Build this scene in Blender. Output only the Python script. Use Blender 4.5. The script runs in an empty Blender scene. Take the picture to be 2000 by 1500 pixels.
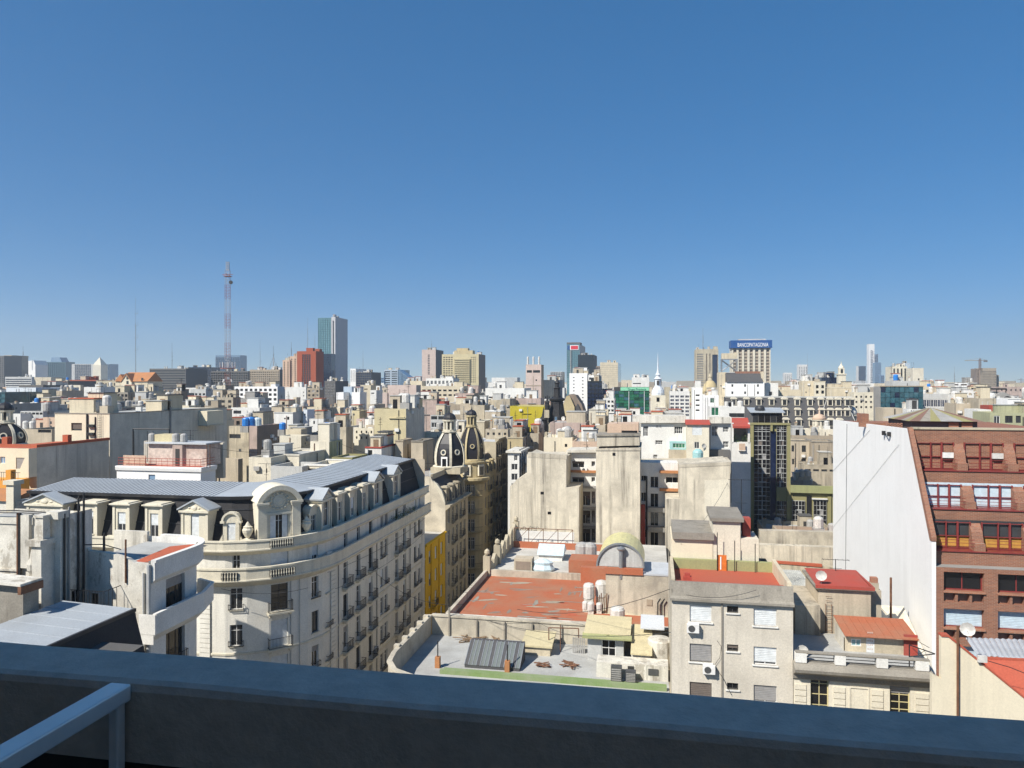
import bpy,math,random
from mathutils import Vector,Matrix
R=math.radians
# camera, sky, sun, exposure
F,CX,CY,CH=1430.0,1000.0,750.0,40.0
TH=R(11.0)
SUN_AZ,SUN_EL=R(37.0),R(44.0)
sc=bpy.context.scene
COL=bpy.data.collections.new('city');sc.collection.children.link(COL)
cam_d=bpy.data.cameras.new('camera');cam=bpy.data.objects.new('camera',cam_d);COL.objects.link(cam)
cam.location=(0,0,CH);cam.rotation_euler=(R(90),0,0)
cam_d.sensor_width=36.0;cam_d.lens=36.0*F/2000.0
cam_d.clip_start=0.05;cam_d.clip_end=30000
sc.camera=cam
_ux,_uy=math.sin(TH),math.cos(TH);_vx,_vy=math.cos(TH),-math.sin(TH)
_sx=-_ux*math.cos(SUN_AZ)-_vx*math.sin(SUN_AZ);_sy=-_uy*math.cos(SUN_AZ)-_vy*math.sin(SUN_AZ)
SUN_DIR=Vector((_sx*math.cos(SUN_EL),_sy*math.cos(SUN_EL),math.sin(SUN_EL)))
world=bpy.data.worlds.new('World');sc.world=world;world.use_nodes=True
wn=world.node_tree;bg=wn.nodes['Background']
sky=wn.nodes.new('ShaderNodeTexSky');sky.sky_type='NISHITA';sky.sun_disc=False
sky.sun_elevation=SUN_EL;sky.sun_rotation=math.atan2(SUN_DIR.x,SUN_DIR.y)
sky.altitude=6000;sky.air_density=1.2;sky.dust_density=0.1;sky.ozone_density=4.0
gam=wn.nodes.new('ShaderNodeGamma');gam.inputs['Gamma'].default_value=0.57
hsv=wn.nodes.new('ShaderNodeHueSaturation');hsv.inputs['Saturation'].default_value=1.74;hsv.inputs['Hue'].default_value=0.502
wn.links.new(sky.outputs[0],gam.inputs['Color']);wn.links.new(gam.outputs[0],hsv.inputs['Color'])
wn.links.new(hsv.outputs[0],bg.inputs['Color']);bg.inputs['Strength'].default_value=0.12
sun_d=bpy.data.lights.new('sun','SUN');sun_d.energy=3.7;sun_d.angle=R(0.53);sun_d.color=(1.0,0.95,0.86)
sun=bpy.data.objects.new('sun',sun_d);COL.objects.link(sun)
sun.rotation_euler=SUN_DIR.to_track_quat('Z','Y').to_euler();sun.location=(-60,-60,150)
vs=sc.view_settings
vs.view_transform='Standard';vs.look='None';vs.exposure=1.0;vs.gamma=1.0;vs.use_curve_mapping=False
sc.cycles.use_denoising=True
sc.cycles.max_bounces=7;sc.cycles.diffuse_bounces=4;sc.cycles.glossy_bounces=3;sc.cycles.transmission_bounces=4
sc.cycles.volume_bounces=0;sc.cycles.transparent_max_bounces=8
sc.cycles.caustics_reflective=False;sc.cycles.caustics_refractive=False
sc.cycles.use_adaptive_sampling=True;sc.cycles.adaptive_threshold=0.02
# materials
def lin(c):
 return tuple(c)
MATS={}
def _nt(name):
 m=bpy.data.materials.new(name);m.use_nodes=True
 nt=m.node_tree;b=nt.nodes['Principled BSDF']
 return m,nt,b
def _noise(nt,co,scale,detail=4,rough=0.6,mapscale=None):
 if mapscale:
  mp=nt.nodes.new('ShaderNodeMapping');mp.inputs['Scale'].default_value=mapscale
  nt.links.new(co,mp.inputs['Vector']);co=mp.outputs[0]
 n=nt.nodes.new('ShaderNodeTexNoise');n.inputs['Scale'].default_value=scale
 n.inputs['Detail'].default_value=detail;n.inputs['Roughness'].default_value=rough
 nt.links.new(co,n.inputs['Vector']);return n.outputs['Fac']
def _ramp(nt,fac,lo,hi):
 r=nt.nodes.new('ShaderNodeMapRange');r.inputs['From Min'].default_value=lo;r.inputs['From Max'].default_value=hi
 r.clamp=True;nt.links.new(fac,r.inputs['Value']);return r.outputs[0]
def _math(nt,op,a,b):
 n=nt.nodes.new('ShaderNodeMath');n.operation=op
 for i,x in enumerate((a,b)):
  if isinstance(x,(int,float)):n.inputs[i].default_value=x
  else:nt.links.new(x,n.inputs[i])
 return n.outputs[0]
def _mix(nt,fac,a,b):
 n=nt.nodes.new('ShaderNodeMix');n.data_type='RGBA'
 if isinstance(fac,(int,float)):n.inputs['Factor'].default_value=fac
 else:nt.links.new(fac,n.inputs['Factor'])
 for k,x in(('A',a),('B',b)):
  s=[i for i in n.inputs if i.name==k and i.type=='RGBA'][0]
  if isinstance(x,tuple):s.default_value=(*x[:3],1)
  else:nt.links.new(x,s)
 return[o for o in n.outputs if o.type=='RGBA'][0]
def plaster(name,col,dirt=0.4,dirtcol=(0.13,0.115,0.095),rough=0.88,blotch=0.25,streak=1.0,fine=9.0,bump=0.15,peel=None):
 m,nt,b=_nt(name);dirt=min(0.95,dirt*1.5)
 pos=nt.nodes.new('ShaderNodeNewGeometry').outputs['Position']
 st=_ramp(nt,_noise(nt,pos,1.0,5,0.65,(1.5,1.5,0.06)),0.44,0.72)
 bl=_ramp(nt,_noise(nt,pos,0.33,5,0.62),0.42,0.75)
 fi=_noise(nt,pos,fine,5,0.7)
 ms=_ramp(nt,_noise(nt,pos,0.15,4,0.6),0.36,0.58)
 f1=_math(nt,'MULTIPLY',_math(nt,'MULTIPLY',st,ms),dirt*streak)
 f2=_math(nt,'MULTIPLY',bl,dirt*0.7)
 sp=_ramp(nt,_noise(nt,pos,1.7,6,0.75,(1,1,0.45)),0.54,0.70)
 f=_math(nt,'MAXIMUM',_math(nt,'MAXIMUM',f1,f2),_math(nt,'MULTIPLY',_math(nt,'MULTIPLY',sp,bl),min(1,dirt*1.3)))
 dark=tuple(c*(1-blotch)for c in col);light=tuple(min(1,c*(1+blotch*0.35))for c in col)
 c0=_mix(nt,_ramp(nt,fi,0.25,0.75),dark,light)
 if peel:
  pe=_ramp(nt,_noise(nt,pos,0.55,8,0.72,(1,1,0.6)),0.56,0.60)
  c0=_mix(nt,pe,c0,peel)
 c1=_mix(nt,f,c0,dirtcol)
 nt.links.new(c1,b.inputs['Base Color']);b.inputs['Roughness'].default_value=rough
 b.inputs['Specular IOR Level'].default_value=0.25
 if bump:
  bp=nt.nodes.new('ShaderNodeBump');bp.inputs['Strength'].default_value=bump;bp.inputs['Distance'].default_value=0.02
  nt.links.new(fi,bp.inputs['Height']);nt.links.new(bp.outputs[0],b.inputs['Normal'])
 MATS[name]=m;return m
def plain(name,col,rough=0.6,metal=0.0,spec=0.4,vary=0.15,scale=3.0):
 m,nt,b=_nt(name)
 pos=nt.nodes.new('ShaderNodeNewGeometry').outputs['Position']
 fi=_noise(nt,pos,scale,4,0.6)
 c=_mix(nt,_ramp(nt,fi,0.3,0.7),tuple(x*(1-vary)for x in col),tuple(min(1,x*(1+vary*.6))for x in col))
 nt.links.new(c,b.inputs['Base Color'])
 b.inputs['Roughness'].default_value=rough;b.inputs['Metallic'].default_value=metal
 b.inputs['Specular IOR Level'].default_value=spec
 MATS[name]=m;return m
def glass(name,col,rough=0.06,spec=0.6,vary=0.5):
 m,nt,b=_nt(name)
 oi=nt.nodes.new('ShaderNodeObjectInfo').outputs['Random']
 pos=nt.nodes.new('ShaderNodeNewGeometry').outputs['Position']
 no=_ramp(nt,_noise(nt,pos,0.9,2,0.5),0.35,0.65)
 f=_math(nt,'ADD',_math(nt,'MULTIPLY',oi,0.6),_math(nt,'MULTIPLY',no,0.4))
 c=_mix(nt,f,tuple(x*(1-vary)for x in col),tuple(x*(1+vary)for x in col))
 nt.links.new(c,b.inputs['Base Color']);b.inputs['Roughness'].default_value=rough
 b.inputs['Specular IOR Level'].default_value=spec
 MATS[name]=m;return m
DK=(0.13,0.115,0.095)
plaster('cream',(0.66,0.575,0.42),0.30)
plaster('cream_clean',(0.72,0.64,0.48),0.16,streak=0.8,blotch=0.12)
plaster('cream_dirty',(0.60,0.52,0.38),0.62)
plaster('ivory',(0.72,0.66,0.53),0.28)
plaster('white',(0.76,0.745,0.70),0.22)
plaster('white_clean',(0.83,0.82,0.795),0.11,streak=1.0,blotch=0.1,dirtcol=(0.3,0.28,0.25))
plaster('white_dirty',(0.74,0.70,0.61),0.50,peel=(0.45,0.41,0.34))
plaster('beige',(0.54,0.46,0.345),0.35)
plaster('beige_dirty',(0.50,0.435,0.33),0.70)
plaster('party',(0.68,0.61,0.48),0.58,blotch=0.2,streak=1.15)
plaster('party_stained',(0.58,0.52,0.41),0.80,peel=(0.46,0.41,0.33))
plaster('tan',(0.40,0.335,0.25),0.40)
plaster('brown',(0.27,0.21,0.165),0.35)
plaster('pink',(0.60,0.48,0.42),0.25)
plaster('pink_dirty',(0.52,0.40,0.345),0.60)
plaster('salmon',(0.62,0.45,0.33),0.3)
plaster('grey_and_shaded_wall',(0.66,0.62,0.53),0.42)  # cream greyed to paint shade on side walls, plain grey plaster elsewhere
plaster('grey',(0.36,0.35,0.33),0.45)
plaster('grey_light',(0.53,0.53,0.51),0.3)
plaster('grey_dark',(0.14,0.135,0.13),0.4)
plaster('concrete_stained',(0.33,0.30,0.25),0.75,blotch=0.35)
plaster('blue_white',(0.66,0.70,0.74),0.12)
plaster('blue_pale',(0.42,0.50,0.58),0.12)
plaster('yellow_cream',(0.60,0.52,0.32),0.28)
plaster('ochre_wall',(0.50,0.415,0.035),0.32,dirtcol=(0.25,0.19,0.04))
plaster('yellow_paint',(0.80,0.48,0.015),0.14,dirtcol=(0.30,0.15,0.02))
plaster('green_beige',(0.42,0.42,0.26),0.4)
plaster('olive',(0.30,0.275,0.13),0.22)
plaster('olive_wall',(0.35,0.36,0.17),0.3)
plaster('stone',(0.52,0.455,0.33),0.45,bump=0.25)
plaster('stone_pale',(0.73,0.67,0.53),0.25,bump=0.2)
plaster('stone_white',(0.78,0.75,0.67),0.24,bump=0.2)
plaster('stone_yellow',(0.56,0.46,0.265),0.35)
plaster('orange_paint',(0.76,0.33,0.055),0.15)
plaster('moss',(0.19,0.27,0.10),0.75,dirtcol=(0.34,0.33,0.26),streak=0.4)
plaster('roof_grey',(0.44,0.44,0.42),0.45,streak=0.0)
plaster('roof_pale',(0.56,0.54,0.49),0.45,streak=0.0)
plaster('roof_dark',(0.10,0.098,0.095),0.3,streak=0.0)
plaster('roof_red',(0.46,0.115,0.06),0.35,streak=0.0,dirtcol=(0.22,0.10,0.06))
plaster('roof_orange',(0.42,0.135,0.068),0.62,streak=0.0,dirtcol=(0.30,0.20,0.13),blotch=0.3)
plaster('roof_silver',(0.55,0.57,0.59),0.3,streak=0.0,rough=0.5)
plaster('tile_orange',(0.46,0.20,0.08),0.4,streak=0.0)
plaster('red_paint',(0.40,0.07,0.05),0.4,streak=.4)
plaster('slate',(0.030,0.029,0.031),0.2,blotch=0.5,streak=0.4,dirtcol=(0.09,0.085,0.08),rough=0.75)
plaster('slate_grey',(0.085,0.085,0.09),0.3,blotch=0.35)
plaster('slate_dome',(0.028,0.027,0.032),0.25,blotch=0.35,rough=0.42,dirtcol=(0.07,0.065,0.06))
plaster('pink_beige',(0.64,0.585,0.49),0.28)
plaster('roof_red2',(0.43,0.10,0.06),0.45,streak=0.0,dirtcol=(0.3,0.12,0.07))
plaster('corrug',(0.50,0.50,0.46),0.9,streak=0.0,blotch=0.5,fine=2.2,dirtcol=(0.22,0.22,0.20))
plaster('skylight_sheet',(0.15,0.17,0.165),0.5,streak=0.0)
plaster('rust_sheet',(0.22,0.13,0.10),0.4,streak=0.0)
plaster('mural',(0.66,0.56,0.48),0.9,dirtcol=(0.26,0.12,0.09),streak=0.2,fine=2.5,blotch=0.4,peel=(0.42,0.36,0.32))
plaster('zinc_dark',(0.032,0.034,0.04),0.3,rough=0.5)
plaster('zinc',(0.40,0.43,0.455),0.2,streak=0.2,rough=0.45)
plaster('zinc_seam',(0.10,0.12,0.15),0.2,streak=0.2,rough=0.45)
plaster('own_plaster',(0.60,0.52,0.43),0.22,streak=0.0,dirtcol=(0.24,0.245,0.25),fine=16,bump=0.25)
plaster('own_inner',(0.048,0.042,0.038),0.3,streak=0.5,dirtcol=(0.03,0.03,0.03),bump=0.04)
plaster('red_tower',(0.36,0.085,0.04),0.15)
plaster('sky_concrete',(0.52,0.52,0.53),0.12)
plaster('asphalt',(0.055,0.055,0.057),0.2,streak=0)
plaster('pave',(0.30,0.29,0.27),0.3,streak=0)
plaster('city_ground',(0.15,0.14,0.125),0.3,streak=0)
plain('frame_white',(0.70,0.69,0.66),0.5)
plain('frame_grey',(0.52,0.52,0.50),0.5)
plain('frame_dark',(0.05,0.048,0.045),0.5)
plain('frame_red',(0.22,0.038,0.034),0.5)
plain('frame_cream',(0.55,0.47,0.25),0.5)
plain('iron',(0.022,0.022,0.023),0.55)
plain('rust',(0.16,0.075,0.04),0.8,vary=0.4)
plain('steel',(0.34,0.35,0.36),0.45,0.6)
plain('alu',(0.86,0.82,0.77),0.38,0.35)
plain('blind_white',(0.66,0.68,0.68),0.7)
plain('blind_grey',(0.30,0.29,0.28),0.7)
plain('blind_blue',(0.50,0.60,0.66),0.7)
plain('blind_brown',(0.16,0.13,0.11),0.7)
plain('curtain_yellow',(0.46,0.25,0.05),0.8)
plain('tank_white',(0.58,0.56,0.52),0.6,vary=.25)
plain('tank_grey',(0.36,0.35,0.33),0.7)
plain('tank_blue',(0.03,0.19,0.55),0.4)
plain('tank_orange',(0.60,0.20,0.05),0.6)
plain('turquoise',(0.30,0.50,0.50),0.5)
plain('ac_white',(0.70,0.69,0.66),0.5)
plain('ac_dark',(0.07,0.07,0.07),0.6)
plain('mast_red',(0.34,0.10,0.07),0.6)
plain('mast_white',(0.46,0.45,0.45),0.6)
plain('sign_blue',(0.012,0.075,0.25),0.5)
plain('sign_white',(0.85,0.87,0.88),0.5)
plain('sign_red',(0.62,0.02,0.03),0.5)
plain('sign_green',(0.25,0.60,0.38),0.5)
plain('door_orange',(0.58,0.16,0.03),0.5)
plain('leaf',(0.07,0.12,0.03),0.7,vary=0.5,scale=9)
plain('leaf_dry',(0.22,0.17,0.05),0.8,vary=0.5,scale=9)
plain('wood',(0.22,0.15,0.09),0.8,vary=0.4,scale=8)
plain('gold',(0.40,0.30,0.08),0.5)
plain('vault_yellow',(0.64,0.58,0.27),0.35,vary=0.25)
plain('awning_green',(0.05,0.22,0.16),0.7)
plain('cable',(0.03,0.03,0.03),0.6)
plain('glassfibre',(0.52,0.62,0.66),0.4)
glass('glass',(0.035,0.037,0.04))
glass('glass_black',(0.012,0.012,0.013),vary=0.3)
glass('glass_blue',(0.030,0.055,0.11),0.08,0.8)
glass('glass_navy',(0.012,0.020,0.05),0.08,0.7)
glass('glass_teal',(0.035,0.10,0.125),0.08,0.8)
glass('glass_green',(0.018,0.11,0.06),0.08,0.7,.7)  # wide tone spread imitates reflections in the panes
glass('glass_aqua',(0.16,0.30,0.33),0.08,0.8)
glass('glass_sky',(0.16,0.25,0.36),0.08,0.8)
def brick_mat(name,c1,c2,mortar):
 m,nt,b=_nt(name)
 tc=nt.nodes.new('ShaderNodeTexCoord').outputs['Object']
 sp=nt.nodes.new('ShaderNodeSeparateXYZ');nt.links.new(tc,sp.inputs[0])
 cb=nt.nodes.new('ShaderNodeCombineXYZ')
 nt.links.new(_math(nt,'ADD',sp.outputs[0],sp.outputs[1]),cb.inputs[0]);nt.links.new(sp.outputs[2],cb.inputs[1])
 br=nt.nodes.new('ShaderNodeTexBrick');nt.links.new(cb.outputs[0],br.inputs['Vector'])
 br.inputs['Color1'].default_value=(*c1,1);br.inputs['Color2'].default_value=(*c2,1);br.inputs['Mortar'].default_value=(*mortar,1)
 br.inputs['Scale'].default_value=1.0;br.inputs['Brick Width'].default_value=0.34;br.inputs['Row Height'].default_value=0.105
 br.inputs['Mortar Size'].default_value=0.014
 pos=nt.nodes.new('ShaderNodeNewGeometry').outputs['Position']
 f=_ramp(nt,_noise(nt,pos,0.6,5,0.65),0.4,0.8)
 c=_mix(nt,_math(nt,'MULTIPLY',f,0.4),br.outputs['Color'],(0.10,0.06,0.05))
 nt.links.new(c,b.inputs['Base Color']);b.inputs['Roughness'].default_value=0.9
 bp=nt.nodes.new('ShaderNodeBump');bp.inputs['Strength'].default_value=0.5;bp.inputs['Distance'].default_value=0.03;bp.invert=True
 nt.links.new(br.outputs['Fac'],bp.inputs['Height']);nt.links.new(bp.outputs[0],b.inputs['Normal'])
 MATS[name]=m
brick_mat('brick',(0.315,0.125,0.068),(0.225,0.088,0.052),(0.31,0.21,0.15))
brick_mat('brick_orange',(0.42,0.17,0.085),(0.34,0.13,0.07),(0.36,0.26,0.2))
# mesh building
class MB:
 def __init__(s):s.v=[];s.f=[];s.m=[]
 def vert(s,p):s.v.append(tuple(p));return len(s.v)-1
 def face(s,pts,mi=0):
  b=len(s.v);s.v.extend(tuple(p)for p in pts);s.f.append(tuple(range(b,b+len(pts))));s.m.append(mi);return s
 def box(s,x0,x1,y0,y1,z0,z1,mi=0):
  b=len(s.v)
  s.v.extend([(x0,y0,z0),(x1,y0,z0),(x1,y1,z0),(x0,y1,z0),(x0,y0,z1),(x1,y0,z1),(x1,y1,z1),(x0,y1,z1)])
  for q in((0,3,2,1),(4,5,6,7),(0,1,5,4),(1,2,6,5),(2,3,7,6),(3,0,4,7)):
   s.f.append(tuple(b+i for i in q));s.m.append(mi)
  return s
 def prism_y(s,poly,y0,y1,mi=0):
  n=len(poly);b=len(s.v)
  s.v.extend((x,y0,z)for x,z in poly);s.v.extend((x,y1,z)for x,z in poly)
  s.f.append(tuple(b+i for i in range(n)));s.m.append(mi)
  s.f.append(tuple(b+n+i for i in reversed(range(n))));s.m.append(mi)
  for i in range(n):
   j=(i+1)%n;s.f.append((b+i,b+n+i,b+n+j,b+j));s.m.append(mi)
  return s
 def prism_x(s,poly,x0,x1,mi=0):
  n=len(poly);b=len(s.v)
  s.v.extend((x0,y,z)for y,z in poly);s.v.extend((x1,y,z)for y,z in poly)
  s.f.append(tuple(b+i for i in range(n)));s.m.append(mi)
  s.f.append(tuple(b+n+i for i in reversed(range(n))));s.m.append(mi)
  for i in range(n):
   j=(i+1)%n;s.f.append((b+i,b+n+i,b+n+j,b+j));s.m.append(mi)
  return s
 def prism_z(s,poly,z0,z1,mi=0):
  n=len(poly);b=len(s.v)
  s.v.extend((x,y,z0)for x,y in poly);s.v.extend((x,y,z1)for x,y in poly)
  s.f.append(tuple(b+i for i in reversed(range(n))));s.m.append(mi)
  s.f.append(tuple(b+n+i for i in range(n)));s.m.append(mi)
  for i in range(n):
   j=(i+1)%n;s.f.append((b+i,b+j,b+n+j,b+n+i));s.m.append(mi)
  return s
 def lathe(s,prof,cx=0,cy=0,n=12,mi=0,a0=0.0):
  b=len(s.v)
  for r,z in prof:
   for i in range(n):
    a=a0+2*math.pi*i/n;s.v.append((cx+r*math.cos(a),cy+r*math.sin(a),z))
  for k in range(len(prof)-1):
   for i in range(n):
    j=(i+1)%n
    s.f.append((b+k*n+i,b+k*n+j,b+(k+1)*n+j,b+(k+1)*n+i));s.m.append(mi)
  s.f.append(tuple(b+i for i in reversed(range(n))));s.m.append(mi)
  s.f.append(tuple(b+(len(prof)-1)*n+i for i in range(n)));s.m.append(mi)
  return s
 def tube(s,p,q,r,n=5,mi=0):
  p=Vector(p);q=Vector(q);d=q-p
  if d.length<1e-6:return s
  M=d.to_track_quat('Z','Y').to_matrix();b=len(s.v)
  for e in(p,q):
   for i in range(n):
    a=2*math.pi*i/n;s.v.append(tuple(e+M@Vector((r*math.cos(a),r*math.sin(a),0))))
  for i in range(n):
   j=(i+1)%n;s.f.append((b+i,b+j,b+n+j,b+n+i));s.m.append(mi)
  s.f.append(tuple(b+i for i in reversed(range(n))));s.m.append(mi)
  s.f.append(tuple(b+n+i for i in range(n)));s.m.append(mi)
  return s
 def path(s,pts,r,n=5,mi=0):
  for p,q in zip(pts,pts[1:]):s.tube(p,q,r,n,mi)
  return s
 def wall(s,o,ex,en,W,z0,z1,holes=(),rd=0.2,mi=0):
  ox,oy=o
  def P(x,z,d=0.0):return(ox+ex[0]*x-en[0]*d,oy+ex[1]*x-en[1]*d,z)
  hs=[(max(0.02,a),min(W-0.02,b),max(z0,c),min(z1,d))for a,b,c,d in holes]
  hs=[h for h in hs if h[1]>h[0]+.02 and h[3]>h[2]+.02]
  zs=sorted({z0,z1}|{h[2]for h in hs}|{h[3]for h in hs})
  for za,zb in zip(zs,zs[1:]):
   if zb-za<1e-5:continue
   row=sorted([(h[0],h[1])for h in hs if h[2]<=za+1e-6 and h[3]>=zb-1e-6])
   x=0.0
   for a,b in row:
    if a>x+1e-5:s.face([P(x,za),P(a,za),P(a,zb),P(x,zb)],mi)
    x=max(x,b)
   if x<W-1e-5:s.face([P(x,za),P(W,za),P(W,zb),P(x,zb)],mi)
  for a,b,c,d in hs:
   s.face([P(a,c),P(a,c,rd),P(a,d,rd),P(a,d)],mi);s.face([P(b,c,rd),P(b,c),P(b,d),P(b,d,rd)],mi)
   s.face([P(a,c),P(b,c),P(b,c,rd),P(a,c,rd)],mi);s.face([P(a,d,rd),P(b,d,rd),P(b,d),P(a,d)],mi)
  return s
 def sweep(s,path,prof,mi=0,cap=True):
  n=len(path);N=[]
  for i in range(n):
   ds=[]
   if i>0:ds.append(Vector(path[i])-Vector(path[i-1]))
   if i<n-1:ds.append(Vector(path[i+1])-Vector(path[i]))
   ns=[Vector((d.y,-d.x)).normalized()for d in ds]
   m=sum(ns,Vector((0,0))).normalized();m/=max(0.3,m.dot(ns[0]));N.append(m)
  b=len(s.v);k=len(prof)
  for i in range(n):
   for off,z in prof:s.v.append((path[i][0]+N[i].x*off,path[i][1]+N[i].y*off,z))
  for i in range(n-1):
   for j in range(k-1):
    s.f.append((b+i*k+j,b+(i+1)*k+j,b+(i+1)*k+j+1,b+i*k+j+1));s.m.append(mi)
  if cap and k>2:
   s.f.append(tuple(b+j for j in range(k)));s.m.append(mi)
   s.f.append(tuple(b+(n-1)*k+j for j in reversed(range(k))));s.m.append(mi)
  return s
 def mesh(s,mats,name='part'):
  me=bpy.data.meshes.new(name);me.from_pydata(s.v,[],s.f)
  if isinstance(mats,str):mats=[mats]
  for m in mats:me.materials.append(MATS[m])
  if len(mats)>1:me.polygons.foreach_set('material_index',s.m)
  me.update();return me
 def build(s,name,mats,parent=None,loc=(0,0,0),rz=0.0,smooth=False):
  me=s.mesh(mats,name)
  if smooth:me.polygons.foreach_set('use_smooth',[True]*len(me.polygons))
  return put(name,me,parent,loc,rz)
def put(name,me,parent=None,loc=(0,0,0),rz=0.0,scale=None):
 o=bpy.data.objects.new(name,me);COL.objects.link(o)
 o.location=loc;o.rotation_euler=(0,0,rz)
 if scale:o.scale=scale
 if parent:o.parent=parent
 return o
def tag(o,label,cat,group=None,kind=None):
 o['label']=label;o['category']=cat
 if group:o['group']=group
 if kind:o['kind']=kind
 return o
def root(name,label,cat,loc=(0,0,0),rz=0.0,group=None):
 return tag(put(name,None,None,loc,rz),label,cat,group)
# places: photo pixel + distance -> metres
U=Vector((math.sin(TH),math.cos(TH),0));V=Vector((math.cos(TH),-math.sin(TH),0))
def P(x,y,Y):return Vector(((x-CX)/F*Y,Y,CH-(y-CY)/F*Y))
def along_v(X0,Y0,px):
 k=(px-CX)/F;return(k*Y0-X0)/(math.cos(TH)+k*math.sin(TH))
def along_u(X0,Y0,px):
 k=(px-CX)/F;return(k*Y0-X0)/(math.sin(TH)-k*math.cos(TH))
def zat(py,Y):return CH-(py-CY)/F*Y
_CACHE={}
def cached(key,fn):
 if key not in _CACHE:_CACHE[key]=fn()
 return _CACHE[key]
def unit_box(mat):
 return cached(('ub',mat),lambda:MB().box(0,1,0,1,0,1).mesh(mat,'block'))
def ubox(name,parent,mat,x0,x1,y0,y1,z0,z1):
 return put(name,unit_box(mat),parent,(x0,y0,z0),0,(x1-x0,y1-y0,z1-z0))
# windows
def far_window_mesh(style):
 def f():
  fr,gl={'dk':('frame_dark','glass'),'wh':('frame_white','glass'),'bk':('frame_dark','glass_black'),'bl':('frame_white','blind_white'),'bg':('frame_white','blind_grey'),'bb':('frame_dark','blind_brown'),'nv':('frame_white','glass_navy'),'tq':('frame_white','turquoise'),'gn':('frame_white','glass_green')}[style]
  m=MB();t=0.07
  m.box(0,t,.05,.14,0,1);m.box(1-t,1,.05,.14,0,1);m.box(t,1-t,.05,.14,1-t,1);m.box(t,1-t,.05,.14,0,t)
  if style in('dk','wh','nv','gn'):m.box(.47,.53,.06,.13,t,1-t)
  m.face([(t,.12,t),(1-t,.12,t),(1-t,.12,1-t),(t,.12,1-t)],1)
  return m.mesh([fr,gl],'window')
 return cached(('fw',style),f)
RNG=random.Random(11)
def pick_style(style):
 if style=='mix':return RNG.choice(['dk','dk','dk','wh','bk','bl','bg','bb'])
 if style=='mixw':return RNG.choice(['wh','wh','bl','dk'])
 return style
def add_window(parent,o,ex,x0,x1,z0,z1,style,rd=0.2):
 rz=math.atan2(ex[1],ex[0])
 return put('window',far_window_mesh(pick_style(style)),parent,(o[0]+ex[0]*x0,o[1]+ex[1]*x0,z0),rz,(x1-x0,rd/0.2,z1-z0))
def near_window(parent,o,ex,x0,x1,z0,z1,frame='frame_white',nx=2,nz=1,blind=None,drop=0.0,gl='glass',sill=None,rd=0.25,transom=None,t=0.07):
 w,h=round(x1-x0,3),round(z1-z0,3);rz=math.atan2(ex[1],ex[0])
 def fr():
  m=MB();y0,y1=rd-.10,rd-.02
  m.box(0,t,y0,y1,0,h);m.box(w-t,w,y0,y1,0,h);m.box(t,w-t,y0,y1,0,t);m.box(t,w-t,y0,y1,h-t,h)
  for i in range(1,nx):x=w*i/nx;m.box(x-t*.4,x+t*.4,y0+.004,y1-.004,t,h-t)
  zs=[h*j/nz for j in range(1,nz)]+([h*transom]if transom else[])
  for z in zs:m.box(t,w-t,y0+.01,y1-.01,z-t*.35,z+t*.35)
  return m.mesh(frame,'window')
 o_=put('window',cached(('nw',w,h,frame,nx,nz,rd,transom,t),fr),parent,(o[0]+ex[0]*x0,o[1]+ex[1]*x0,z0),rz)
 put('pane',cached(('np',w,h,gl,rd),lambda:MB().box(.02,w-.02,rd-.06,rd-.03,.02,h-.02).mesh(gl,'pane')),o_)
 if blind and drop>0.02:
  def bl():
   m=MB();d=h*drop;n=max(2,int(d/.12))
   for i in range(n):
    za=h-d+d*i/n;zb=h-d+d*(i+1)/n
    m.face([(.03,rd-.105,za+.008),(w-.03,rd-.105,za+.008),(w-.03,rd-.125,zb),(.03,rd-.125,zb)])
    m.face([(.03,rd-.125,zb),(w-.03,rd-.125,zb),(w-.03,rd-.105,zb+.008),(.03,rd-.105,zb+.008)])
   return m.mesh(blind,'blind')
  put('blind',cached(('nb',w,h,blind,round(drop,2),rd),bl),o_)
 if sill:
  put('sill',cached(('ns',w,sill),lambda:MB().box(-.1,w+.1,-.10,.1,-.09,0).mesh(sill,'sill')),o_)
 return o_
def ac_unit(parent,o,ex,x,z,out=0.0):
 rz=math.atan2(ex[1],ex[0])
 def case():
  m=MB();m.box(0,.85,-.42,-.12,0,.6)
  m.box(.08,.12,-.12,.02,-.12,.0,1);m.box(.72,.76,-.12,.02,-.12,.0,1);m.box(.06,.14,-.42,.02,-.05,-.004,1);m.box(.70,.78,-.42,.02,-.05,-.004,1)
  return m.mesh(['ac_white','ac_dark'],'air_conditioner')
 def fan():
  m=MB();n=14
  for i in range(n):
   a=2*math.pi*i/n;b=2*math.pi*(i+1)/n
   m.face([(.34,-.425,.3),(.34+.22*math.cos(b),-.425,.3+.22*math.sin(b)),(.34+.22*math.cos(a),-.425,.3+.22*math.sin(a))])
  for i in range(n):
   a=2*math.pi*i/n;b=2*math.pi*(i+1)/n
   m.face([(.34+.24*math.cos(a),-.44,.3+.24*math.sin(a)),(.34+.24*math.cos(b),-.44,.3+.24*math.sin(b)),(.34+.21*math.cos(b),-.42,.3+.21*math.sin(b)),(.34+.21*math.cos(a),-.42,.3+.21*math.sin(a))])
  return m.mesh('ac_dark','fan_grille')
 a=put('air_conditioner',cached('acc',case),parent,(o[0]+ex[0]*x+out*ex[1],o[1]+ex[1]*x-out*ex[0],z),rz)
 put('fan_grille',cached('acf',fan),a);return a
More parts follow.
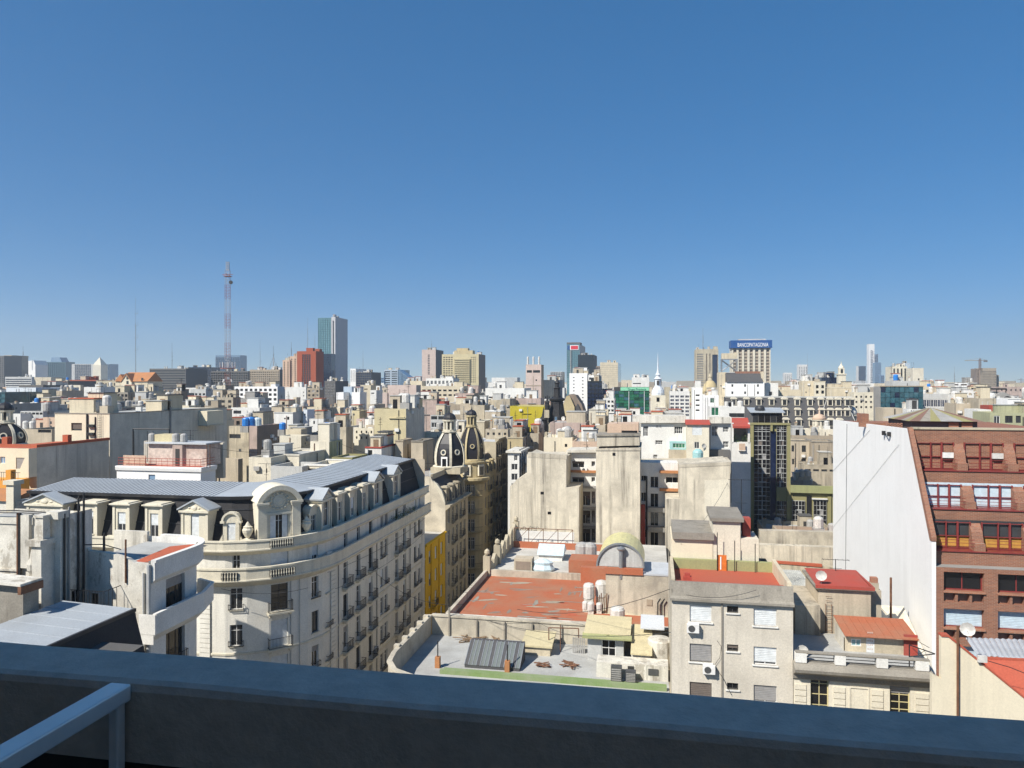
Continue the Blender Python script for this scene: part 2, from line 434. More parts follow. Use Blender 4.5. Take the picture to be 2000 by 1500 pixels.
# rooftop pieces (parts of the house that carries them)
def tank_mesh(mat):
 def f():
  m=MB();n=10
  m.lathe([(.46,.0),(.5,.06),(.5,.8),(.46,.84),(.40,.93),(.12,1.0)],n=n)
  return m.mesh(mat,'water_tank')
 return cached(('tank',mat),f)
def antenna_mesh():
 def f():
  m=MB();m.tube((0,0,0),(0,0,1),.009,4)
  m.tube((-.16,0,.94),(.16,0,.94),.006,3);m.tube((-.12,0,.85),(.12,0,.85),.006,3);m.tube((0,-.1,.78),(0,.1,.78),.006,3)
  return m.mesh('iron','antenna')
 return cached('ant',f)
def chimney_mesh(mat):
 def f():
  m=MB();m.box(-.5,.5,-.5,.5,0,.86);m.box(-.62,.62,-.62,.62,.86,.93);m.box(-.3,.3,-.3,.3,.93,1.0,1)
  return m.mesh([mat,'tile_orange'],'chimney')
 return cached(('chim',mat),f)
def dish_mesh():
 def f():
  m=MB();n=12
  for k in range(3):
   r0,r1=k/3,(k+1)/3
   for i in range(n):
    a=2*math.pi*i/n;b=2*math.pi*(i+1)/n
    pts=[(r*math.cos(t),-.12*(r*r),r*math.sin(t))for r,t in((r0,a),(r0,b),(r1,b),(r1,a))]
    m.face([(x*.45,y*.9,z*.45+.8)for x,y,z in pts])
  m.tube((0,.02,.8),(0,.1,0),.03,5,1);m.tube((0,-.02,.6),(0,-.4,.8),.015,4,1)
  return m.mesh(['tank_white','steel'],'satellite_dish')
 return cached('dish',f)
def clutter(B,n,rng,mats=None,big=True):
 r=B['root'];W,L,z=B['W'],B['L'],B['H']-B['ph']
 if W<2.4 or L<2.4:return
 mats=mats or[B['col'],B['col'],'white','cream','grey_light','beige']
 for i in range(n):
  k=rng.random();x=rng.uniform(.5,W-1.2);y=rng.uniform(.4,min(L,14)-1.0)
  if k<.30 and big:
   w=rng.uniform(1.8,min(4.2,W*.6));d=rng.uniform(1.8,min(4,L*.6));h=rng.uniform(1.6,3.2)
   x=min(x,W-w-.3);y=min(y,L-d-.3)
   ubox('stair_house',r,rng.choice(mats),x,x+w,y,y+d,z-.05,z+h)
   ubox('stair_house_roof',r,rng.choice(['roof_grey','roof_pale','roof_red','roof_dark']),x-.12,x+w+.12,y-.12,y+d+.12,z+h,z+h+.14)
   if rng.random()<.6:
    ubox('stair_house_door',r,rng.choice(['frame_dark','glass_black','wood']),x+w*.3,x+w*.3+.9,y-.03,y+.01,z,z+min(h-.2,2.0))
  elif k<.52:
   s=rng.uniform(1.0,1.7);hb=rng.uniform(.3,1.6)
   ubox('tank_stand',r,rng.choice(['white','grey','beige']),x,x+s*1.1,y,y+s*1.1,z-.03,z+hb)
   put('water_tank',tank_mesh(rng.choice(['tank_white','tank_grey','tank_grey','tank_white','tank_blue']if rng.random()<.3 else['tank_white','tank_grey'])),r,(x+s*.55,y+s*.55,z+hb),0,(s,s,s*rng.uniform(1.0,1.4)))
  elif k<.70:
   h=rng.uniform(1.2,2.6)
   put('chimney',chimney_mesh(rng.choice(['cream_dirty','white_dirty','beige_dirty'])),r,(x,y,z-.05),0,(.6,.6,h))
  elif k<.88:
   h=rng.uniform(2.5,6)
   put('antenna',antenna_mesh(),r,(x,y,z-.05),rng.uniform(0,3),(h*.7,h*.7,h))
  elif k<.94:
   ubox('air_conditioner',r,'ac_white',x,x+.9,y,y+.45,z+.1,z+.8)
   ubox('unit_base',r,'grey',x+.05,x+.85,y+.03,y+.42,z-.02,z+.1)
  else:
   put('satellite_dish',dish_mesh(),r,(x,y,z),rng.uniform(-.8,.8),(1.0,1.0,1.0))
# a house of the grid
FOOT,SHOW=[],[]
def ab(X,Y):return X*V.x+Y*V.y,X*U.x+Y*U.y
GL={'dk':'glass','wh':'glass','bk':'glass_black','nv':'glass_navy','bu':'glass_blue','tl':'glass_teal','gn':'glass_green','aq':'glass_aqua','sk':'glass_sky','bl':'blind_white','bg':'blind_grey','br':'blind_brown'}
def bld(name,label,x0,x1,yt,D,xs=None,L=12.0,col='cream',side=None,roof='roof_grey',front=(),sidew=(),yb=None,cat='building',ph=0.7,clut=0,base=0.0,group=None,seed=None,cope=None,rd=None,register=True):
 X0=(x0-CX)/F*D;Y0=D
 W=along_v(X0,Y0,x1);H=zat(yt,D)
 X1,Y1=X0+W*V.x,Y0+W*V.y
 right=True
 if xs is not None:
  if xs>x1:L=along_u(X1,Y1,xs)
  else:L=along_u(X0,Y0,xs);right=False
 elif(x0+x1)/2>1278:right=False
 r=root(name,label,cat,(X0,Y0,base),-TH,group)
 side=side or col  # side faces often take a darker colour that paints their shade
 rd=rd or max(.22,D*.0009)
 def fx(px):return along_v(X0,Y0,px)
 def fz(py,lx):return zat(py,Y0+lx*V.y)-base
 def sy(px):return along_u(X1,Y1,px)if right else along_u(X0,Y0,px)
 def sz(py,ly):return zat(py,(Y1 if right else Y0)+ly*U.y)-base
 H-=base
 fh,sh=[],[]
 def cells(spec,mapx,mapz,full):
  out=[]
  if spec[0]=='p':
   _,a,b,c,d,st=spec[:6];xa,xb=sorted((mapx(a),mapx(b)));zc=(xa+xb)/2
   out.append((xa,xb,mapz(d,zc),mapz(c,zc),st))
  else:
   _,nx,ny,wr,hr,st,ya,yb_=spec[:8]
   pa,pb=(spec[8],spec[9])if len(spec)>9 else(None,None)
   xa,xb=(sorted((mapx(pa),mapx(pb))))if pa is not None else(0.0,full)
   zt,zb=mapz(ya,xa),mapz(yb_,xa);cw=(xb-xa)/nx;chh=(zt-zb)/ny
   for j in range(ny):
    for i in range(nx):
     cx=xa+(i+.5)*cw;cz=zt-(j+.5)*chh
     out.append((cx-cw*wr/2,cx+cw*wr/2,cz-chh*hr/2,cz+chh*hr/2,st))
  return out
 for s_ in front:fh.append((s_,cells(s_,fx,fz,W)))
 for s_ in sidew:sh.append((s_,cells(s_,sy,sz,L)))
 m=MB()
 allf=[c[:4]for _,cs in fh for c in cs];alls=[c[:4]for _,cs in sh for c in cs]
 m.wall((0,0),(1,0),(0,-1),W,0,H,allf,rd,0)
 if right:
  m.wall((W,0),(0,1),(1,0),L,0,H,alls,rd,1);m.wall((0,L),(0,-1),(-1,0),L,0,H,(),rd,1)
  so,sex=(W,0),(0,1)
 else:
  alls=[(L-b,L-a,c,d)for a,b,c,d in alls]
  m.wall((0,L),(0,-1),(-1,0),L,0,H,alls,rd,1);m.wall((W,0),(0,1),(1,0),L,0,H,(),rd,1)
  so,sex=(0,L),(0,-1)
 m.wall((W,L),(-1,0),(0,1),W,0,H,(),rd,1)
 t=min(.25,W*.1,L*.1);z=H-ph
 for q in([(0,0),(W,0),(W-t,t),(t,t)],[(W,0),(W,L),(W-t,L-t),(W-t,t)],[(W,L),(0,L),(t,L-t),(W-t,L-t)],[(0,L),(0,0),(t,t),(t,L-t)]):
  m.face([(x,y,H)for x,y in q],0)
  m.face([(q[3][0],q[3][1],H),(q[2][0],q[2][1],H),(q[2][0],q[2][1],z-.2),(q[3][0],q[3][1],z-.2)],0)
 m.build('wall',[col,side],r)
 MB().face([(t-.02,t-.02,z),(W-t+.02,t-.02,z),(W-t+.02,L-t+.02,z),(t-.02,L-t+.02,z)]).build('roof',roof,r)
 if cope:
  c=MB()
  c.sweep([(0,0),(W,0),(W,L),(0,L)],[(-.3,H+.002),(-.3,H+.14),(.1,H+.14),(.1,H-.10),(.005,H-.10)])
  c.build('coping',cope,r)
 def panes(lst,o,ex,flip):
  for spec,cs in lst:
   st=spec[6 if False else(5 if spec[0]=='p' else 5)]
   joined=st.startswith('J')or len(cs)>130
   if joined:
    g=MB();stl=st.lstrip('J')or 'dk';en=(ex[1],-ex[0])
    for a,b,c,d,_ in cs:
     if flip:a,b=L-b,L-a
     q=[]
     for xx,zz in((a,c),(b,c),(b,d),(a,d)):q.append((o[0]+ex[0]*xx-en[0]*rd*.9,o[1]+ex[1]*xx-en[1]*rd*.9,zz))
     g.face(q)
    w=g.build('window_grid',GL.get(stl,'glass'),r);w['kind']='stuff'
   else:
    for a,b,c,d,s2 in cs:
     if flip:a,b=L-b,L-a
     add_window(r,o,ex,a,b,c,d,s2,rd)
 panes(fh,(0,0),(1,0),False);panes(sh,so,sex,not right)
 B=dict(root=r,W=W,L=L,H=H,ph=ph,X0=X0,Y0=Y0,D=D,col=col,fx=fx,fz=fz,sy=sy,sz=sz,right=right)
 if D<270 and H>6:
  rw=random.Random(int(x0*13+D*3));top=H-ph
  def onwall(w_,face_w,sidewall):
   k=rw.random();x=rw.uniform(.3,max(.4,face_w-1.1));z=top-rw.uniform(.6,7)
   if k<.35:nm,mt,a,d_,h_,z='downpipe',rw.choice(['grey','iron','rust','grey_light']),.11,.1,min(top,rw.uniform(5,12)),top-12
   elif k<.62:nm,mt,a,d_,h_='air_conditioner',rw.choice(['ac_white','ac_white','tank_grey']),.85,.4,.6
   elif k<.85:nm,mt,a,d_,h_='vent','ac_dark',rw.choice([.35,.5]),.04,rw.choice([.35,.5])
   else:nm,mt,a,d_,h_='wall_ledge',rw.choice(['grey',col]),min(face_w-.2,rw.uniform(1.5,4)),.25,.15
   if nm=='downpipe':z,h_=max(0,top-h_),top-max(0,top-h_)
   x=min(x,face_w-a-.05)
   if any(x<q[1]+.1 and x+a>q[0]-.1 and z<q[3]+.1 and z+h_>q[2]-.1 for q in w_):return
   if sidewall:ubox(nm,r,mt,W+.003,W+d_,x,x+a,z,z+h_)
   else:ubox(nm,r,mt,x,x+a,-d_,-.003,z,z+h_)
  if W>2:
   for _ in range(rw.choice([2,3,4,5])):onwall(allf,W,False)
  if right and L>3:
   for _ in range(rw.choice([1,2,3])):onwall(alls,min(L,12),True)
 if register:
  a0,b0=ab(X0,Y0);FOOT.append((a0,a0+W,b0,b0+L))
  lo,hi=min(x0,xs or x0),max(x1,xs or x1)
  SHOW.append((lo,hi,yb if yb is not None else yt+14,D,yt))
 if clut:clutter(B,int(clut*(2.1 if D<330 else 1.5))+1,random.Random(seed if seed is not None else int(x0*7+D)))
 return B
def frame_at(px,py,D):
 p=P(px,py,D);return p
# the setting: ground, street, haze
def struct(o):o['kind']='structure';return o
struct(MB().face([(-9000,-9000,0),(9000,-9000,0),(9000,9000,0),(-9000,9000,0)]).build('ground','city_ground'))
def strip(name,mat,a0,a1,b0,b1,z0,z1):
 p=[(V*a+U*b)for a,b in((a0,b0),(a1,b0),(a1,b1),(a0,b1))]
 return struct(MB().prism_z([(q.x,q.y)for q in p],z0,z1).build(name,mat))
ST_L,ST_R=-32.6,-21.3
strip('road','asphalt',ST_L+2.2,ST_R-2.2,-60,1500,-.1,.004)
strip('pavement_left','pave',ST_L,ST_L+2.2,-60,1500,-.1,.13)
strip('pavement_right','pave',ST_R-2.2,ST_R,-60,1500,-.1,.13)
strip('cross_road','asphalt',-200,ST_L-.01,62.2,68.6,-.1,.006)
# our own building: balcony parapet, handrail, the wall behind
def edge(px,py,h):k=h*F/(py-CY);return Vector(((px-CX)/F*k,k,CH-h))
HP=0.60
f0,f1=edge(0,1247,HP),edge(2000,1400,HP);n0,n1=edge(0,1311,HP),edge(2000,1481,HP)
d=(f1-f0).normalized();nrm=Vector((-d.y,d.x,0))
thick=(f0-n0).dot(nrm)
own=root('apartment_tower','grey plastered balcony parapet running across the bottom of the photo','parapet',(0,0,0),0)
a=f0-d*3.5;b=f1+d*3.5
par=MB()
def slab(m,a,b,t0,t1,z0,z1,mi=0):
 q=[a+nrm*t1,b+nrm*t1,b+nrm*t0,a+nrm*t0]
 m.prism_z([(p.x,p.y)for p in reversed(q)],z0,z1,mi)
prof=[]
r_=.018
zt=CH-HP
for t,z in((-thick,zt-.16),(-thick,zt-r_),(-thick+r_*.3,zt-r_*.3),(-thick+r_,zt),(-r_,zt),(-r_*.3,zt-r_*.3),(0,zt-r_),(0,zt-.9)):
 prof.append((t,z))
m=MB();k=len(prof);NS=40
for i in range(NS+1):
 c=a.lerp(b,i/NS)
 for t,z in prof:
  wob=.0016*math.sin(i*1.7+z*9)*(1 if t>-thick else .3)
  p=c+nrm*(t+wob);m.v.append((p.x,p.y,z+wob*.6))
for i in range(NS):
 for j in range(k-1):
  m.f.append((i*k+j,i*k+j+1,(i+1)*k+j+1,(i+1)*k+j));m.m.append(0)
m.build('coping','own_plaster',own,smooth=False)
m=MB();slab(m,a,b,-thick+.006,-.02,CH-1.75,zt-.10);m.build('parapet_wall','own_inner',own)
m=MB();slab(m,a-d*1,b+d*1,-3.4,-thick+.006,CH-1.95,CH-1.75);m.build('balcony_floor','pave',own)
m=MB();slab(m,a-d*1.5,b+d*6,-3.9,-3.4,0,CH+4.6);m.build('rear_wall','grey_light',own)
m=MB();slab(m,a-d*1,b+d*6,-3.4,-1.25,CH+1.9,CH+2.15);m.build('balcony_ceiling','white',own)
m=MB();slab(m,a-d*1,b+d*6,-.35,0,0,CH-1.96);m.build('facade_wall','grey_light',own)
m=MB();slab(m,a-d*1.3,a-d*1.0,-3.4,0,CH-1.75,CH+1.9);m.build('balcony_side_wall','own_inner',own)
rail=root('handrail','white metal handrail with square tubes inside the parapet, lower left corner','railing',(0,0,0),0)
hr=0.60
def rp(px,py,h):k=h*F/(py-CY);return Vector(((px-CX)/F*k,k,CH-h))
e=rp(216,1345,hr)
s=rp(-70,1508,hr)
dr=(e-s);dr.z=0;dr.normalize();nr=Vector((dr.y,-dr.x,0))
def bar(name,p,q,w,z0,z1,mat='alu'):
 a_,b_=p-nr*w/2,p+nr*w/2;c_,d_=q+nr*w/2,q-nr*w/2
 m=MB();m.prism_z([(v.x,v.y)for v in(a_,b_,c_,d_)],z0,z1)
 o=m.build(name,mat,rail);md=o.modifiers.new('bevel','BEVEL');md.width=.004;md.segments=2;return o
bar('top_rail',s-dr*.2,e+dr*.03,.046,CH-hr-.034,CH-hr)
bar('post',e+dr*.006,e+dr*.0285,.022,CH-1.75,CH-hr-.0345)
bar('lower_rail',s-dr*.6,e-dr*.024,.035,CH-hr-.34,CH-hr-.305)
bar('end_post',s-dr*.6,s-dr*.55,.048,CH-1.75,CH-hr-.0345)
# near buildings
def base_root(name,label,cat,px,D,base=0.0):
 X0=(px-CX)/F*D
 r=root(name,label,cat,(X0,D,base),-TH)
 return r,X0,D
def foot(X0,Y0,a0,a1,b0,b1,x0,x1,yb,D,yt=0):
 a,b=ab(X0,Y0);FOOT.append((a+a0,a+a1,b+b0,b+b1));SHOW.append((x0,x1,yb,D,yt))
def rail_mesh(w,d,h=1.0,mat='iron',gap=.13):
 def f():
  m=MB()
  for z0,z1 in((h-.04,h),(.06,.10)):
   m.box(0,w,-d,-d+.04,z0,z1);m.box(0,.04,-d+.04,0,z0,z1);m.box(w-.04,w,-d+.04,0,z0,z1)
  n=int(w/gap)
  for i in range(n+1):
   x=.01+(w-.04)*i/n;m.box(x,x+.022,-d+.008,-d+.03,.1,h-.04)
  n=max(1,int(d/gap))
  for i in range(1,n):
   y=-d+d*i/n;m.box(.008,.03,y,y+.022,.1,h-.04);m.box(w-.03,w-.008,y,y+.022,.1,h-.04)
  return m.mesh(mat,'railing')
 return cached(('rail',round(w,2),d,h,mat,gap),f)
def balcony(parent,o,ex,x0,x1,z,d=.6,slab='stone_pale',h=1.0):
 w=round(x1-x0,2);rz=math.atan2(ex[1],ex[0])
 s=put('balcony',cached(('bslab',w,d,slab),lambda:MB().box(-.08,w+.08,-d-.06,0,-.16,0).box(.1,.3,-d*.7,0,-.42,-.16).box(w-.3,w-.1,-d*.7,0,-.42,-.16).mesh(slab,'balcony')),parent,(o[0]+ex[0]*x0,o[1]+ex[1]*x0,z),rz)
 put('railing',rail_mesh(w,d,h),s);return s
def urn(parent,x,y,z,s=1.0,mat='stone_pale'):
 m=cached(('urn',mat),lambda:MB().box(-.32,.32,-.32,.32,0,.5).lathe([(.16,.5),(.12,.6),(.2,.68),(.36,1.0),(.40,1.2),(.30,1.35),(.34,1.42),(.2,1.5),(.1,1.7),(.02,1.8)],n=10).mesh(mat,'urn'))
 return put('urn',m,parent,(x,y,z),0,(s,s,s))
def baluster_mesh(w,h,mat,n):
 def f():
  m=MB()
  for i in range(n):
   x=w*(i+.5)/n;m.lathe([(.05,0),(.05,.05),(.03,.1),(.07,h*.4),(.03,h*.8),(.05,h-.04),(.05,h)],cx=x,cy=0,n=6)
  return m.mesh(mat,'balustrade')
 return cached(('bal',round(w,2),h,mat,n),f)
def dormer(parent,kind,x,y,z,rz,w,h,mat='stone_pale',depth=1.9,lean=1.1,opening=(.5,.62),glassf='frame_white',blind=None,drop=0):
 ow,oh=w*opening[0],h*opening[1];zo=h*.14
 def f():
  m=MB();x0,x1=-w/2,w/2
  if kind=='arch':
   hs=h-w/2
   m.wall((x0,0),(1,0),(0,-1),w,0,hs,[(w/2-ow/2,w/2+ow/2,zo,min(zo+oh,hs-.02))],.22)
   n=10;pts=[(w/2*math.cos(math.pi*i/n),hs+w/2*math.sin(math.pi*i/n))for i in range(n+1)]
   m.face([(a,0,b)for a,b in pts])
   for(a,b),(c,d)in zip(pts,pts[1:]):
    m.face([(a,0,b),(c,0,d),(c,depth,d),(a,depth,b)])
    k=1.16;k2=.92
    A=lambda q,s:(q[0]*s,hs+(q[1]-hs)*s)
    p1,p2,p3,p4=A((a,b),k),A((c,d),k),A((c,d),k2),A((a,b),k2)
    m.face([(p1[0],-.18,p1[1]),(p2[0],-.18,p2[1]),(p3[0],-.18,p3[1]),(p4[0],-.18,p4[1])])
    m.face([(p1[0],-.18,p1[1]),(p1[0],.35,p1[1]),(p2[0],.35,p2[1]),(p2[0],-.18,p2[1])])
    m.face([(p4[0],-.18,p4[1]),(p3[0],-.18,p3[1]),(p3[0],0,p3[1]),(p4[0],0,p4[1])])
   m.box(x0-.22,x0+.16,-.2,.3,hs-.2,hs);m.box(x1-.16,x1+.22,-.2,.3,hs-.2,hs)
   m.prism_x([(0,0),(lean*.3,hs),(depth,hs),(depth,0)],x0,x0+.02);m.prism_x([(0,0),(lean*.3,hs),(depth,hs),(depth,0)],x1-.02,x1)
   m.prism_y([(x0-.02,0),(x0-.5,0),(x0-.35,.35),(x0-.12,.8),(x0-.02,1.0)],-.05,.15);m.prism_y([(x1+.02,0),(x1+.12,.8),(x1+.35,.35),(x1+.5,0)],-.05,.15)
  else:
   hb=h-.28 if kind=='rect' else h*.74
   m.wall((x0,0),(1,0),(0,-1),w,0,hb,[(w/2-ow/2,w/2+ow/2,zo,min(zo+oh,hb-.1))],.22)
   for xx in(x0,x1):m.face([(xx,0,0),(xx,depth,0),(xx,depth,hb),(xx,0,hb)])
   m.box(x0-.05,x0+.2,-.09,.05,0,hb);m.box(x1-.2,x1+.05,-.09,.05,0,hb);m.box(x0-.1,x1+.1,-.14,.05,-.02,.22)
   if kind=='rect':
    m.box(x0-.14,x1+.14,-.2,depth,hb,hb+.12);m.box(x0-.26,x1+.26,-.32,depth+.1,hb+.12,hb+.24);m.box(x0+.05,x1-.05,-.12,depth,hb+.24,hb+.34)
   else:
    m.box(x0-.2,x1+.2,-.25,depth,hb,hb+.2)
    m.prism_y([(x0-.2,hb+.2),(x1+.2,hb+.2),(0,h)],-.1,depth)
    for s in(-1,1):
     m.prism_y([(s*(w/2+.34),hb+.2),(s*(w/2+.34),hb+.34),(0,h+.16),(0,h)],-.32,depth+.06,1)
  return m.mesh([mat,'zinc'],'dormer')
 d=put('dormer',cached(('dorm',kind,w,h,mat,depth),f),parent,(x,y,z),rz)
 hb=(h-w/2)if kind=='arch' else(h-.28 if kind=='rect' else h*.74)
 near_window(d,(0,0),(1,0),-ow/2,ow/2,zo,min(zo+oh,hb-(.02 if kind=='arch' else .1)),frame=glassf,nx=2,transom=.7,blind=blind,drop=drop,rd=.22)
 if kind=='ped':
  mm=cached(('tymp',w),lambda:MB().lathe([(.02,-.1),(.22,-.06),(.28,0),(.22,.06),(.02,.1)],n=10).lathe([(.02,-.08),(.13,0),(.02,.08)],cx=-.5,n=8).lathe([(.02,-.08),(.13,0),(.02,.08)],cx=.5,n=8).mesh(mat,'relief'))
  o=put('relief',mm,d,(0,-.12,h*.84));o.rotation_euler=(R(90),0,0);o.scale=(w/2.6,.8,1)
 return d
# the corner block with mansard roof
CR=8.7;CB=Vector((-20.02,66.46,0));FL,SL=20.9,30.6
mb=root('corner_apartment_block','cream corner apartment block with rounded corner, slate mansard and zinc roof','building',CB,-TH)
foot(CB.x,CB.y,-CR-FL,0.2,-.5,CR+SL,30,835,1270,66)
NF=7
arc=[(-CR+CR*math.sin(math.pi/2*i/NF),CR-CR*math.cos(math.pi/2*i/NF))for i in range(NF+1)]
mpath=[(-CR-FL,0)]+arc+[(0,CR+SL)]
ZS=[18.5,15.1,11.7,8.3,4.9]
def side_s(px):return along_u(CB.x,CB.y,px)-CR
segs=list(zip(mpath,mpath[1:]))
wallm=MB();wins=[]
for i,(p,q)in enumerate(segs):
 pv,qv=Vector(p),Vector(q);ex=(qv-pv).normalized();W=(qv-pv).length;en=(ex.y,-ex.x)
 holes=[]
 def addw(xc,w,z,h,**k):
  holes.append((xc-w/2,xc+w/2,z,z+h));wins.append((p,tuple(ex),xc-w/2,xc+w/2,z,z+h,k))
 if i==0:
  for xc in[W-3.0,W-7.2,W-11,W-14.8,W-18.6]:
   for z in ZS:addw(xc,1.1,z+.5,2.1,kind='n')
   addw(xc,1.0,22.0,2.1,kind='a')
 elif i in(2,4,6):
  j={2:0,4:1,6:2}[i]
  for z in ZS:
   if j==1:addw(W/2,1.6,z+.05,2.5,kind='b')
   elif j==0:addw(W/2,1.15,z+.5,2.0,kind='n')
   else:addw(W/2,.9,z+.4,2.1,kind='n')
  addw(W/2,[.7,1.7,.8][j],22.0,2.15,kind='a')
 elif i==len(segs)-1:
  for px,t in((642,'n'),(675,'b'),(700,'b'),(724,'b'),(746,'p'),(754,'p'),(775,'b'),(790,'b'),(811,'p'),(819,'p')):
   s=side_s(px)
   for z in ZS:addw(s,1.15 if t=='b' else 1.0,z+(.05 if t=='b' else .45),2.45 if t=='b' else 2.05,kind=t)
   addw(s,1.0,22.05,2.0,kind='a')
 wallm.wall(p,ex,en,W,0,24.3,holes,.28)
wallm.build('wall','stone_white',mb)
rr=random.Random(3)
for o,ex,x0,x1,z0,z1,k in wins:
 kd=k['kind'];bl=rr.choice([None,None,None,'blind_white','blind_grey']);
 near_window(mb,o,ex,x0,x1,z0,z1,frame=rr.choice(['frame_white','frame_white','frame_dark']),nx=2,transom=.72,blind=bl,drop=rr.choice([.3,.5,1.0]),rd=.28,gl=rr.choice(['glass','glass_black']),sill='stone_pale' if kd in 'np' else None)
 if kd=='b':balcony(mb,o,ex,x0-.32,x1+.32,z0-.06)
 elif kd in 'np' and rr.random()<.75:put('railing',rail_mesh(round(x1-x0+.2,2),.28,.55),mb,(o[0]+ex[0]*(x0-.1),o[1]+ex[1]*(x0-.1),z0-.02),math.atan2(ex[1],ex[0]))
 if rr.random()<.10:ac_unit(mb,o,ex,x1+.25,z0+.1)
def sw(name,mat,prof,path=None):return MB().sweep(path or mpath,prof).build(name,mat,mb)
sw('balcony_parapet','stone_pale',[(.003,21.15),(.25,21.3),(.55,21.42),(.9,21.75),(.9,22.9),(1.0,22.9),(1.0,23.05),(.68,23.05),(.68,21.95),(-.0,21.95)])
sw('roof_parapet','stone_pale',[(.003,24.05),(.2,24.2),(.62,24.5),(.62,25.35),(.70,25.35),(.70,25.5),(.34,25.5),(.34,24.85),(-2.4,24.85)])
for z in ZS[1:]:sw('string_course','stone_pale',[(.004,z-.35),(.09,z-.30),(.09,z-.12),(.004,z-.08)])
for z in(24.5,21.8):sw('cornice_moulding','stone_pale',[(.63 if z>23 else .91,z-.02),(.70 if z>23 else .99,z+.02),(.70 if z>23 else .99,z+.14),(.63 if z>23 else .91,z+.17)])
for(px_,py_),ang in((arc[0],0.0),(arc[NF],math.pi/2),((mpath[-1][0],mpath[-1][1]-.9),math.pi/2)):
 mm=MB()
 for i in range(46):
  z=.2+i*.45;mm.box(-.55,.55,-.10,0,z,z+.40)
 mm.build('quoin_strip','stone_white',mb,(px_,py_,0),ang)
sw('mansard_slope','slate',[(-.75,24.83),(-.95,25.6),(-1.95,29.05),(-2.5,29.05)])
for z,o_ in((26.6,-1.22),(28.0,-1.63)):sw('slate_band','zinc_dark',[(o_-.02,z),(o_+.05,z),(o_+.03,z+.1),(o_-.04,z+.1)])
sw('gutter','zinc_dark',[(-1.97,29.0),(-1.55,29.0),(-1.45,29.28),(-2.05,29.30)])
pw=.46;n=int((FL-.5)/pw)
pan=MB().face([(0,0,0),(pw,0,0),(pw,5.6,.62),(0,5.6,.62)]).box(pw-.05,pw-.005,.0,5.6,-.02,.0).mesh('zinc','roof_panel')
seam=MB();seam.prism_x([(0,0.0),(5.6,.62),(5.6,.65),(0,.03)],-.005,.055);seam=seam.mesh('zinc_seam','seam')
for i in range(n):
 o=put('roof_panel',pan,mb,(-CR-FL+.4+i*pw,1.62,29.30));put('seam',seam,o,(pw-.055,0,0))
MB().face([(-CR-FL+.4+n*pw,1.62,29.30),(-CR,1.62,29.30),(-CR,7.2,29.92),(-CR-FL+.4+n*pw,7.2,29.92)]).build('roof_panel','zinc',mb)
MB().sweep(arc,[(-1.62,29.30),(-7.22,29.92)],cap=False).build('corner_roof_sheet','zinc',mb)
ps=1.02;ns_=int((SL-.2)/ps)
pan2=MB().face([(-1.62,0,29.30),(-1.62,ps,29.30),(-7.2,ps,29.92),(-7.2,0,29.92)]).mesh('zinc','roof_panel')
seam2=MB().prism_y([(-1.62,29.30),(-1.62,29.335),(-7.2,29.955),(-7.2,29.92)],ps-.03,ps).mesh('zinc_seam','seam')
for i in range(ns_):o=put('roof_panel',pan2,mb,(0,CR+i*ps,0));put('seam',seam2,o)
MB().box(-CR-FL,-CR,7.2,14,0,27.4).box(-14,-7.2,14,CR+SL,0,27.4).build('rear_wall','cream_dirty',mb)
MB().wall((0-.01,CR+SL+.01),(-1,0),(0,1),7.2,0,29.2).build('end_wall','beige',mb)
def front_px(px):return along_v(CB.x,CB.y,px)
for px in(170,233,297):
 x=front_px(px);dormer(mb,'rect',x,.30,24.9,0,1.75,3.7,blind='blind_white',drop=.5 if px!=170 else .25)
 o=put('balustrade',baluster_mesh(1.1,.62,'stone_pale',7),mb,(x-.55,-.30,24.86))
 MB().box(-.95,.95,-.22,.1,0,.12).build('balustrade_rail','stone_pale',o,(.55,.05,.62))
 MB().box(-.95,-.58,-.2,.1,-.2,.62).box(.58,.95,-.2,.1,-.2,.62).build('balustrade_pier','stone_pale',o,(.55,.05,0))
dormer(mb,'ped',front_px(378),.2,24.9,0,2.7,4.15,depth=2.2,opening=(.32,.60),blind='blind_white',drop=1.0)
dormer(mb,'ped',front_px(85),.2,24.9,0,4.0,4.3,depth=2.2,opening=(.30,.5))
def arc_at(phi,off=0.0):
 r=CR+off;return(-CR+r*math.sin(phi),CR-r*math.cos(phi))
x,y=arc_at(R(15),-.7);dormer(mb,'arch',x,y,24.9,R(15),1.5,3.0,opening=(.52,.55),blind='blind_white',drop=1.0)
x,y=arc_at(R(74),-.7);dormer(mb,'arch',x,y,24.9,R(74),1.4,3.0,opening=(.5,.55))
for ph in(26,64):x,y=arc_at(R(ph),-.15);urn(mb,x,y,24.9,1.25)
pv=put('corner_pavilion',None,mb,(*arc_at(R(45),-.15),24.85),R(45))
m=MB();w=3.9;hs=3.95;rise=1.4
m.wall((-w/2,0),(1,0),(0,-1),w,0,hs-.6,[(w/2-.85,w/2+.85,.05,2.75)],.35)
n=14;Ra=(w*w/4+rise*rise)/(2*rise);zc=hs+rise-Ra;a0=math.asin(w/2/Ra)
pts=[(Ra*math.sin(-a0+2*a0*i/n),zc+Ra*math.cos(-a0+2*a0*i/n))for i in range(n+1)]
m.face([(-w/2,0,hs-.6),(w/2,0,hs-.6)]+[(x,0,z)for x,z in reversed(pts)])
for s in(-1,1):m.face([(s*w/2,0,0),(s*w/2,2.6,0),(s*w/2,2.6,hs),(s*w/2,0,hs)])
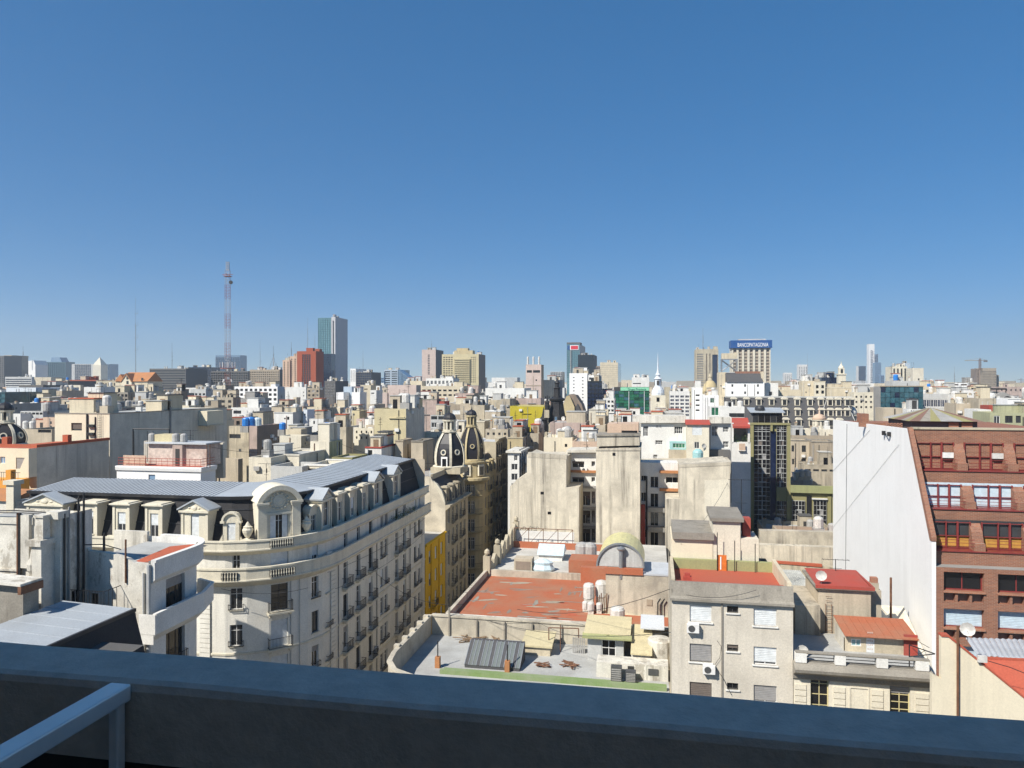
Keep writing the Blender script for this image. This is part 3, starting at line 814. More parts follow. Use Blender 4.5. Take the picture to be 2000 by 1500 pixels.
for(a,b),(c,d)in zip(pts,pts[1:]):
 k=.42;nx1,nz1=a/Ra,(b-zc)/Ra;nx2,nz2=c/Ra,(d-zc)/Ra
 A=[(a-nx1*.25,b-nz1*.25),(c-nx2*.25,d-nz2*.25),(c+nx2*.2,d+nz2*.2),(a+nx1*.2,b+nz1*.2)]
 m.face([(x,-.38,z)for x,z in A]);m.face([(A[3][0],-.38,A[3][1]),(A[2][0],-.38,A[2][1]),(A[2][0],2.6,A[2][1]),(A[3][0],2.6,A[3][1])])
 m.face([(A[0][0],-.38,A[0][1]),(A[0][0],0,A[0][1]),(A[1][0],0,A[1][1]),(A[1][0],-.38,A[1][1])])
for s in(-1,1):
 xa,xb=sorted((s*(w/2-.75),s*(w/2+.05)))
 m.box(xa,xb,-.22,.05,0,hs-.35);m.box(xa-.1,xb+.1,-.34,.05,hs-.35,hs-.12);m.box(xa-.18,xb+.18,-.46,.4,hs-.12,hs+.06);m.box(xa-.08,xb+.08,-.3,.05,0,.4)
 xa,xb=sorted((s*1.0,s*1.25));m.box(xa,xb,-.14,.02,0,2.9)
m.box(-1.3,1.3,-.16,.02,2.78,3.0)
m.build('pavilion_wall','stone_pale',pv)
m=MB();m.lathe([(.02,-.2),(.62,-.16),(.74,-.02),(.55,.06),(.5,.0),(.1,.1)],n=16);
for i in range(14):
 a=2*math.pi*i/14;m.lathe([(.02,-.16),(.17,0.0),(.02,.16)],cx=.85*math.cos(a)*1.15,cy=.85*math.sin(a),n=7)
for s in(-1,1):m.lathe([(.03,-.1),(.3,.0),(.03,.14)],cx=s*1.45,cy=-.28,n=8);m.lathe([(.03,-.1),(.22,.0),(.03,.14)],cx=s*1.75,cy=-.52,n=8)
o=m.build('cartouche','stone_pale',pv,(0,-.06,4.05));o.scale=(.85,.85,1);o.rotation_euler=(R(90),0,0)
near_window(pv,(0,0),(1,0),-.85,.85,.05,2.75,nx=4,transom=.78,rd=.35,gl='glass_black',blind=None)
MB().box(-.82,-.3,.12,.17,.08,2.7).box(.3,.82,.12,.17,.08,2.7).build('shutter','blind_white',pv)
o=put('balustrade',baluster_mesh(1.9,.62,'stone_dark' if False else 'stone_pale',9),pv,(-.95,-.62,-.02))
for px,kd,w,h in((645,'ped',2.3,4.4),(672,'rect',1.7,3.6),(696,'rect',1.7,3.6),(719,'rect',1.7,3.6),(744,'ped',2.7,4.4),(780,'ped',2.7,4.5)):
 dormer(mb,kd,-.45,CR+side_s(px),24.9,math.pi/2,w,h,blind=rr.choice([None,'blind_white']),drop=.6,opening=(.5,.58))
for ph,zz,off,w in((45,22.02,.93,2.4),(17,22.02,.93,1.5),(45,24.7,.63,2.2)):
 x,y=arc_at(R(ph),off+.0);o=put('balustrade_panel',None,mb,(x,y,zz),R(ph))
 MB().box(-w/2,w/2,-.012,.05,.0,.66).build('baluster_shade','frame_dark',o);put('balustrade',baluster_mesh(w,.66,'stone_pale',int(w/.22)),o,(-w/2,-.05,0))  # dark sheet paints the shade between the balusters
for px,z in((462,22.1),(518,22.15)):
 x,y=arc_at(R(19 if px<500 else 36),.1);ac_unit(mb,(x,y),(math.cos(R(19 if px<500 else 36)),math.sin(R(19 if px<500 else 36))),.6,z+.15)
ac_unit(mb,(0,CR),(0,1),side_s(634),22.5)
for px in(575,590):
 ph=R(52 if px<580 else 58);x,y=arc_at(ph,.06);MB().tube((x,y,0),(x,y,21.2),.05,6).build('downpipe','grey_light',mb)
for px in(660,735,800):s=side_s(px);MB().tube((.08,CR+s,0),(.08,CR+s,21.2),.06,6).build('downpipe','grey',mb)
for i in(-CR-2.5,-CR-15):MB().tube((i,.72,24.9),(i,1.7,29.0),.07,6).tube((i,1.7,29.0),(i,1.7,29.3),.07,6).build('downpipe','iron',mb)
for px in(765,775,787,795):
 s=side_s(px);pl=put('plant',None,mb,(.78,CR+s,23.0));m=MB();rp_=random.Random(px)
 for _ in range(90):
  a,b,c=rp_.gauss(0,.3),rp_.gauss(0,.5),abs(rp_.gauss(.25,.25));t=rp_.uniform(0,6);q=.12
  m.face([(a,b,c),(a+q*math.cos(t),b+q*math.sin(t),c+.05),(a+q*math.cos(t+.8),b+q*math.sin(t+.8),c+.14)])
 m.build('foliage','leaf' if px!=787 else 'leaf_dry',pl)
# weathered white corner house in the left foreground
X0,Y0=(290-CX)/F*52,52.0
wb=root('weathered_corner_house','weathered white house with curved roof parapet and balcony at left front','building',(X0,Y0,0),-TH)
foot(X0,Y0,-22,.3,-8,9,-20,405,1270,52)
fxl=lambda px,yo=0:along_v(X0+yo*U.x,Y0+yo*U.y,px)
SR=3.2;SLn=4.6
spath=[(0,0),(0,SLn)]+[(-SR+SR*math.cos(t),SLn+SR*math.sin(t))for t in[R(15*i)for i in range(1,7)]]+[(-9,SLn+SR)]
m=MB();wl=[]
for(p,q)in zip(spath,spath[1:]):
 ex=(Vector(q)-Vector(p));W=ex.length;ex.normalize();en=(ex.y,-ex.x);hs=[]
 if p==(0,0):
  for z0,z1 in((23.0,25.6),(18.9,21.6),(15.4,18)):
   hs.append((1.9,4.1,z0,z1));wl.append((p,tuple(ex),1.9,4.1,z0,z1))
 m.wall(p,ex,en,W,0,27.4,hs,.35)
m.wall((-9,SLn+SR),(0,-1),(-1,0),.1,0,27.4)
m.build('street_wall','white',wb)
for o,ex,a,b,c,d in wl:
 near_window(wb,o,ex,a,b,c,d,frame='frame_dark',nx=3,rd=.35,gl='glass_black',blind='blind_grey',drop=.3 if c>22 else 0)
put('railing',rail_mesh(2.3,.3,.9),wb,(0,1.85,18.92),math.pi/2)
def sw0(name,mat,prof,path):return MB().sweep(path,prof).build(name,mat,wb)
bp=spath[:-1]
sw0('roof_parapet','white',[(.003,25.7),(.28,25.85),(.5,26.1),(.5,27.3),(.6,27.34),(.6,27.5),(.2,27.5),(.2,26.2)],spath[:-1]+[(-5,SLn+SR)])
bpath=[(0.0,-.5),(0,SLn+.4),(-.8,SLn+2.6),(-2.2,SLn+3.2)]
sw0('balcony_parapet','white',[(.003,21.6),(.45,21.9),(.95,22.4),(.95,23.75),(1.0,23.75),(1.0,23.87),(.72,23.87),(.72,22.6),(0,22.6)],bpath)
MB().box(-.35,.95,-.56,-.502,22.4,23.8).box(-.3,.8,-.54,-.502,21.7,22.4).build('balcony_bracket','white',wb)
MB().tube((.12,-.14,14),(.12,-.14,27.2),.14,8).build('downpipe','grey_light',wb)
MB().tube((-.32,-.12,14),(-.32,-.12,26.6),.07,8).build('downpipe','grey_light',wb)
m=MB();a=fxl(150)
m.wall((a,0),(1,0),(0,-1),-a,0,27.0,[(fxl(176)-a,fxl(192)-a,23.0,24.9)],.25)
m.prism_y([(fxl(150),27.0),(fxl(150),28.2),(fxl(172),28.1),(fxl(172),27.95),(fxl(212),27.85),(fxl(235),27.7),(fxl(250),27.5),(fxl(262),27.25),(-.05,27.2),(-.05,27.0)],0,.35)
m.build('front_wall','white_dirty',wb)
near_window(wb,(a,0),(1,0),fxl(176)-a,fxl(192)-a,23.0,24.9,frame='frame_dark',nx=2,nz=3,gl='glass_black')
MB().face([(a,.36,27.0),(-.3,.36,26.9),(-.3,7.5,26.9),(a,7.5,27.0)]).build('roof','roof_grey',wb)
MB().face([(fxl(243),.4,27.02),(-.35,.4,27.02),(-.35,6.0,27.35),(fxl(243),5.0,27.3)]).build('red_roof','roof_red',wb)
MB().box(a,-9.0,7.5,7.8,0,27.8).build('rear_wall','white_dirty',wb)
MB().tube((fxl(247),-.08,25.8),(fxl(247),-.08,28.9),.07,6).build('rusty_pipe','rust',wb)
ya=-2.4
xa=fxl(-40,ya);xb=fxl(118,ya)
m=MB();m.wall((xa,ya),(1,0),(0,-1),xb-xa,0,30.7,(),.2);m.wall((xb,ya),(0,1),(1,0),2.9,0,30.9,[(1.0,2.0,23.6,25.4)],.25)
m.wall((xb,ya+2.9),(-1,0),(0,1),xb-xa,0,30.7)
m.build('tower_wall','white_dirty',wb);near_window(wb,(xb,ya),(0,1),1.0,2.0,23.6,25.4,frame='frame_white',nx=2,gl='glass_black')
MB().face([(xa,ya+.2,30.5),(xb,ya+.2,30.5),(xb,ya+2.8,30.5),(xa,ya+2.8,30.5)]).build('tower_roof','roof_grey',wb)
m=MB();m.box(fxl(-30,ya),fxl(41,ya),ya-.12,ya-.002,26.9,27.05).box(fxl(-30,ya),fxl(66,ya),ya-.1,ya-.002,30.2,30.72);m.build('ledge','white_dirty',wb)
m=MB();m.box(fxl(46,ya),fxl(62,ya),ya-.25,ya+.2,27.2,30.9).box(fxl(120,ya)-.9,fxl(120,ya)+.05,ya-.35,ya+.6,30.7,31.2);m.build('wall_pier','white_dirty',wb)
x=fxl(88,ya);x2=fxl(106,ya)
m=MB();m.box(x,x2,ya-1.1,ya-.002,0,29.0).box(x-.25,x2+.12,ya-1.3,ya-.002,29.0,29.4).box(x+.1,x2-.05,ya-.9,ya-.3,29.4,30.9).box(x,x2+.05,ya-1.0,ya-.2,30.9,31.05);m.build('chimney_stack','white_dirty',wb)
m=MB();m.box(fxl(68,ya),fxl(84,ya),ya-.9,ya-.002,25.4,26.6).lathe([(.3,26.6),(.14,26.8),(.35,27.2),(.38,27.6),(.2,28.0),(.1,28.6)],cx=fxl(76,ya),cy=ya-.5,n=10);m.build('stone_vase','white_dirty',wb)
for px,z0,z1,mt in((40,26.4,31.0,'rust'),(44,25.9,31.0,'iron')):MB().tube((fxl(px,ya),ya-.2,z0),(fxl(px,ya),ya-.2,z1),.1,6).build('downpipe',mt,wb)
for i,(yy,mt)in enumerate(((.25,'iron'),(.65,'grey'),(1.5,'iron'),(2.0,'iron'))):MB().tube((xb+.1,ya+yy,22),(xb+.1,ya+yy,31.0+.4*i),.075,6).build('downpipe',mt,wb)
MB().path([(xb+.1,ya+.3,31),(xb-3,ya-.5,31.25),(xb-6.8,ya-.4,31.05)],.05).path([(xb+.1,ya+.6,30.8),(xb-3,ya,31.0),(xb-6.8,ya,30.9)],.04).build('roof_pipes','iron',wb)
m=MB();cx0,cx1=fxl(112,-1.6),fxl(203,-1.6)
for i in range(17):
 x=cx0+(cx1-cx0)*i/16;m.box(x,x+.03,-1.63,-1.60,21.6,25.6)
for z in(22.2,23.2,24.4,25.55):m.box(cx0,cx1,-1.62,-1.59,z,z+.04)
for y in(-1.2,-.8,-.4):m.box(cx1,cx1+.03,y,y+.03,21.6,25.6)
m.box(cx1,cx1+.03,-1.6,0,25.55,25.6);m.build('iron_cage','iron',wb)
MB().box(cx0-.3,cx1+.4,-2.2,-.02,21.3,21.6).build('cage_ledge','rust',wb)
MB().box(fxl(100,-1.9),fxl(122,-1.9),-2.6,-1.3,21.2,22.4).build('white_box','white_clean',wb)
MB().path([(fxl(150),-.1,28.0),(fxl(166),-.2,28.4),(fxl(206),-.2,28.5),(fxl(240),-.2,28.2)],.04).path([(fxl(205),-.1,28.0),(fxl(205),-.1,29.3)],.09).build('roof_pipes','iron',wb)
MB().box(fxl(152),fxl(165),-.3,.1,28.3,29.3).build('meter_box','pink_dirty',wb)
for px in(146,149):MB().tube((fxl(px),-.15,24),(fxl(px),-.15,30.6-(px-146)*.3),.09,6).build('standpipe','rust' if px==146 else 'grey_light',wb)
# low annex with dark wall at the left edge
X1,Y1=(45-CX)/F*46,46.0
an=root('dark_walled_annex','low annex with dark stained wall and pale sloping roof at left edge','building',(X1,Y1,0),-TH)
m=MB();m.wall((-9,0),(1,0),(0,-1),9,0,27.4,(),.2);m.wall((0,0),(0,1),(1,0),1.2,0,27.4);m.build('wall','concrete_stained',an)
MB().prism_y([(-9,27.7),(.3,27.4),(.3,27.55),(-9,27.9)],-.5,1.2).build('roof','white_dirty',an);MB().box(.1,.35,-.5,1.2,26.9,27.4).build('gutter','rust',an)
foot(X1,Y1,-9,.3,-.5,4,-20,48,1260,46)
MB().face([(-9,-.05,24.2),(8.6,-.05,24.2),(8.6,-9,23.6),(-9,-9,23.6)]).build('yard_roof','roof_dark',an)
# slate mansard with pale metal top, nearest at left
pr=P(262,1190,48.0)
mn=root('slate_mansard_house','nearest house at left with pale metal roof top and dark slate side','building',(pr.x,pr.y,0),-TH)
zt=pr.z
nq=9
for i in range(nq):
 b0,b1=-12.5+12.5*i/nq,-12.5+12.5*(i+1)/nq
 o=MB().face([(-5.4,b0,zt+.25),(-.05,b0,zt+.02),(-.05,b1,zt+.02),(-5.4,b1,zt+.25)]).build('roof_panel','zinc',mn)
 MB().prism_y([(-5.4,zt+.25),(-.05,zt+.02),(-.05,zt+.05),(-5.4,zt+.28)],b1-.05,b1-.01).build('seam','zinc',o)
m=MB();m.prism_y([(0,zt),(1.5,zt-5.2),(-1,zt-5.2),(-1,zt-.02),(-.04,zt-.02)],-12.5,0);m.build('slate_slope','slate',mn)
MB().prism_y([(-.06,zt-.02),(-.06,zt+.07),(.12,zt+.07),(.12,zt-.16),(.05,zt-.16)],-12.55,.05).build('ridge_flashing','zinc_dark',mn)
MB().box(-5.3,2.0,-12.4,-.05,0,zt-5.2).build('wall','white',mn)
MB().box(-5.4,-5.2,-12.5,0,zt-5.2,zt+.2).build('rear_slope','slate',mn)
m=MB();n=12
for i in range(n):
 a,b=math.pi*i/n,math.pi*(i+1)/n
 for r0,r1 in((1.15,.8),):
  m.prism_y([(r0*math.cos(a),r0*math.sin(a)),(r0*math.cos(b),r0*math.sin(b)),(r1*math.cos(b),r1*math.sin(b)),(r1*math.cos(a),r1*math.sin(a))],-.3,.3)
m.box(-1.15,-.8,-.3,.3,-2.5,0).box(.8,1.15,-.3,.3,-2.5,0)
o=m.build('arched_hood','white',mn,(1.45,-.7,zt-4.2),0)
foot(pr.x,pr.y,-5.4,2,-12.5,0,20,270,1260,40)
# a frame that reads the photo at a given distance
class Fr:
 def __init__(s,name,label,cat,px,D,base=0.0,group=None):
  s.X0=(px-CX)/F*D;s.Y0=D;s.base=base
  s.r=root(name,label,cat,(s.X0,D,base),-TH,group)
 def x(s,px,y=0.0):return along_v(s.X0+y*U.x,s.Y0+y*U.y,px)
 def Y(s,x,y=0.0):return s.Y0+x*V.y+y*U.y
 def z(s,py,x=0.0,y=0.0):return zat(py,s.Y(x,y))-s.base
 def xz(s,px,py,y=0.0):x=s.x(px,y);return x,s.z(py,x,y)
 def yy(s,px,x=0.0):return along_u(s.X0+x*V.x,s.Y0+x*V.y,px)
 def reg(s,x0,x1,y0,y1,pxa,pxb,yb,yt=0):foot(s.X0,s.Y0,x0,x1,y0,y1,pxa,pxb,yb,s.Y0,yt)
 def box(s,name,mat,px0,px1,pyt,z0,y=0.0,d=1.0,parent=None):
  a,b=s.x(px0,y),s.x(px1,y);return ubox(name,parent or s.r,mat,a,b,y,y+d,z0,s.z(pyt,a,y))
 def poly(s,name,mat,pts,y=0.0,d=.3,parent=None):
  return MB().prism_y([s.xz(px,py,y)for px,py in pts],y,y+d).build(name,mat,parent or s.r)
 def wall(s,name,mat,px0,px1,pyt,z0,y=0.0,holes=(),rd=.25,d=None,parent=None):
  a,b=s.x(px0,y),s.x(px1,y);hs=[]
  for h in holes:
   x0,x1=s.x(h[0],y),s.x(h[1],y);xm=(x0+x1)/2
   hs.append((x0-a,x1-a,s.z(h[3],xm,y),s.z(h[2],xm,y)))
  m=MB();zt=s.z(pyt,a,y);m.wall((a,y),(1,0),(0,-1),b-a,z0,zt,hs,rd)
  if d:
   m.face([(a,y,zt),(b,y,zt),(b,y+d,zt),(a,y+d,zt)])
   m.wall((b,y),(0,1),(1,0),d,z0,zt);m.wall((a,y+d),(0,-1),(-1,0),d,z0,zt);m.wall((b,y+d),(-1,0),(0,1),b-a,z0,zt)
  m.build(name,mat,parent or s.r);return(a,y),hs,zt
 def glaze(s,o,hs,parent=None,**k):
  for h in hs:near_window(parent or s.r,o,(1,0),h[0],h[1],h[2],h[3],**k)
# left side of the street, going away: yellow house, two domed corners
def on_street(px):return along_u(CB.x,CB.y,px)
def street_root(name,label,px,cat='building'):
 s=on_street(px);p=CB+U*s
 return root(name,label,cat,(p.x,p.y,0),-TH),s,p
yr,sA,pA=street_root('yellow_house','bright yellow painted house squeezed between the corner block and domed house',831)
sB=on_street(869.5);pB=CB+U*sB;zt=zat(1036,pB.y);Ly=sB-sA
hs=[]
for z in(zt-3.3,zt-6.6,zt-9.9,zt-13.2):
 for k in(1.6,4.6,7.6):
  if k+1<Ly:hs.append((k,k+1.1,z,z+1.9))
m=MB();m.wall((0,0),(0,1),(1,0),Ly,0,zt,hs,.25)
m.wall((-9,0),(1,0),(0,-1),9,0,zt-.3);m.sweep([(0,0),(0,Ly)],[(.003,zt-.5),(.25,zt-.35),(.25,zt-.15),(.003,zt-.1)]);m.build('wall','yellow_paint',yr)
for i,h in enumerate(hs):near_window(yr,(0,0),(0,1),*h[:4],frame='frame_white',blind='blind_white',drop=1.0 if i%3 else .5,nx=2)
MB().face([(-9,0,zt-.25),(-.2,0,zt-.25),(-.2,Ly,zt-.25),(-9,Ly,zt-.25)]).build('roof','roof_pale',yr)
for k in(2.5,6.5):
 if k<Ly:MB().tube((.1,k,0),(.1,k,zt-.5),.07,6).build('downpipe','yellow_paint',yr)
for x,y in((-2,2),(-4.5,4)):ac_unit(yr,(x,y),(1,0),0,zt-.1)
foot(pA.x,pA.y,-9,.2,0,Ly,825,870,1190,pA.y)
for k,z in((3,zt-9.9),(6.2,zt-13.2)):
 if k+1.6<Ly:balcony(yr,(0,0),(0,1),k,k+1.6,z,slab='yellow_paint')
# stone house with first dome
def dome(parent,x,y,z,r,h,rib,skin,win=True,n=6,lan=2.3,cap='slate_dome',drum=0.0,rot=0.0):
 prof=[(1.0,0),(1.04,.12),(1.05,.26),(1.02,.40),(.96,.54),(.86,.68),(.73,.80),(.57,.91),(.44,1.0)]
 d=put('dome',None,parent,(x,y,z),rot)
 m=MB();m.lathe([(r*a,h*b)for a,b in prof],n=n,a0=math.pi/n);m.build('dome_shell',skin,d)
 for i in range(n):
  m=MB()
  a=math.pi/n+2*math.pi*i/n
  pts=[(r*(q+.03)*math.cos(a),r*(q+.03)*math.sin(a),h*b)for q,b in prof]
  t=Vector((-math.sin(a),math.cos(a),0))*r*.08;o=Vector((math.cos(a),math.sin(a),0))*r*.05
  for p,q in zip(pts,pts[1:]):
   p,q=Vector(p),Vector(q);m.face([p-t,q-t,q-t+o,p-t+o]);m.face([p+t,p+t+o,q+t+o,q+t]);m.face([p-t+o,q-t+o,q+t+o,p+t+o])
  m.build('dome_rib',rib,d)
 m=MB();m.lathe([(r*1.12,-.35),(r*1.16,-.12),(r*1.05,.02)],n=16);m.lathe([(r*.40,h),(r*.50,h+.1),(r*.52,h+.3),(r*.40,h+.4)],n=12);m.build('dome_ring',rib,d)
 if win:
  for i in range(n):
   a=2*math.pi*i/n
   wd=put('dome_window',cached(('oeil',r),lambda:MB().lathe([(r*.20,-.15),(r*.20,.18),(r*.13,.18),(r*.13,.05),(.01,.05)],n=14).mesh(rib,'dome_window')),d,(r*.90*math.cos(a),r*.90*math.sin(a),h*.42))
   wd.rotation_euler=(R(80),0,a+math.pi/2)
   wp=put('pane',cached(('oeilp',r),lambda:MB().lathe([(r*.13,.055),(.01,.06)],n=14).mesh('glass','pane')),d,(r*.90*math.cos(a),r*.90*math.sin(a),h*.42));wp.rotation_euler=(R(80),0,a+math.pi/2)
 lr=r*.40
 m=MB();m.lathe([(lr*1.15,h+.4),(lr*1.15,h+.6)],n=12)
 for i in range(8):
  a=2*math.pi*i/8+.2;m.lathe([(lr*.2,h+.6),(lr*.2,h+.4+lan*.85)],cx=lr*.9*math.cos(a),cy=lr*.9*math.sin(a),n=6)
 m.lathe([(lr*.55,h+.6),(lr*.55,h+.4+lan*.85)],n=8,mi=1)
 m.lathe([(lr*1.2,h+.4+lan*.85),(lr*1.25,h+.4+lan)],n=12);m.build('lantern',[rib,'frame_dark'],d)
 zc=h+.4+lan
 m=MB();m.lathe([(lr*1.12,zc),(lr*1.1,zc+lr*.35),(lr*.9,zc+lr*.75),(lr*.55,zc+lr*1.05),(lr*.1,zc+lr*1.2),(.03,zc+lr*1.5),(.02,zc+lr*2.0)],n=12);m.build('lantern_cap',cap,d,smooth=False)
 return d
sr_,sC0,pC=street_root('domed_stone_house','grey stone house with curved mansard and ribbed slate dome, left of the yellow-stone dome',870)
sC=on_street(914);Lc=sC-sC0;zc=zat(990,pC.y)
hs=[]
for j in range(6):
 z=zc-3.4*(j+1)+.5
 for k in range(5):
  y=1.4+k*(Lc-2.8)/4.6;hs.append((y,y+1.1,z,z+2.2))
m=MB();m.wall((0,0),(0,1),(1,0),Lc,0,zc,hs,.28);m.build('wall','stone',sr_)
for i,h in enumerate(hs):
 near_window(sr_,(0,0),(0,1),*h,frame='frame_white',transom=.7,gl='glass_black',blind='blind_grey' if i%3==0 else None,drop=.5)
 if(i%5)in(1,3):balcony(sr_,(0,0),(0,1),h[0]-.35,h[1]+.35,h[2]-.06,slab='stone')
MB().sweep([(0,0),(0,Lc)],[(.003,zc-.6),(.4,zc-.3),(.75,zc),(.75,zc+.25),(-.4,zc+.3)]).build('cornice','stone',sr_)
prof=[(-.2,zc+.25),(-.35,zc+1.2),(-.75,zc+2.4),(-1.5,zc+3.4),(-2.4,zc+4.0),(-2.5,zc+4.3)]
MB().sweep([(0,.5),(0,Lc)],prof).build('mansard_slope','slate_grey',sr_)
zp=zc+4.3
endp=[(-8,0),(0,0)]+[(0,zc)]+[(a+.12,b+.1)for a,b in prof[:-1]]+[(-2.4,zp+.4),(-8,zp+.4)]
MB().prism_y(endp,-.02,.5).build('party_wall','party',sr_)
MB().sweep([(0,-.03),(0,.5)],[(a+.14,b+.12)for a,b in prof]).build('verge','stone_pale',sr_)
MB().face([(-8,.5,zp),(-2.4,.5,zp),(-2.4,Lc,zp),(-8,Lc,zp)]).build('roof','roof_grey',sr_)
MB().box(-2.6,-2.3,.5,Lc,zp-.1,zp+.7).build('roof_parapet','stone',sr_)
for k in range(4):
 y=2.0+k*(Lc-4)/3;dormer(sr_,'rect',-.3,y,zc+.35,math.pi/2,1.5,2.6,mat='stone',depth=1.6)
mmm=MB()
for i in range(26):mmm.box(-7.8+i*.2,-7.77+i*.2,-.0,.03,zp+.4,zp+1.5)
mmm.box(-7.8,-2.7,0,.03,zp+1.45,zp+1.5);mmm.build('roof_railing','rust',sr_)
foot(pC.x,pC.y,-8,.2,0,Lc,800,916,1170,pC.y)
dp=P(878,908,126.0);lv=dp-pC;ld=Vector((lv.dot(V),lv.dot(U),0))
MB().box(ld.x-2.6,ld.x+2.6,ld.y-2.6,ld.y+2.6,zp-.1,dp.z-.2).build('dome_base','stone',sr_)
dome(sr_,ld.x,ld.y,dp.z,2.5,5.5,'stone_pale','slate_dome',lan=1.9,rot=R(20))
o=MB().box(-.55,.55,-.25,.1,0,1.7).box(-.35,.35,-.27,-.2,.0,1.4,1).build('dome_door',['white_clean','glass_black'],sr_,(ld.x-.2,ld.y-2.35,dp.z-.1))
# yellow-stone corner with second dome and round bay
er,sE,pE=street_root('domed_bay_house','yellow stone corner house with round bay, balconies and tall slate dome',936)
Rb=2.55;Le=on_street(968)-sE;zE=zat(937,pE.y)
m=MB();nb=20;bh=[]
for j in range(7):
 z=zE-3.4*(j+1)+.5;bh.append(z)
ctr=(-2.0,2.0)
pts=[(ctr[0]+Rb*math.cos(R(a)),ctr[1]+Rb*math.sin(R(a)))for a in range(-200,61,20)]
for p,q in zip(pts,pts[1:]):
 ex=Vector(q)-Vector(p);W=ex.length;ex.normalize();en=(ex.y,-ex.x)
 a=math.degrees(math.atan2(en[1],en[0]))
 holes=[(.08,W-.08,z,z+2.3)for z in bh]if(-122<a<-58)else[]
 m.wall(p,ex,en,W,0,zE,holes,.25)
 for h in holes:near_window(er,p,tuple(ex),*h,frame='frame_white',transom=.72,nx=2,blind='blind_white' if(h[2]*7%3)<1.4 else None,drop=.6)
m.build('bay_wall','stone_yellow',er)
for z in bh:
 bpth=[(ctr[0]+(Rb+.02)*math.cos(R(a)),ctr[1]+(Rb+.02)*math.sin(R(a)))for a in range(-150,-20,13)]
 b_=MB().sweep(bpth,[(0,z-.35),(.55,z-.2),(.65,z-.05),(0,z-.04)]).build('balcony','stone_yellow',er)
 mm=MB().sweep(bpth,[(.58,z+.85),(.62,z+.85),(.62,z+.9),(.58,z+.9)])
 for p,q in zip(bpth,bpth[1:]):
  for t in(0,.33,.66):
   v_=Vector(p).lerp(Vector(q),t);n_=(v_-Vector(ctr)).normalized()*.6;mm.box(v_.x+n_.x-.012,v_.x+n_.x+.012,v_.y+n_.y-.012,v_.y+n_.y+.012,z-.05,z+.86)
 mm.build('railing','iron',b_)
cpath=[(ctr[0]+Rb*math.cos(R(a)),ctr[1]+Rb*math.sin(R(a)))for a in range(-210,70,14)]
MB().sweep(cpath,[(.0,zE-.9),(.5,zE-.5),(.95,zE-.1),(.95,zE+.35),(.0,zE+.4)]).build('bay_cornice','stone_yellow',er)
dz=zat(898,pE.y)
m=MB();m.lathe([(Rb*.98,zE+.3),(Rb*.98,dz-.9),(Rb*1.06,dz-.8),(Rb*1.1,dz-.45),(Rb*.95,dz-.3)],cx=ctr[0],cy=ctr[1],n=20);m.build('drum','stone_yellow',er)
for a in(-95,-30):
 o=put('drum_window',cached('drumw',lambda:MB().box(-.75,.75,-.14,.2,0,2.1).box(-.5,.5,-.16,-.1,.15,1.7,1).mesh(['stone_pale','glass'],'drum_window')),er,(ctr[0]+Rb*math.cos(R(a)),ctr[1]+Rb*math.sin(R(a)),zE+.7),R(a+90))
dome(er,ctr[0],ctr[1],dz,2.25,5.9,'stone_yellow','slate_dome',lan=2.0,rot=R(-12))
hs=[]
for z in bh:
 for k in range(4):
  y=4.8+k*(Le-5.5)/3.6;hs.append((y,y+1.1,z,z+2.2))
m=MB();m.wall((0,3.6),(0,1),(1,0),Le-3.6,0,zE+.4,[(a-3.6,b-3.6,c,d)for a,b,c,d in hs],.28);m.wall((-9,1.4),(1,0),(0,-1),6.6,0,zE+.4,[(1.2,2.3,z,z+2.2)for z in bh],.28);m.build('wall','stone_yellow',er)
for i,h in enumerate(hs):
 near_window(er,(0,0),(0,1),*h,frame='frame_white',gl='glass_black')
 if i%2:balcony(er,(0,0),(0,1),h[0]-.3,h[1]+.3,h[2]-.05,slab='stone_yellow')
MB().sweep([(0,4),(0,Le)],[(-.1,zE+.3),(-.5,zE+2.2),(-1.4,zE+3.6),(-3,zE+3.9)]).build('mansard_slope','slate_grey',er)
for k in range(3):dormer(er,'rect',-.2,6.0+k*(Le-8)/2,zE+.4,math.pi/2,1.4,2.3,mat='stone_yellow',depth=1.5)
MB().box(-9,-1.5,4,Le,zE+.35,zE+3.85).build('attic_wall','beige',er)
foot(pE.x,pE.y,-9,.2,0,Le,895,970,1100,pE.y)
# next house of the street, in shade, many iron balconies
fr2,sF,pF=street_root('balconied_house','shaded house with iron balconies on every floor, last of the street row',968.5)
Lf=on_street(993)-sF;zf=zat(858,pF.y);hs=[]
for j in range(8):
 for k in range(6):y=1.0+k*(Lf-2)/5.6;hs.append((y,y+1.1,zf-3.3*(j+1),zf-3.3*(j+1)+2.2))
m=MB();m.wall((0,0),(0,1),(1,0),Lf,0,zf,hs,.25);m.wall((-10,0),(1,0),(0,-1),10,0,zf-.5);m.build('wall','stone',fr2)
for i,h in enumerate(hs):
 add_window(fr2,(0,0),(0,1),*h,'mix',.25)
 if(i%6)in(0,2,4):balcony(fr2,(0,0),(0,1),h[0]-.3,h[1]+.3,h[2]-.05,slab='stone',d=.8)
MB().sweep([(0,-.1),(0,Lf)],[(.003,zf-.7),(.6,zf-.2),(.6,zf+.1),(-.3,zf+.2)]).build('cornice','stone',fr2)
MB().face([(-10,0,zf-.6),(0,0,zf-.6),(0,Lf,zf-.6),(-10,Lf,zf-.6)]).build('roof','roof_silver',fr2)
foot(pF.x,pF.y,-10,.2,0,Lf,945,993,1000,pF.y)
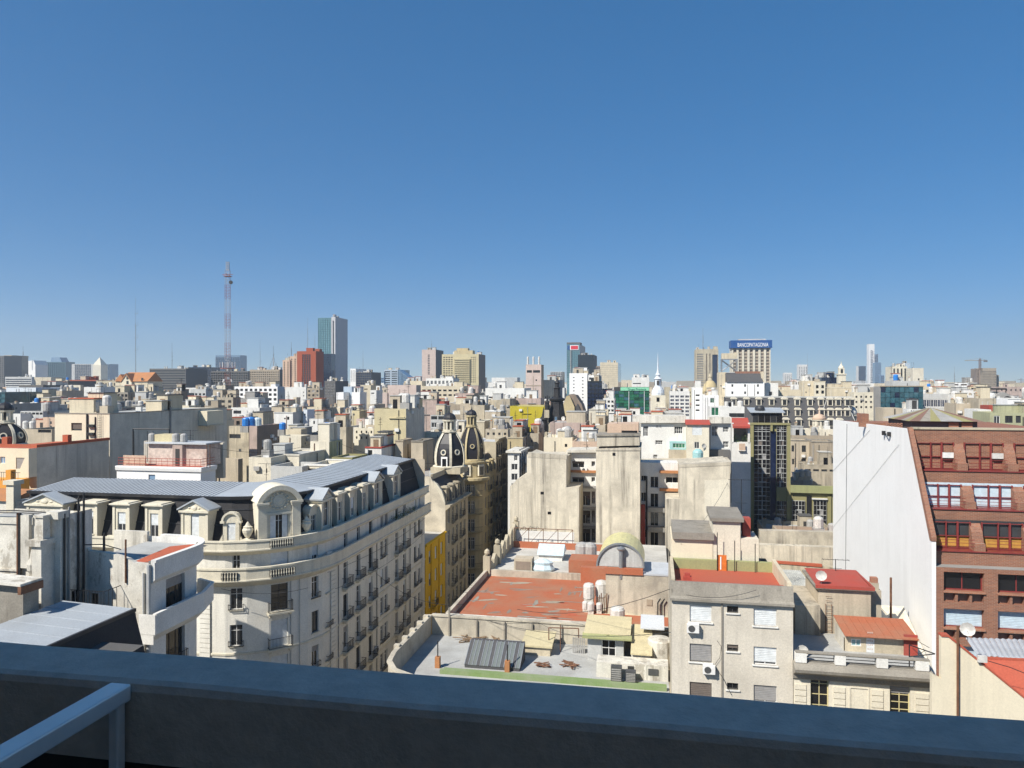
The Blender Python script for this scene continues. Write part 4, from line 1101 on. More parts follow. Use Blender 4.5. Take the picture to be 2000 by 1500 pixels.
# low roofs on the right of the street
gr=Fr('grey_roofed_corner_house','low corner house with cluttered grey roof terrace and curved street parapet','building',745,57.0)
GZ=16.3
W=gr.x(1311,2.0)
pth=[(W,-3.2),(7,-2.6),(3.2,-1.9),(1.3,-.9),(.3,.7),(0,2.6),(0,12.4)]
pth=list(reversed(pth));pth=[(x,y)for x,y in pth]
pth.reverse()
path_l=[(7,-2.6),(3.2,-1.9),(1.3,-.9),(.3,.7),(0,2.6),(0,12.4)][::-1]
MB().prism_z([(W,-3.2),(W,12.4)]+path_l,0,GZ).build('wall','cream_dirty',gr.r)
MB().prism_z([(W-.1,-3.1),(W-.1,12.3)]+[(x+.1,y+.05)for x,y in path_l],GZ+.002,GZ+.05).build('roof','roof_grey',gr.r)
MB().sweep(path_l,[(.02,GZ-1.2),(.02,GZ+1.75),(.12,GZ+1.78),(.12,GZ+1.95),(-.28,GZ+1.95),(-.28,GZ+1.78),(-.2,GZ+1.75),(-.2,GZ)]).build('street_parapet','party_stained',gr.r)
MB().box(gr.x(862,4),W-.3,3.5,3.9,GZ+.04,GZ+.38).build('front_parapet','moss',gr.r)
MB().box(gr.x(862,4),W-.3,3.9,4.9,GZ+.052,GZ+.062).build('mossy_strip','moss',gr.r)
for i,y in enumerate((3.6,5.6,7.6,9.6,11.4)):MB().box(-.33,.16,y,y+.45,GZ,GZ+2.1).build('parapet_pier','party_stained',gr.r)
for i in range(5):
 MB().box(-.34,-.28,4.1+i*2.0,5.5+i*2.0,GZ+.5,GZ+1.4).build('parapet_panel','concrete_stained',gr.r)if i<4 else None
gr.reg(-1,W,-3.5,12.4,735,1312,1330)
zb=18.1
bw=MB();bw.box(.25,W,12.4,12.75,GZ-.1,zb).box(.2,W,12.3,12.85,zb,zb+.14)
bw.build('boundary_wall','party_stained',gr.r)
for px in(876,930,984,1038,1095):x=gr.x(px,12.3);MB().box(x,x+.14,12.22,12.39,GZ,zb+.9 if px==876 else zb-.1).build('wall_rib','concrete_stained',gr.r)
x0,x1=gr.x(912,6),gr.x(1018,6)
m=MB();m.prism_x([(5.2,GZ+.3),(7.4,GZ+1.6),(7.9,GZ+1.6),(7.9,GZ),(5.2,GZ)],x0,x1);sk=m.build('skylight','slate_grey',gr.r)
n=14
for i in range(n+1):x=x0+(x1-x0)*i/n;MB().prism_x([(5.15,GZ+.3),(7.4,GZ+1.63),(7.4,GZ+1.68),(5.15,GZ+.35)],x-.03,x+.03).build('glazing_bar','steel',sk)
for i in range(n):
 xa=x0+(x1-x0)*i/n;xb=x0+(x1-x0)*(i+1)/n;MB().prism_x([(5.17,GZ+.305),(7.38,GZ+1.61),(7.38,GZ+1.63),(5.17,GZ+.325)],xa+.03,xb-.03).build('pane','skylight_sheet' if i%3 else 'slate_grey',sk)
x0,x1=gr.x(1022,9.5),gr.x(1078,9.5)
m=MB();m.box(x0+.1,x1-.1,9.0,11.4,GZ,GZ+.8);hb_=m.build('roof_hatch','cream_dirty',gr.r);MB().prism_x([(8.8,GZ+.8),(11.6,GZ+1.2),(11.6,GZ+1.35),(8.8,GZ+.95)],x0-.1,x1+.1).build('hatch_cover','yellow_cream',hb_)
x0,x1=gr.x(1148,9),gr.x(1288,9);xm=gr.x(1218,9)
hut=put('roof_hut',None,gr.r)
m=MB();m.wall((x0,8.8),(1,0),(0,-1),xm-x0,GZ,GZ+2.3,[(1.2,2.4,GZ+.5,GZ+1.9)],.15);m.wall((xm,8.8),(0,1),(1,0),3.4,GZ,GZ+2.3);m.wall((x0,12.2),(0,-1),(-1,0),3.4,GZ,GZ+2.3);m.build('hut_wall','grey_light',hut)
near_window(hut,(x0,8.8),(1,0),1.2,2.4,GZ+.5,GZ+1.9,frame='frame_white',nx=2,nz=2,gl='glass_black',rd=.15)
MB().prism_x([(8.6,GZ+2.3),(12.2,GZ+2.75),(12.2,GZ+2.9),(8.6,GZ+2.45)],x0-.3,xm+.6).build('hut_roof','yellow_cream',hut)
MB().prism_x([(8.2,GZ+2.1),(8.7,GZ+2.3),(8.7,GZ+2.45),(8.2,GZ+2.25)],x0-.4,xm+.7).build('hut_eave','olive_wall',hut)
MB().prism_x([(6.8,GZ+1.5),(11.8,GZ+2.3),(11.8,GZ+2.42),(6.8,GZ+1.62)],xm+.65,x1-.6).build('lean_to_roof','yellow_cream',hut)
MB().box(xm+.7,x1-.7,7.2,11.5,GZ,GZ+1.55).build('lean_to_wall','white_dirty',hut)
MB().prism_x([(10.0,GZ+2.6),(12.2,GZ+3.1),(12.2,GZ+3.2),(10.0,GZ+2.7)],x1-1.6,W-.4).build('metal_sheet','roof_silver',hut)
MB().lathe([(1.0,GZ),(1.0,GZ+2.2),(.9,GZ+2.3),(.2,GZ+2.45)],cx=x1+.0,cy=8.8,n=14).build('round_tank','white_dirty',gr.r)
MB().box(gr.x(1165,5.5),gr.x(1305,5.5),5.4,7.0,GZ,GZ+1.25).build('plant_room','white_dirty',gr.r)
x=gr.x(1216,5)
for i,(w,h)in enumerate(((.85,1.3),(.8,1.0))):
 o=MB().box(0,w,-.5,0,.1,h).build('air_conditioner','ac_dark',gr.r,(x-.9+i*1.15,5.0,GZ))
 mm=MB()
 for k in range(6):mm.box(.05,w-.05,-.53,-.505,.2+k*(h-.3)/6,.2+(k+.55)*(h-.3)/6)
 mm.build('louvre','grey',o)
MB().box(gr.x(1226,5.3),gr.x(1238,5.3),5.34,5.38,GZ,GZ+1.1).build('door','frame_dark',gr.r)
MB().box(gr.x(1266,5.3),gr.x(1286,5.3),5.34,5.38,GZ+.5,GZ+1.0).build('vent_grille','ac_dark',gr.r)
rj=random.Random(4)
def debris(name,px,py_,n,mat,s=1.2):
 p=P(px,py_,0.0001);k=(CH-GZ)/((py_-CY)/F);X,Y=(px-CX)/F*k,k
 q=Vector((X-gr.X0,Y-gr.Y0,0));lx,ly=q.dot(V),q.dot(U)
 o=root(name[0],name[1],name[2],(X,Y,GZ+.05),-TH)
 m=MB()
 for _ in range(n):
  a=rj.uniform(0,3.1);c,d_=math.cos(a)*s*rj.uniform(.3,.8),math.sin(a)*s*rj.uniform(.2,.5);x,y=rj.uniform(-s,s)*.5,rj.uniform(-s,s)*.4
  m.tube((x-c,y-d_,rj.uniform(.05,.3)),(x+c,y+d_,rj.uniform(.05,.3)),.05,5)
 m.build('timber',mat,o)
debris(('timber_pile','loose pile of pale planks and pipes beside the dark skylight','timber'),920,1252,16,'wood',1.5)
debris(('timber_pile','brown scrap heap in front of the yellow hut, left one','scrap'),1060,1303,10,'rust',.8)
debris(('timber_pile','rusty bed frame lying in front of the yellow hut','scrap'),1112,1302,12,'rust',1.2)
debris(('timber_pile','short planks left behind the hatch','timber'),968,1252,6,'wood',.9)
for px,py_,nm in((855,1300,'thin chimney pot post on the mossy edge, left of the skylight'),(991,1308,'thin chimney pot post on the mossy edge, right of the skylight')):
 k=23.5*F/(py_-CY);o=root('chimney_post',nm,'chimney',((px-CX)/F*k,k,GZ+.05),-TH)
 MB().box(-.2,.2,-.2,.2,0,.9).build('base','tile_orange',o);MB().tube((0,0,.9),(0,0,2.2),.05,6).build('rod','iron',o)
m=MB()
x=gr.x(1072,10);m.path([(x,10,GZ),(x,10,GZ+2.2),(x+2.6,10.3,GZ+2.2),(x+2.6,10.3,GZ)],.05);m.path([(x+1,10.2,GZ),(x+1,10.2,GZ+2.5)],.04);m.build('pipe_frame','rust',gr.r)
mm=MB();x=gr.x(1118,10)
for i in range(7):mm.box(x+i*.16,x+i*.16+.1,10.2,10.3,GZ,GZ+1.4)
mm.build('pallet','grey',gr.r)
def cable(label,pts,sag=.4,r=.018):
 o=MB()
 for a,b in zip(pts,pts[1:]):
  a,b=Vector(a),Vector(b);q=[]
  for i in range(9):
   t=i/8;v_=a.lerp(b,t);v_.z-=sag*4*t*(1-t);q.append(v_)
  o.path(q,r,4)
 return tag(o.build('cable','cable'),label,'cable')
cable('thin black cable slung from the boundary wall over the grey roof',[P(876,1190,70),P(1050,1215,66),P(1190,1240,62)],.6)
# orange roof house
orr=Fr('orange_roofed_house','low house with a big orange-red painted flat roof and white tanks','building',878,71.5)
OZ=17.3
W1=orr.x(1170,2)
W2=orr.x(1311,2)
MB().box(0,W2,-1.55,36.0,0,OZ).build('wall','cream_dirty',orr.r)
MB().box(.2,W1,-.9,15.3,OZ+.002,OZ+.05).build('roof','roof_orange',orr.r)
MB().box(W1,W2,-.9,3.6,OZ+.002,OZ+.05).build('side_roof','roof_orange',orr.r)
MB().box(.3,W2,15.7,35.8,OZ+.002,OZ+.05).build('rear_roof','roof_pale',orr.r)
m=MB();m.sweep([(W2,-1.5),(.0,-1.5)][::-1],[(-.35,OZ),(-.35,OZ+.55),(.05,OZ+.55),(.05,OZ-.5)]);m.build('front_parapet','roof_orange',orr.r)
MB().box(0,W2,-1.6,-1.1,OZ+.56,OZ+.68).build('front_coping','white_dirty',orr.r)
MB().box(-.05,.3,-1.2,36,OZ,OZ+.75).build('side_parapet','party_stained',orr.r)
MB().box(.3,W1+1,15.3,15.7,OZ,OZ+.8).build('dividing_parapet','party_stained',orr.r)
MB().box(.0,.55,15.2,15.9,OZ,OZ+2.4).build('corner_pillar','stone',orr.r)
m=MB()
for i in range(7):
 y=16.2+i*2.6;h=.9+i*.25;m.box(-.05,.35,y,y+2.0,OZ,OZ+h)
 m.prism_x([(y,OZ+h),(y+1.0,OZ+h+.55),(y+2.0,OZ+h)],-.05,.35)
m.build('scrolled_parapet','stone',orr.r)
for y,z in((15.5,2.4),(21.3,2.4),(34,3.0)):
 MB().box(-.2,.6,y-.4,y+.4,OZ,OZ+z).lathe([(.2,OZ+z),(.35,OZ+z+.3),(.3,OZ+z+.6),(.05,OZ+z+.8)],cx=.2,cy=y,n=10).build('parapet_finial','stone',orr.r)
orr.reg(-.5,W2,-1.7,36.2,870,1312,1220)
for i,(dx,dy,s)in enumerate(((0,0,1.15),(1.2,.8,1.25),(.3,-1.2,.7),(-.3,-.7,.6),(1.1,-.9,.6))):
 x=orr.x(1150,4.5)+dx
 ubox('tank_stand',orr.r,'white_dirty',x-s*.4,x+s*.4,4.6+dy-s*.4,4.6+dy+s*.4,OZ,OZ+(1.2 if s>1 else .3))
 put('water_tank',tank_mesh('tank_white'),orr.r,(x,4.6+dy,OZ+(1.2 if s>1 else .3)),0,(s,s,s*1.35))
m=MB();x=orr.x(1166,4)
for i in range(6):m.tube((x+i*.18,3.9,OZ),(x+i*.18+.1,3.8,OZ+1.6+.2*(i%3)),.05,5)
m.build('tank_pipes','rust',orr.r)
for i in range(60):
 x,y=rj.uniform(.8,W1-2),rj.uniform(.2,14);m=MB();n=8
 sx,sy=rj.uniform(.15,1.3),rj.uniform(.06,.3);a=rj.choice([0,0,1.57,.4])
 pts=[]
 for k in range(n):
  t=2*math.pi*k/n;q=rj.uniform(.7,1.2);u_,v_=sx*q*math.cos(t),sy*q*math.sin(t);pts.append((u_*math.cos(a)-v_*math.sin(a),u_*math.sin(a)+v_*math.cos(a),0))
 m.face(pts);m.build('tar_patch',rj.choice(['brown','tan','concrete_stained','roof_red']),orr.r,(x,y,OZ+.056+.002*(i%5)))
vx0,vx1=orr.x(1183,4.0),W2
vz=orr.z(1108,vx0,4.0)
MB().box(vx0,vx1,4.0,9.0,OZ,vz-.6).build('stair_hall_wall','party_stained',orr.r)
MB().box(vx0-.1,orr.x(1256,4),3.85,4.3,vz-.6,vz+.0).build('red_band','roof_orange',orr.r)
MB().box(orr.x(1256,4.1),vx1,3.95,9.0,vz-.6,vz-.45).build('corrugated_roof','roof_silver',orr.r)
va,vb=orr.x(1166,5),orr.x(1258,5);vr=(vb-va)/2;vc=(va+vb)/2
bv=put('barrel_vault',None,orr.r,(vc,4.4,vz))
n=16
for j in range(5):
 m=MB()
 for i in range(n):
  a,b=math.pi*i/n,math.pi*(i+1)/n;y0,y1=j*1.15,(j+1)*1.15-.03
  m.face([(vr*math.cos(a),y0,vr*1.0*math.sin(a)),(vr*math.cos(b),y0,vr*math.sin(b)),(vr*math.cos(b),y1,vr*math.sin(b)),(vr*math.cos(a),y1,vr*math.sin(a))])
 m.build('vault_sheet','vault_yellow',bv)
m=MB();m.face([(vr*.98*math.cos(math.pi*i/n),.05,vr*.98*math.sin(math.pi*i/n))for i in range(n+1)]);m.build('vault_end','grey_light',bv)
m=MB()
for i in range(n):
 a,b=math.pi*i/n,math.pi*(i+1)/n;m.prism_y([(vr*1.02*math.cos(a),vr*1.02*math.sin(a)),(vr*1.02*math.cos(b),vr*1.02*math.sin(b)),(vr*.95*math.cos(b),vr*.95*math.sin(b)),(vr*.95*math.cos(a),vr*.95*math.sin(a))],-.12,.1)
m.build('vault_rim','steel',bv)
MB().tube((.1,-.25,-1.1),(.1,-.25,1.7),.22,10).lathe([(.3,1.7),(.42,1.85),(.42,1.95),(.05,2.1)],cx=.1,cy=-.25,n=10).build('flue','steel',bv)
MB().box(orr.x(1263,3.9),orr.x(1274,3.9),3.93,4.0,OZ+1.0,OZ+1.6).build('vent','tan',orr.r)
for px in(1285,1293):x=orr.x(px,3.6);MB().path([(x,3.7,OZ),(x,3.7,OZ+1.4),(x+.25,3.7,OZ+1.8)],.07).build('vent_pipe','iron',orr.r)
put('water_tank',tank_mesh('tank_white'),orr.r,(orr.x(1206,1.5),1.5,OZ),0,(1.4,1.4,1.5))
b0=orr.x(1112,17);b1=orr.x(1186,17)
MB().box(b0,b1,16.2,19.5,OZ,orr.z(1091,b0,17)).build('orange_stair_house','roof_orange',orr.r)
MB().box(orr.x(1130,12),orr.x(1190,12),14.2,15.2,OZ,orr.z(1112,W1,14)).build('orange_upstand','roof_orange',orr.r)
for px in(1136,1152):put('water_tank',tank_mesh('tank_grey'),orr.r,(orr.x(px,20),20.4,OZ+1.2),0,(1.6,1.6,2.2))
ubox('tank_stand',orr.r,'roof_orange',orr.x(1128,20),orr.x(1165,20),19.6,21.4,OZ,OZ+1.2)
x=orr.x(1077,25);m=MB();m.box(x-1.5,x+1.5,24,27,OZ,OZ+.8);sk2=m.build('skylight_base','white',orr.r);MB().prism_x([(23.7,OZ+.8),(25.5,OZ+1.9),(27.3,OZ+.8)],x-1.7,x+1.7).build('skylight','glassfibre',sk2)
x=orr.x(1022,18);MB().box(x-1.2,x+1.0,18.3,20.0,OZ,OZ+1.5).build('louvred_box','beige',orr.r);MB().box(x-1.0,x+.8,18.25,18.3,OZ+.2,OZ+1.2).build('louvre','brown',orr.r)
x=orr.x(1056,17);put('covered_machine',cached('tarp',lambda:MB().lathe([(1.0,0),(1.15,.3),(.9,.8),(1.0,1.1),(.5,1.4),(.1,1.5)],n=9).mesh('glassfibre','covered_machine')),orr.r,(x,19.0,OZ),0,(1.25,.8,1))
MB().box(.5,W1+3,30.6,30.9,OZ,OZ+.9).build('red_upstand','roof_orange',orr.r)
x0,x1=orr.x(1003,31),orr.x(1118,31)
m=MB()
for i in range(5):x=x0+(x1-x0)*i/4;m.tube((x,31.5,OZ),(x,31.5,OZ+2.6),.05,5)
m.path([(x0,31.5,OZ+2.6),(x1,31.5,OZ+2.6)],.05);
for i in range(4):x=x0+(x1-x0)*i/4;m.tube((x,31.5,OZ+.4),(x+(x1-x0)/4,31.5,OZ+2.6),.03,4)
m.build('pipe_trellis','rust',orr.r)
MB().box(x0,x1,33,33.3,OZ,OZ+1.9).build('low_white_wall','white',orr.r)
# tall party-wall block behind the orange roofs
pw=Fr('party_wall_block','tall blank weathered party walls with narrow shafts of windows, centre','building',996,108.0)
pw.poly('left_party_wall','party',[(996,1279),(996,950),(1007,940),(1007,938),(1029,925),(1029,888),(1045,893),(1106,893),(1106,952),(1131,952),(1131,1279)],0,9)
pw.poly('left_wall_coping','party_stained',[(1031,893),(1031,884),(1107,889),(1107,897)],-.04,1.2)
for px,py_ in((1059,963),(1073,1002)):
 x,z=pw.xz(px,py_);MB().box(x-.25,x+.25,-.02,.1,z-.2,z+.2).build('vent_hole','glass_black',pw.r)
pw.poly('middle_party_wall','party',[(1164,1278),(1164,880),(1250,878),(1250,1278)],.2,11)
pw.poly('middle_wall_top','party_stained',[(1163,880),(1163,877),(1251,875),(1251,880)],.1,11.2)
pw.poly('water_tank_house','party_stained',[(1166,872),(1166,851),(1249,850),(1249,870)],1.2,6)
pw.poly('tank_house_coping','concrete_stained',[(1164,852),(1164,849),(1250,847),(1250,851)],1.0,6.4)
pw.poly('upper_tank_house','salmon',[(1186,850),(1186,828),(1247,827),(1247,848)],4.5,5)
for a,b,c,d_ in((1214,1245,841,845),(1170,1182,873,876),(1186,1208,873,877),(1228,1247,872,876)):
 x0,z0=pw.xz(a,d_,1.2);x1,z1=pw.xz(b,c,1.2);MB().box(x0,x1,.95,1.19,z0,z1).build('slot','glass_black',pw.r)
x,z=pw.xz(1199,887,.2);MB().box(x-.2,x+.2,.15,.3,z-.2,z+.2).build('vent_hole','glass_black',pw.r)
pw.poly('right_party_wall','party',[(1300,1279),(1300,975),(1327,975),(1327,912),(1426,906),(1426,1279)],-.6,11)
pw.poly('right_wall_coping','party_stained',[(1326,913),(1326,908),(1427,902),(1427,909)],-.65,1.6)
pw.poly('patched_render','ivory',[(1376,1279),(1376,938),(1425,936),(1425,1279)],-.63,.02)
rows1=[(901,914),(932,944),(960,988),(997,1024),(1033,1060)]
hl=[(1117,1141,a,b)for a,b in rows1[:2]]+[(1133,1153,a,b)for a,b in rows1[2:]]+[(1155,1162,a,b-3)for a,b in rows1]
o,hs,zt_=pw.wall('left_shaft_wall','white',1106,1166,884,0,6.0,hl,.5,4)
pw.glaze(o,hs,frame='frame_white',nx=2,gl='glass_black',rd=.5,blind='blind_brown',drop=.35)
for py_ in(920,950,991,1028):x0,z=pw.xz(1107,py_,5.6);x1,_=pw.xz(1165,py_,5.6);MB().box(x0,x1,5.5,5.99,z-.2,z+.15).build('shaft_ledge','tile_orange' if py_<930 else 'grey',pw.r)
pw.poly('shaft_roof_slab','grey_and_shaded_wall',[(1106,884),(1106,880),(1166,879),(1166,884)],5.2,6)
x0,z=pw.xz(1136,917,5.9);ac_unit(pw.r,(x0,5.99),(1,0),0,z-.3)
hr=[(1252,1262,a,b-4)for a,b in((929,944),(962,984),(1000,1020),(1035,1055))]+[(1300,1327,932,944),(1315,1324,966,982)]+[(1270,1286,964,992),(1270,1286,1000,1028),(1270,1286,1040,1075),(1270,1286,931,953)]
o,hs,zt_=pw.wall('right_shaft_wall','white',1250,1328,903,0,6.0,hr,.5,4)
pw.glaze(o,hs,frame='frame_white',nx=2,gl='glass_black',rd=.5)
MB().box(pw.x(1252,5),pw.x(1260,5),5.0,5.98,0,pw.z(983,10,5)).build('red_shaft','red_paint',pw.r)
for py_ in(921,956):x0,z=pw.xz(1288,py_,5.5);x1,_=pw.xz(1328,py_,5.5);MB().box(x0,x1,5.2,5.98,z-.2,z+.15).build('shaft_ledge','tile_orange',pw.r)
for py_ in(995,1033):x0,z=pw.xz(1266,py_,5.5);x1,_=pw.xz(1298,py_,5.5);MB().box(x0,x1,4.6,5.98,z-.25,z+.4).build('shaft_balcony','grey',pw.r)
x=pw.x(1263,5.7);MB().tube((x,5.7,8),(x,5.7,pw.z(930,x,5.7)),.12,6).build('downpipe','iron',pw.r)
pw.reg(0,pw.x(1426),-.7,12,995,1427,1070)
m=MB();rg=random.Random(2)
for i in range(12):
 x,z=pw.xz(1003+i*4.2,1036+rg.uniform(-4,4));pts=[(x+.35*math.cos(t)*rg.uniform(.5,1),-.03,z+.45*math.sin(t)*rg.uniform(.5,1))for t in[k*.9 for k in range(6)]];m.path(pts,.025,4)
m.build('graffiti','grey_dark',pw.r)
clutterB=dict(root=pw.r,W=pw.x(1106)-pw.x(1031),L=8,H=pw.z(889,0,0)+.2,ph=.2,col='party')
# white rear houses behind the party walls
wt=Fr('white_rear_house','row of white rear facades with red roofed stair tower and turquoise tank','building',1252,124.0)
o,hs,zt_=wt.wall('rear_wall','white',1252,1428,826,0,3.0,[(1281,1286,830,835),(1288,1292,830,835),(1317,1333,833,847),(1280,1294,860,868),(1256,1266,832,852),(1276,1284,888,899),(1390,1402,832,852),(1412,1423,833,844),(1412,1423,862,874),(1386,1396,890,902)],.3,6)
wt.glaze(o,hs,frame='frame_white',nx=4,nz=2,gl='glass',rd=.3)
wt.poly('rear_terrace_edge','white_dirty',[(1235,826),(1235,812),(1340,812),(1340,826)],2.4,5)
wt.poly('rear_terrace_edge','white_dirty',[(1386,827),(1386,815),(1429,815),(1429,827)],2.4,5)
o,hs,z1=wt.wall('stair_tower','ivory',1341,1385,829,0,.0,[(1352,1371,833,850),(1356,1366,863,876)],.15,3)
wt.glaze(o,hs[:1],frame='frame_white',nx=1,blind='blind_white',drop=1.0,rd=.15);wt.glaze(o,hs[1:],frame='frame_white',nx=2,gl='glass',rd=.15)
x0,x1=wt.x(1339),wt.x(1387);MB().prism_x([(-.4,z1),(1.6,z1+.75),(1.8,z1+.75),(3.2,z1)],x0,x1).build('stair_tower_roof','red_paint',wt.r)
x0,x1=wt.x(1308,2),wt.x(1340,2);o,hs,z1=wt.wall('glazed_porch','turquoise',1308,1340,862,0,2.0,[(1314,1338,866,875)],.2,1)
wt.glaze(o,hs,frame='frame_white',nx=4,gl='glass_green',rd=.2)
o,hs,z1=wt.wall('porch_base','beige_dirty',1306,1341,878,0,1.9,(),.2,1.0)
wt.poly('terrace_floor_edge','party_stained',[(1250,925),(1250,903),(1427,900),(1427,925)],-4.0,6)
x,z=wt.xz(1363,893,-2.5);put('turquoise_tank',cached('tqt',lambda:MB().lathe([(.5,0),(.5,.78),(.42,.9),(.2,1.0)],n=12).mesh('turquoise','tank')),wt.r,(x,-2.5,wt.z(908,x,-2.5)),0,(1.7,1.7,2.6))
x,z=wt.xz(1374,872);put('satellite_dish',dish_mesh(),wt.r,(x,-.2,z-.6),.5,(.9,.9,.9))
o,hs,z1=wt.wall('dark_lean_to','grey_dark',1385,1426,878,0,2.2,(),.2,.7)
for px in(1380,1387,1428):x=wt.x(px,2.2);MB().tube((x,2.3,20),(x,2.3,wt.z(830,x,2.3)),.07,5).build('downpipe','grey',wt.r)
wt.reg(0,wt.x(1428),-4,9,1240,1430,925)
tw=Fr('white_tower_wall','tall white blank tower wall with red awning terrace near its top','building',1427,136.0)
tw.poly('tower_wall','white',[(1427,1169),(1427,864),(1466,864),(1466,1169)],0,10)
tw.poly('terrace_back','grey',[(1428,866),(1428,826),(1465,826),(1465,866)],3.2,1)
for px in(1429,1461):x=tw.x(px);MB().box(x,x+.35,0,3.2,tw.z(866,x),tw.z(826,x)).build('terrace_post','white',tw.r)
x0,x1=tw.x(1430),tw.x(1464);za,zb=tw.z(832,x0),tw.z(818,x0);MB().prism_x([(-.8,za),(-.7,za+.1),(2.8,zb+.1),(2.8,zb)],x0,x1).build('awning','red_paint',tw.r);MB().box(x0,x1,-.82,-.78,za-.35,za+.02).build('awning_valance','red_paint',tw.r)
for px in(1433,1458):
 x=tw.x(px);m=MB();rp_=random.Random(px)
 for _ in range(120):
  a,b,c=rp_.gauss(0,.45),rp_.gauss(0,.3),abs(rp_.gauss(.6,.6));t=rp_.uniform(0,6);q=.18
  m.face([(a,b,c),(a+q*math.cos(t),b+q*math.sin(t),c+.05),(a+q*math.cos(t+.8),b+q*math.sin(t+.8),c+.2)])
 m.build('plant','leaf',tw.r,(x,.8,tw.z(864,x)))
x0,z0=tw.xz(1443,879);x1,z1=tw.xz(1455,866);MB().box(x0,x1,-.5,-.45,z0,z1).build('hatch','salmon',tw.r);MB().box(x0-.1,x1+.1,-.52,-.02,z0-.1,z0).build('hatch_ledge','white',tw.r)
tw.reg(0,tw.x(1466),0,10,1426,1466,1010)
# olive framed glazed tower and its lower wing
ol=Fr('olive_glazed_tower','narrow tower of gridded windows in an olive frame, dark penthouse on top','building',1466,148.0)
zt_=ol.z(829)
Wt=ol.x(1544)
MB().box(0,Wt,.6,12,0,zt_-.3).build('core_wall','olive',ol.r)
for a,b in((1466,1472),(1537,1544)):ol.box('frame_pier','olive',a,b,829,0,0,1.0)
ol.box('frame_top','olive',1466,1544,826,zt_-.05,-.1,1.2)
x0,z0=ol.xz(1505,842);x1,_=ol.xz(1509,842);ubox('frame_post',ol.r,'olive',x0,x1,-.05,.5,z0,zt_-.1)
ubox('dark_recess',ol.r,'glass_navy',ol.x(1505),ol.x(1516),.45,.59,0,ol.z(842))
def grid_panel(fr,pxa,pxb,pya,pyb,y=.3,nx=4,parent=None):
 xa,xb=fr.x(pxa,y),fr.x(pxb,y);za,zb=fr.z(pyb,xa,y),fr.z(pya,xa,y)
 w,h=round(xb-xa,2),round(zb-za,2)
 def f():
  m=MB()
  for i in range(nx+1):x=w*i/nx;m.box(max(0,x-.018),min(w,x+.018),-.06,.05,0,h)
  for z in(0,.34*h,.68*h,h):m.box(0,w,-.08 if z in(0,h)else-.05,.04,max(0,z-(.10 if z==0 else .018)),z+(.07 if z==h else .018))
  m.box(w*.25,w*.75,-.07,.05,.36*h,.40*h);m.box(w*.48,w*.52,-.07,.05,.38*h,.96*h)
  return m.mesh('frame_grey','window')
 o=put('window',cached(('gp',w,h,nx),f),parent or fr.r,(xa,y,za))
 put('pane',cached(('gpp',w,h),lambda:MB().box(0,w,.06,.1,0,h).mesh('glass_black','pane')),o)
 for k in range(2):
  if RNG.random()<.5:
   bx=w*.25*(1+k*2%3);put('curtain',cached(('gpc',w,h,k),lambda:MB().box(w*.26,w*.48,.045,.055,.05,h*.33).mesh(RNG.choice(['blind_brown','blind_grey']),'curtain')),o,(0 if k==0 else w*.26,0,0));break
 return o
ys=[830,843]+[843+27*(i+1)for i in range(7)]
for a,b in zip(ys,ys[1:]):grid_panel(ol,1473,1504,a,b)
for i,(a,b)in enumerate(zip(ys,ys[1:])):
 if i!=5:grid_panel(ol,1517,1536,a,b,nx=3)
ol.box('blank_panel','olive',1517,1537,843+27*4+1,ol.z(843+27*5-1),.2,.3)
x0=ol.x(1470,1);x1=ol.x(1528,1);z0=zt_+.15;z1=ol.z(806,x0,1)
MB().box(x0,x1,1.2,6,z0,z1).build('penthouse','grey_dark',ol.r)
for i in range(5):x=x0+(x1-x0)*i/5;MB().box(x+.08,x+(x1-x0)/5-.08,1.1,1.19,z0+.1,z1-.15).build('penthouse_pane','glass_black' if i%3 else 'glass',ol.r)
MB().prism_x([(.6,z1),(.6,z1+.12),(6.4,z1+.9),(6.4,z1+.75)],x0-.5,x1+.5).build('penthouse_roof','zinc',ol.r)
x=ol.x(1478,3);m=MB();m.lathe([(1.0,0),(1.0,.5),(.8,.9),(.3,1.1)],n=12);m.build('covered_tank','zinc_dark',ol.r,(x+.6,3,z1+.35))
ol.box('wing_wall','olive',1544.2,1632,962,0,.4,8)
ol.box('wing_parapet','olive_wall',1544.2,1632,948,ol.z(962,Wt,-.2),-.3,.6)
for a,b,n in((1547,1572,4),(1589,1614,4)):
 for c,d_ in((978,1006),(1006,1034)):grid_panel(ol,a,b,c,d_,.2,n)
ubox('wing_recess',ol.r,'glass_black',ol.x(1576),ol.x(1586),.3,.39,0,ol.z(968,Wt))
ubox('wing_pier',ol.r,'olive',ol.x(1617),ol.x(1624),.1,.5,0,ol.z(968,Wt))
ubox('wing_canopy',ol.r,'frame_white',ol.x(1586),ol.x(1616),-.2,.4,ol.z(974,Wt),ol.z(972,Wt))
ol.reg(0,ol.x(1632),-.4,12,1464,1632,1035)
sw_=Fr('stained_garden_walls','two stepped stained cream walls below the olive glazed wing','wall',1482,100.0)
sw_.poly('upper_wall','party_stained',[(1484,1322),(1484,1036),(1640,1040),(1640,1322)],3,1.2)
sw_.poly('lower_wall','party',[(1484,1322),(1484,1064),(1640,1070),(1640,1322)],0,1.2)
sw_.poly('red_coping','roof_red',[(1509,1100),(1509,1096),(1606,1103),(1606,1108)],-2.5,.6)
sw_.poly('low_wall','cream_dirty',[(1500,1322),(1500,1100),(1640,1108),(1640,1322)],-2.4,.6)
sw_.reg(0,sw_.x(1640),-3,4.5,1480,1626,1110)
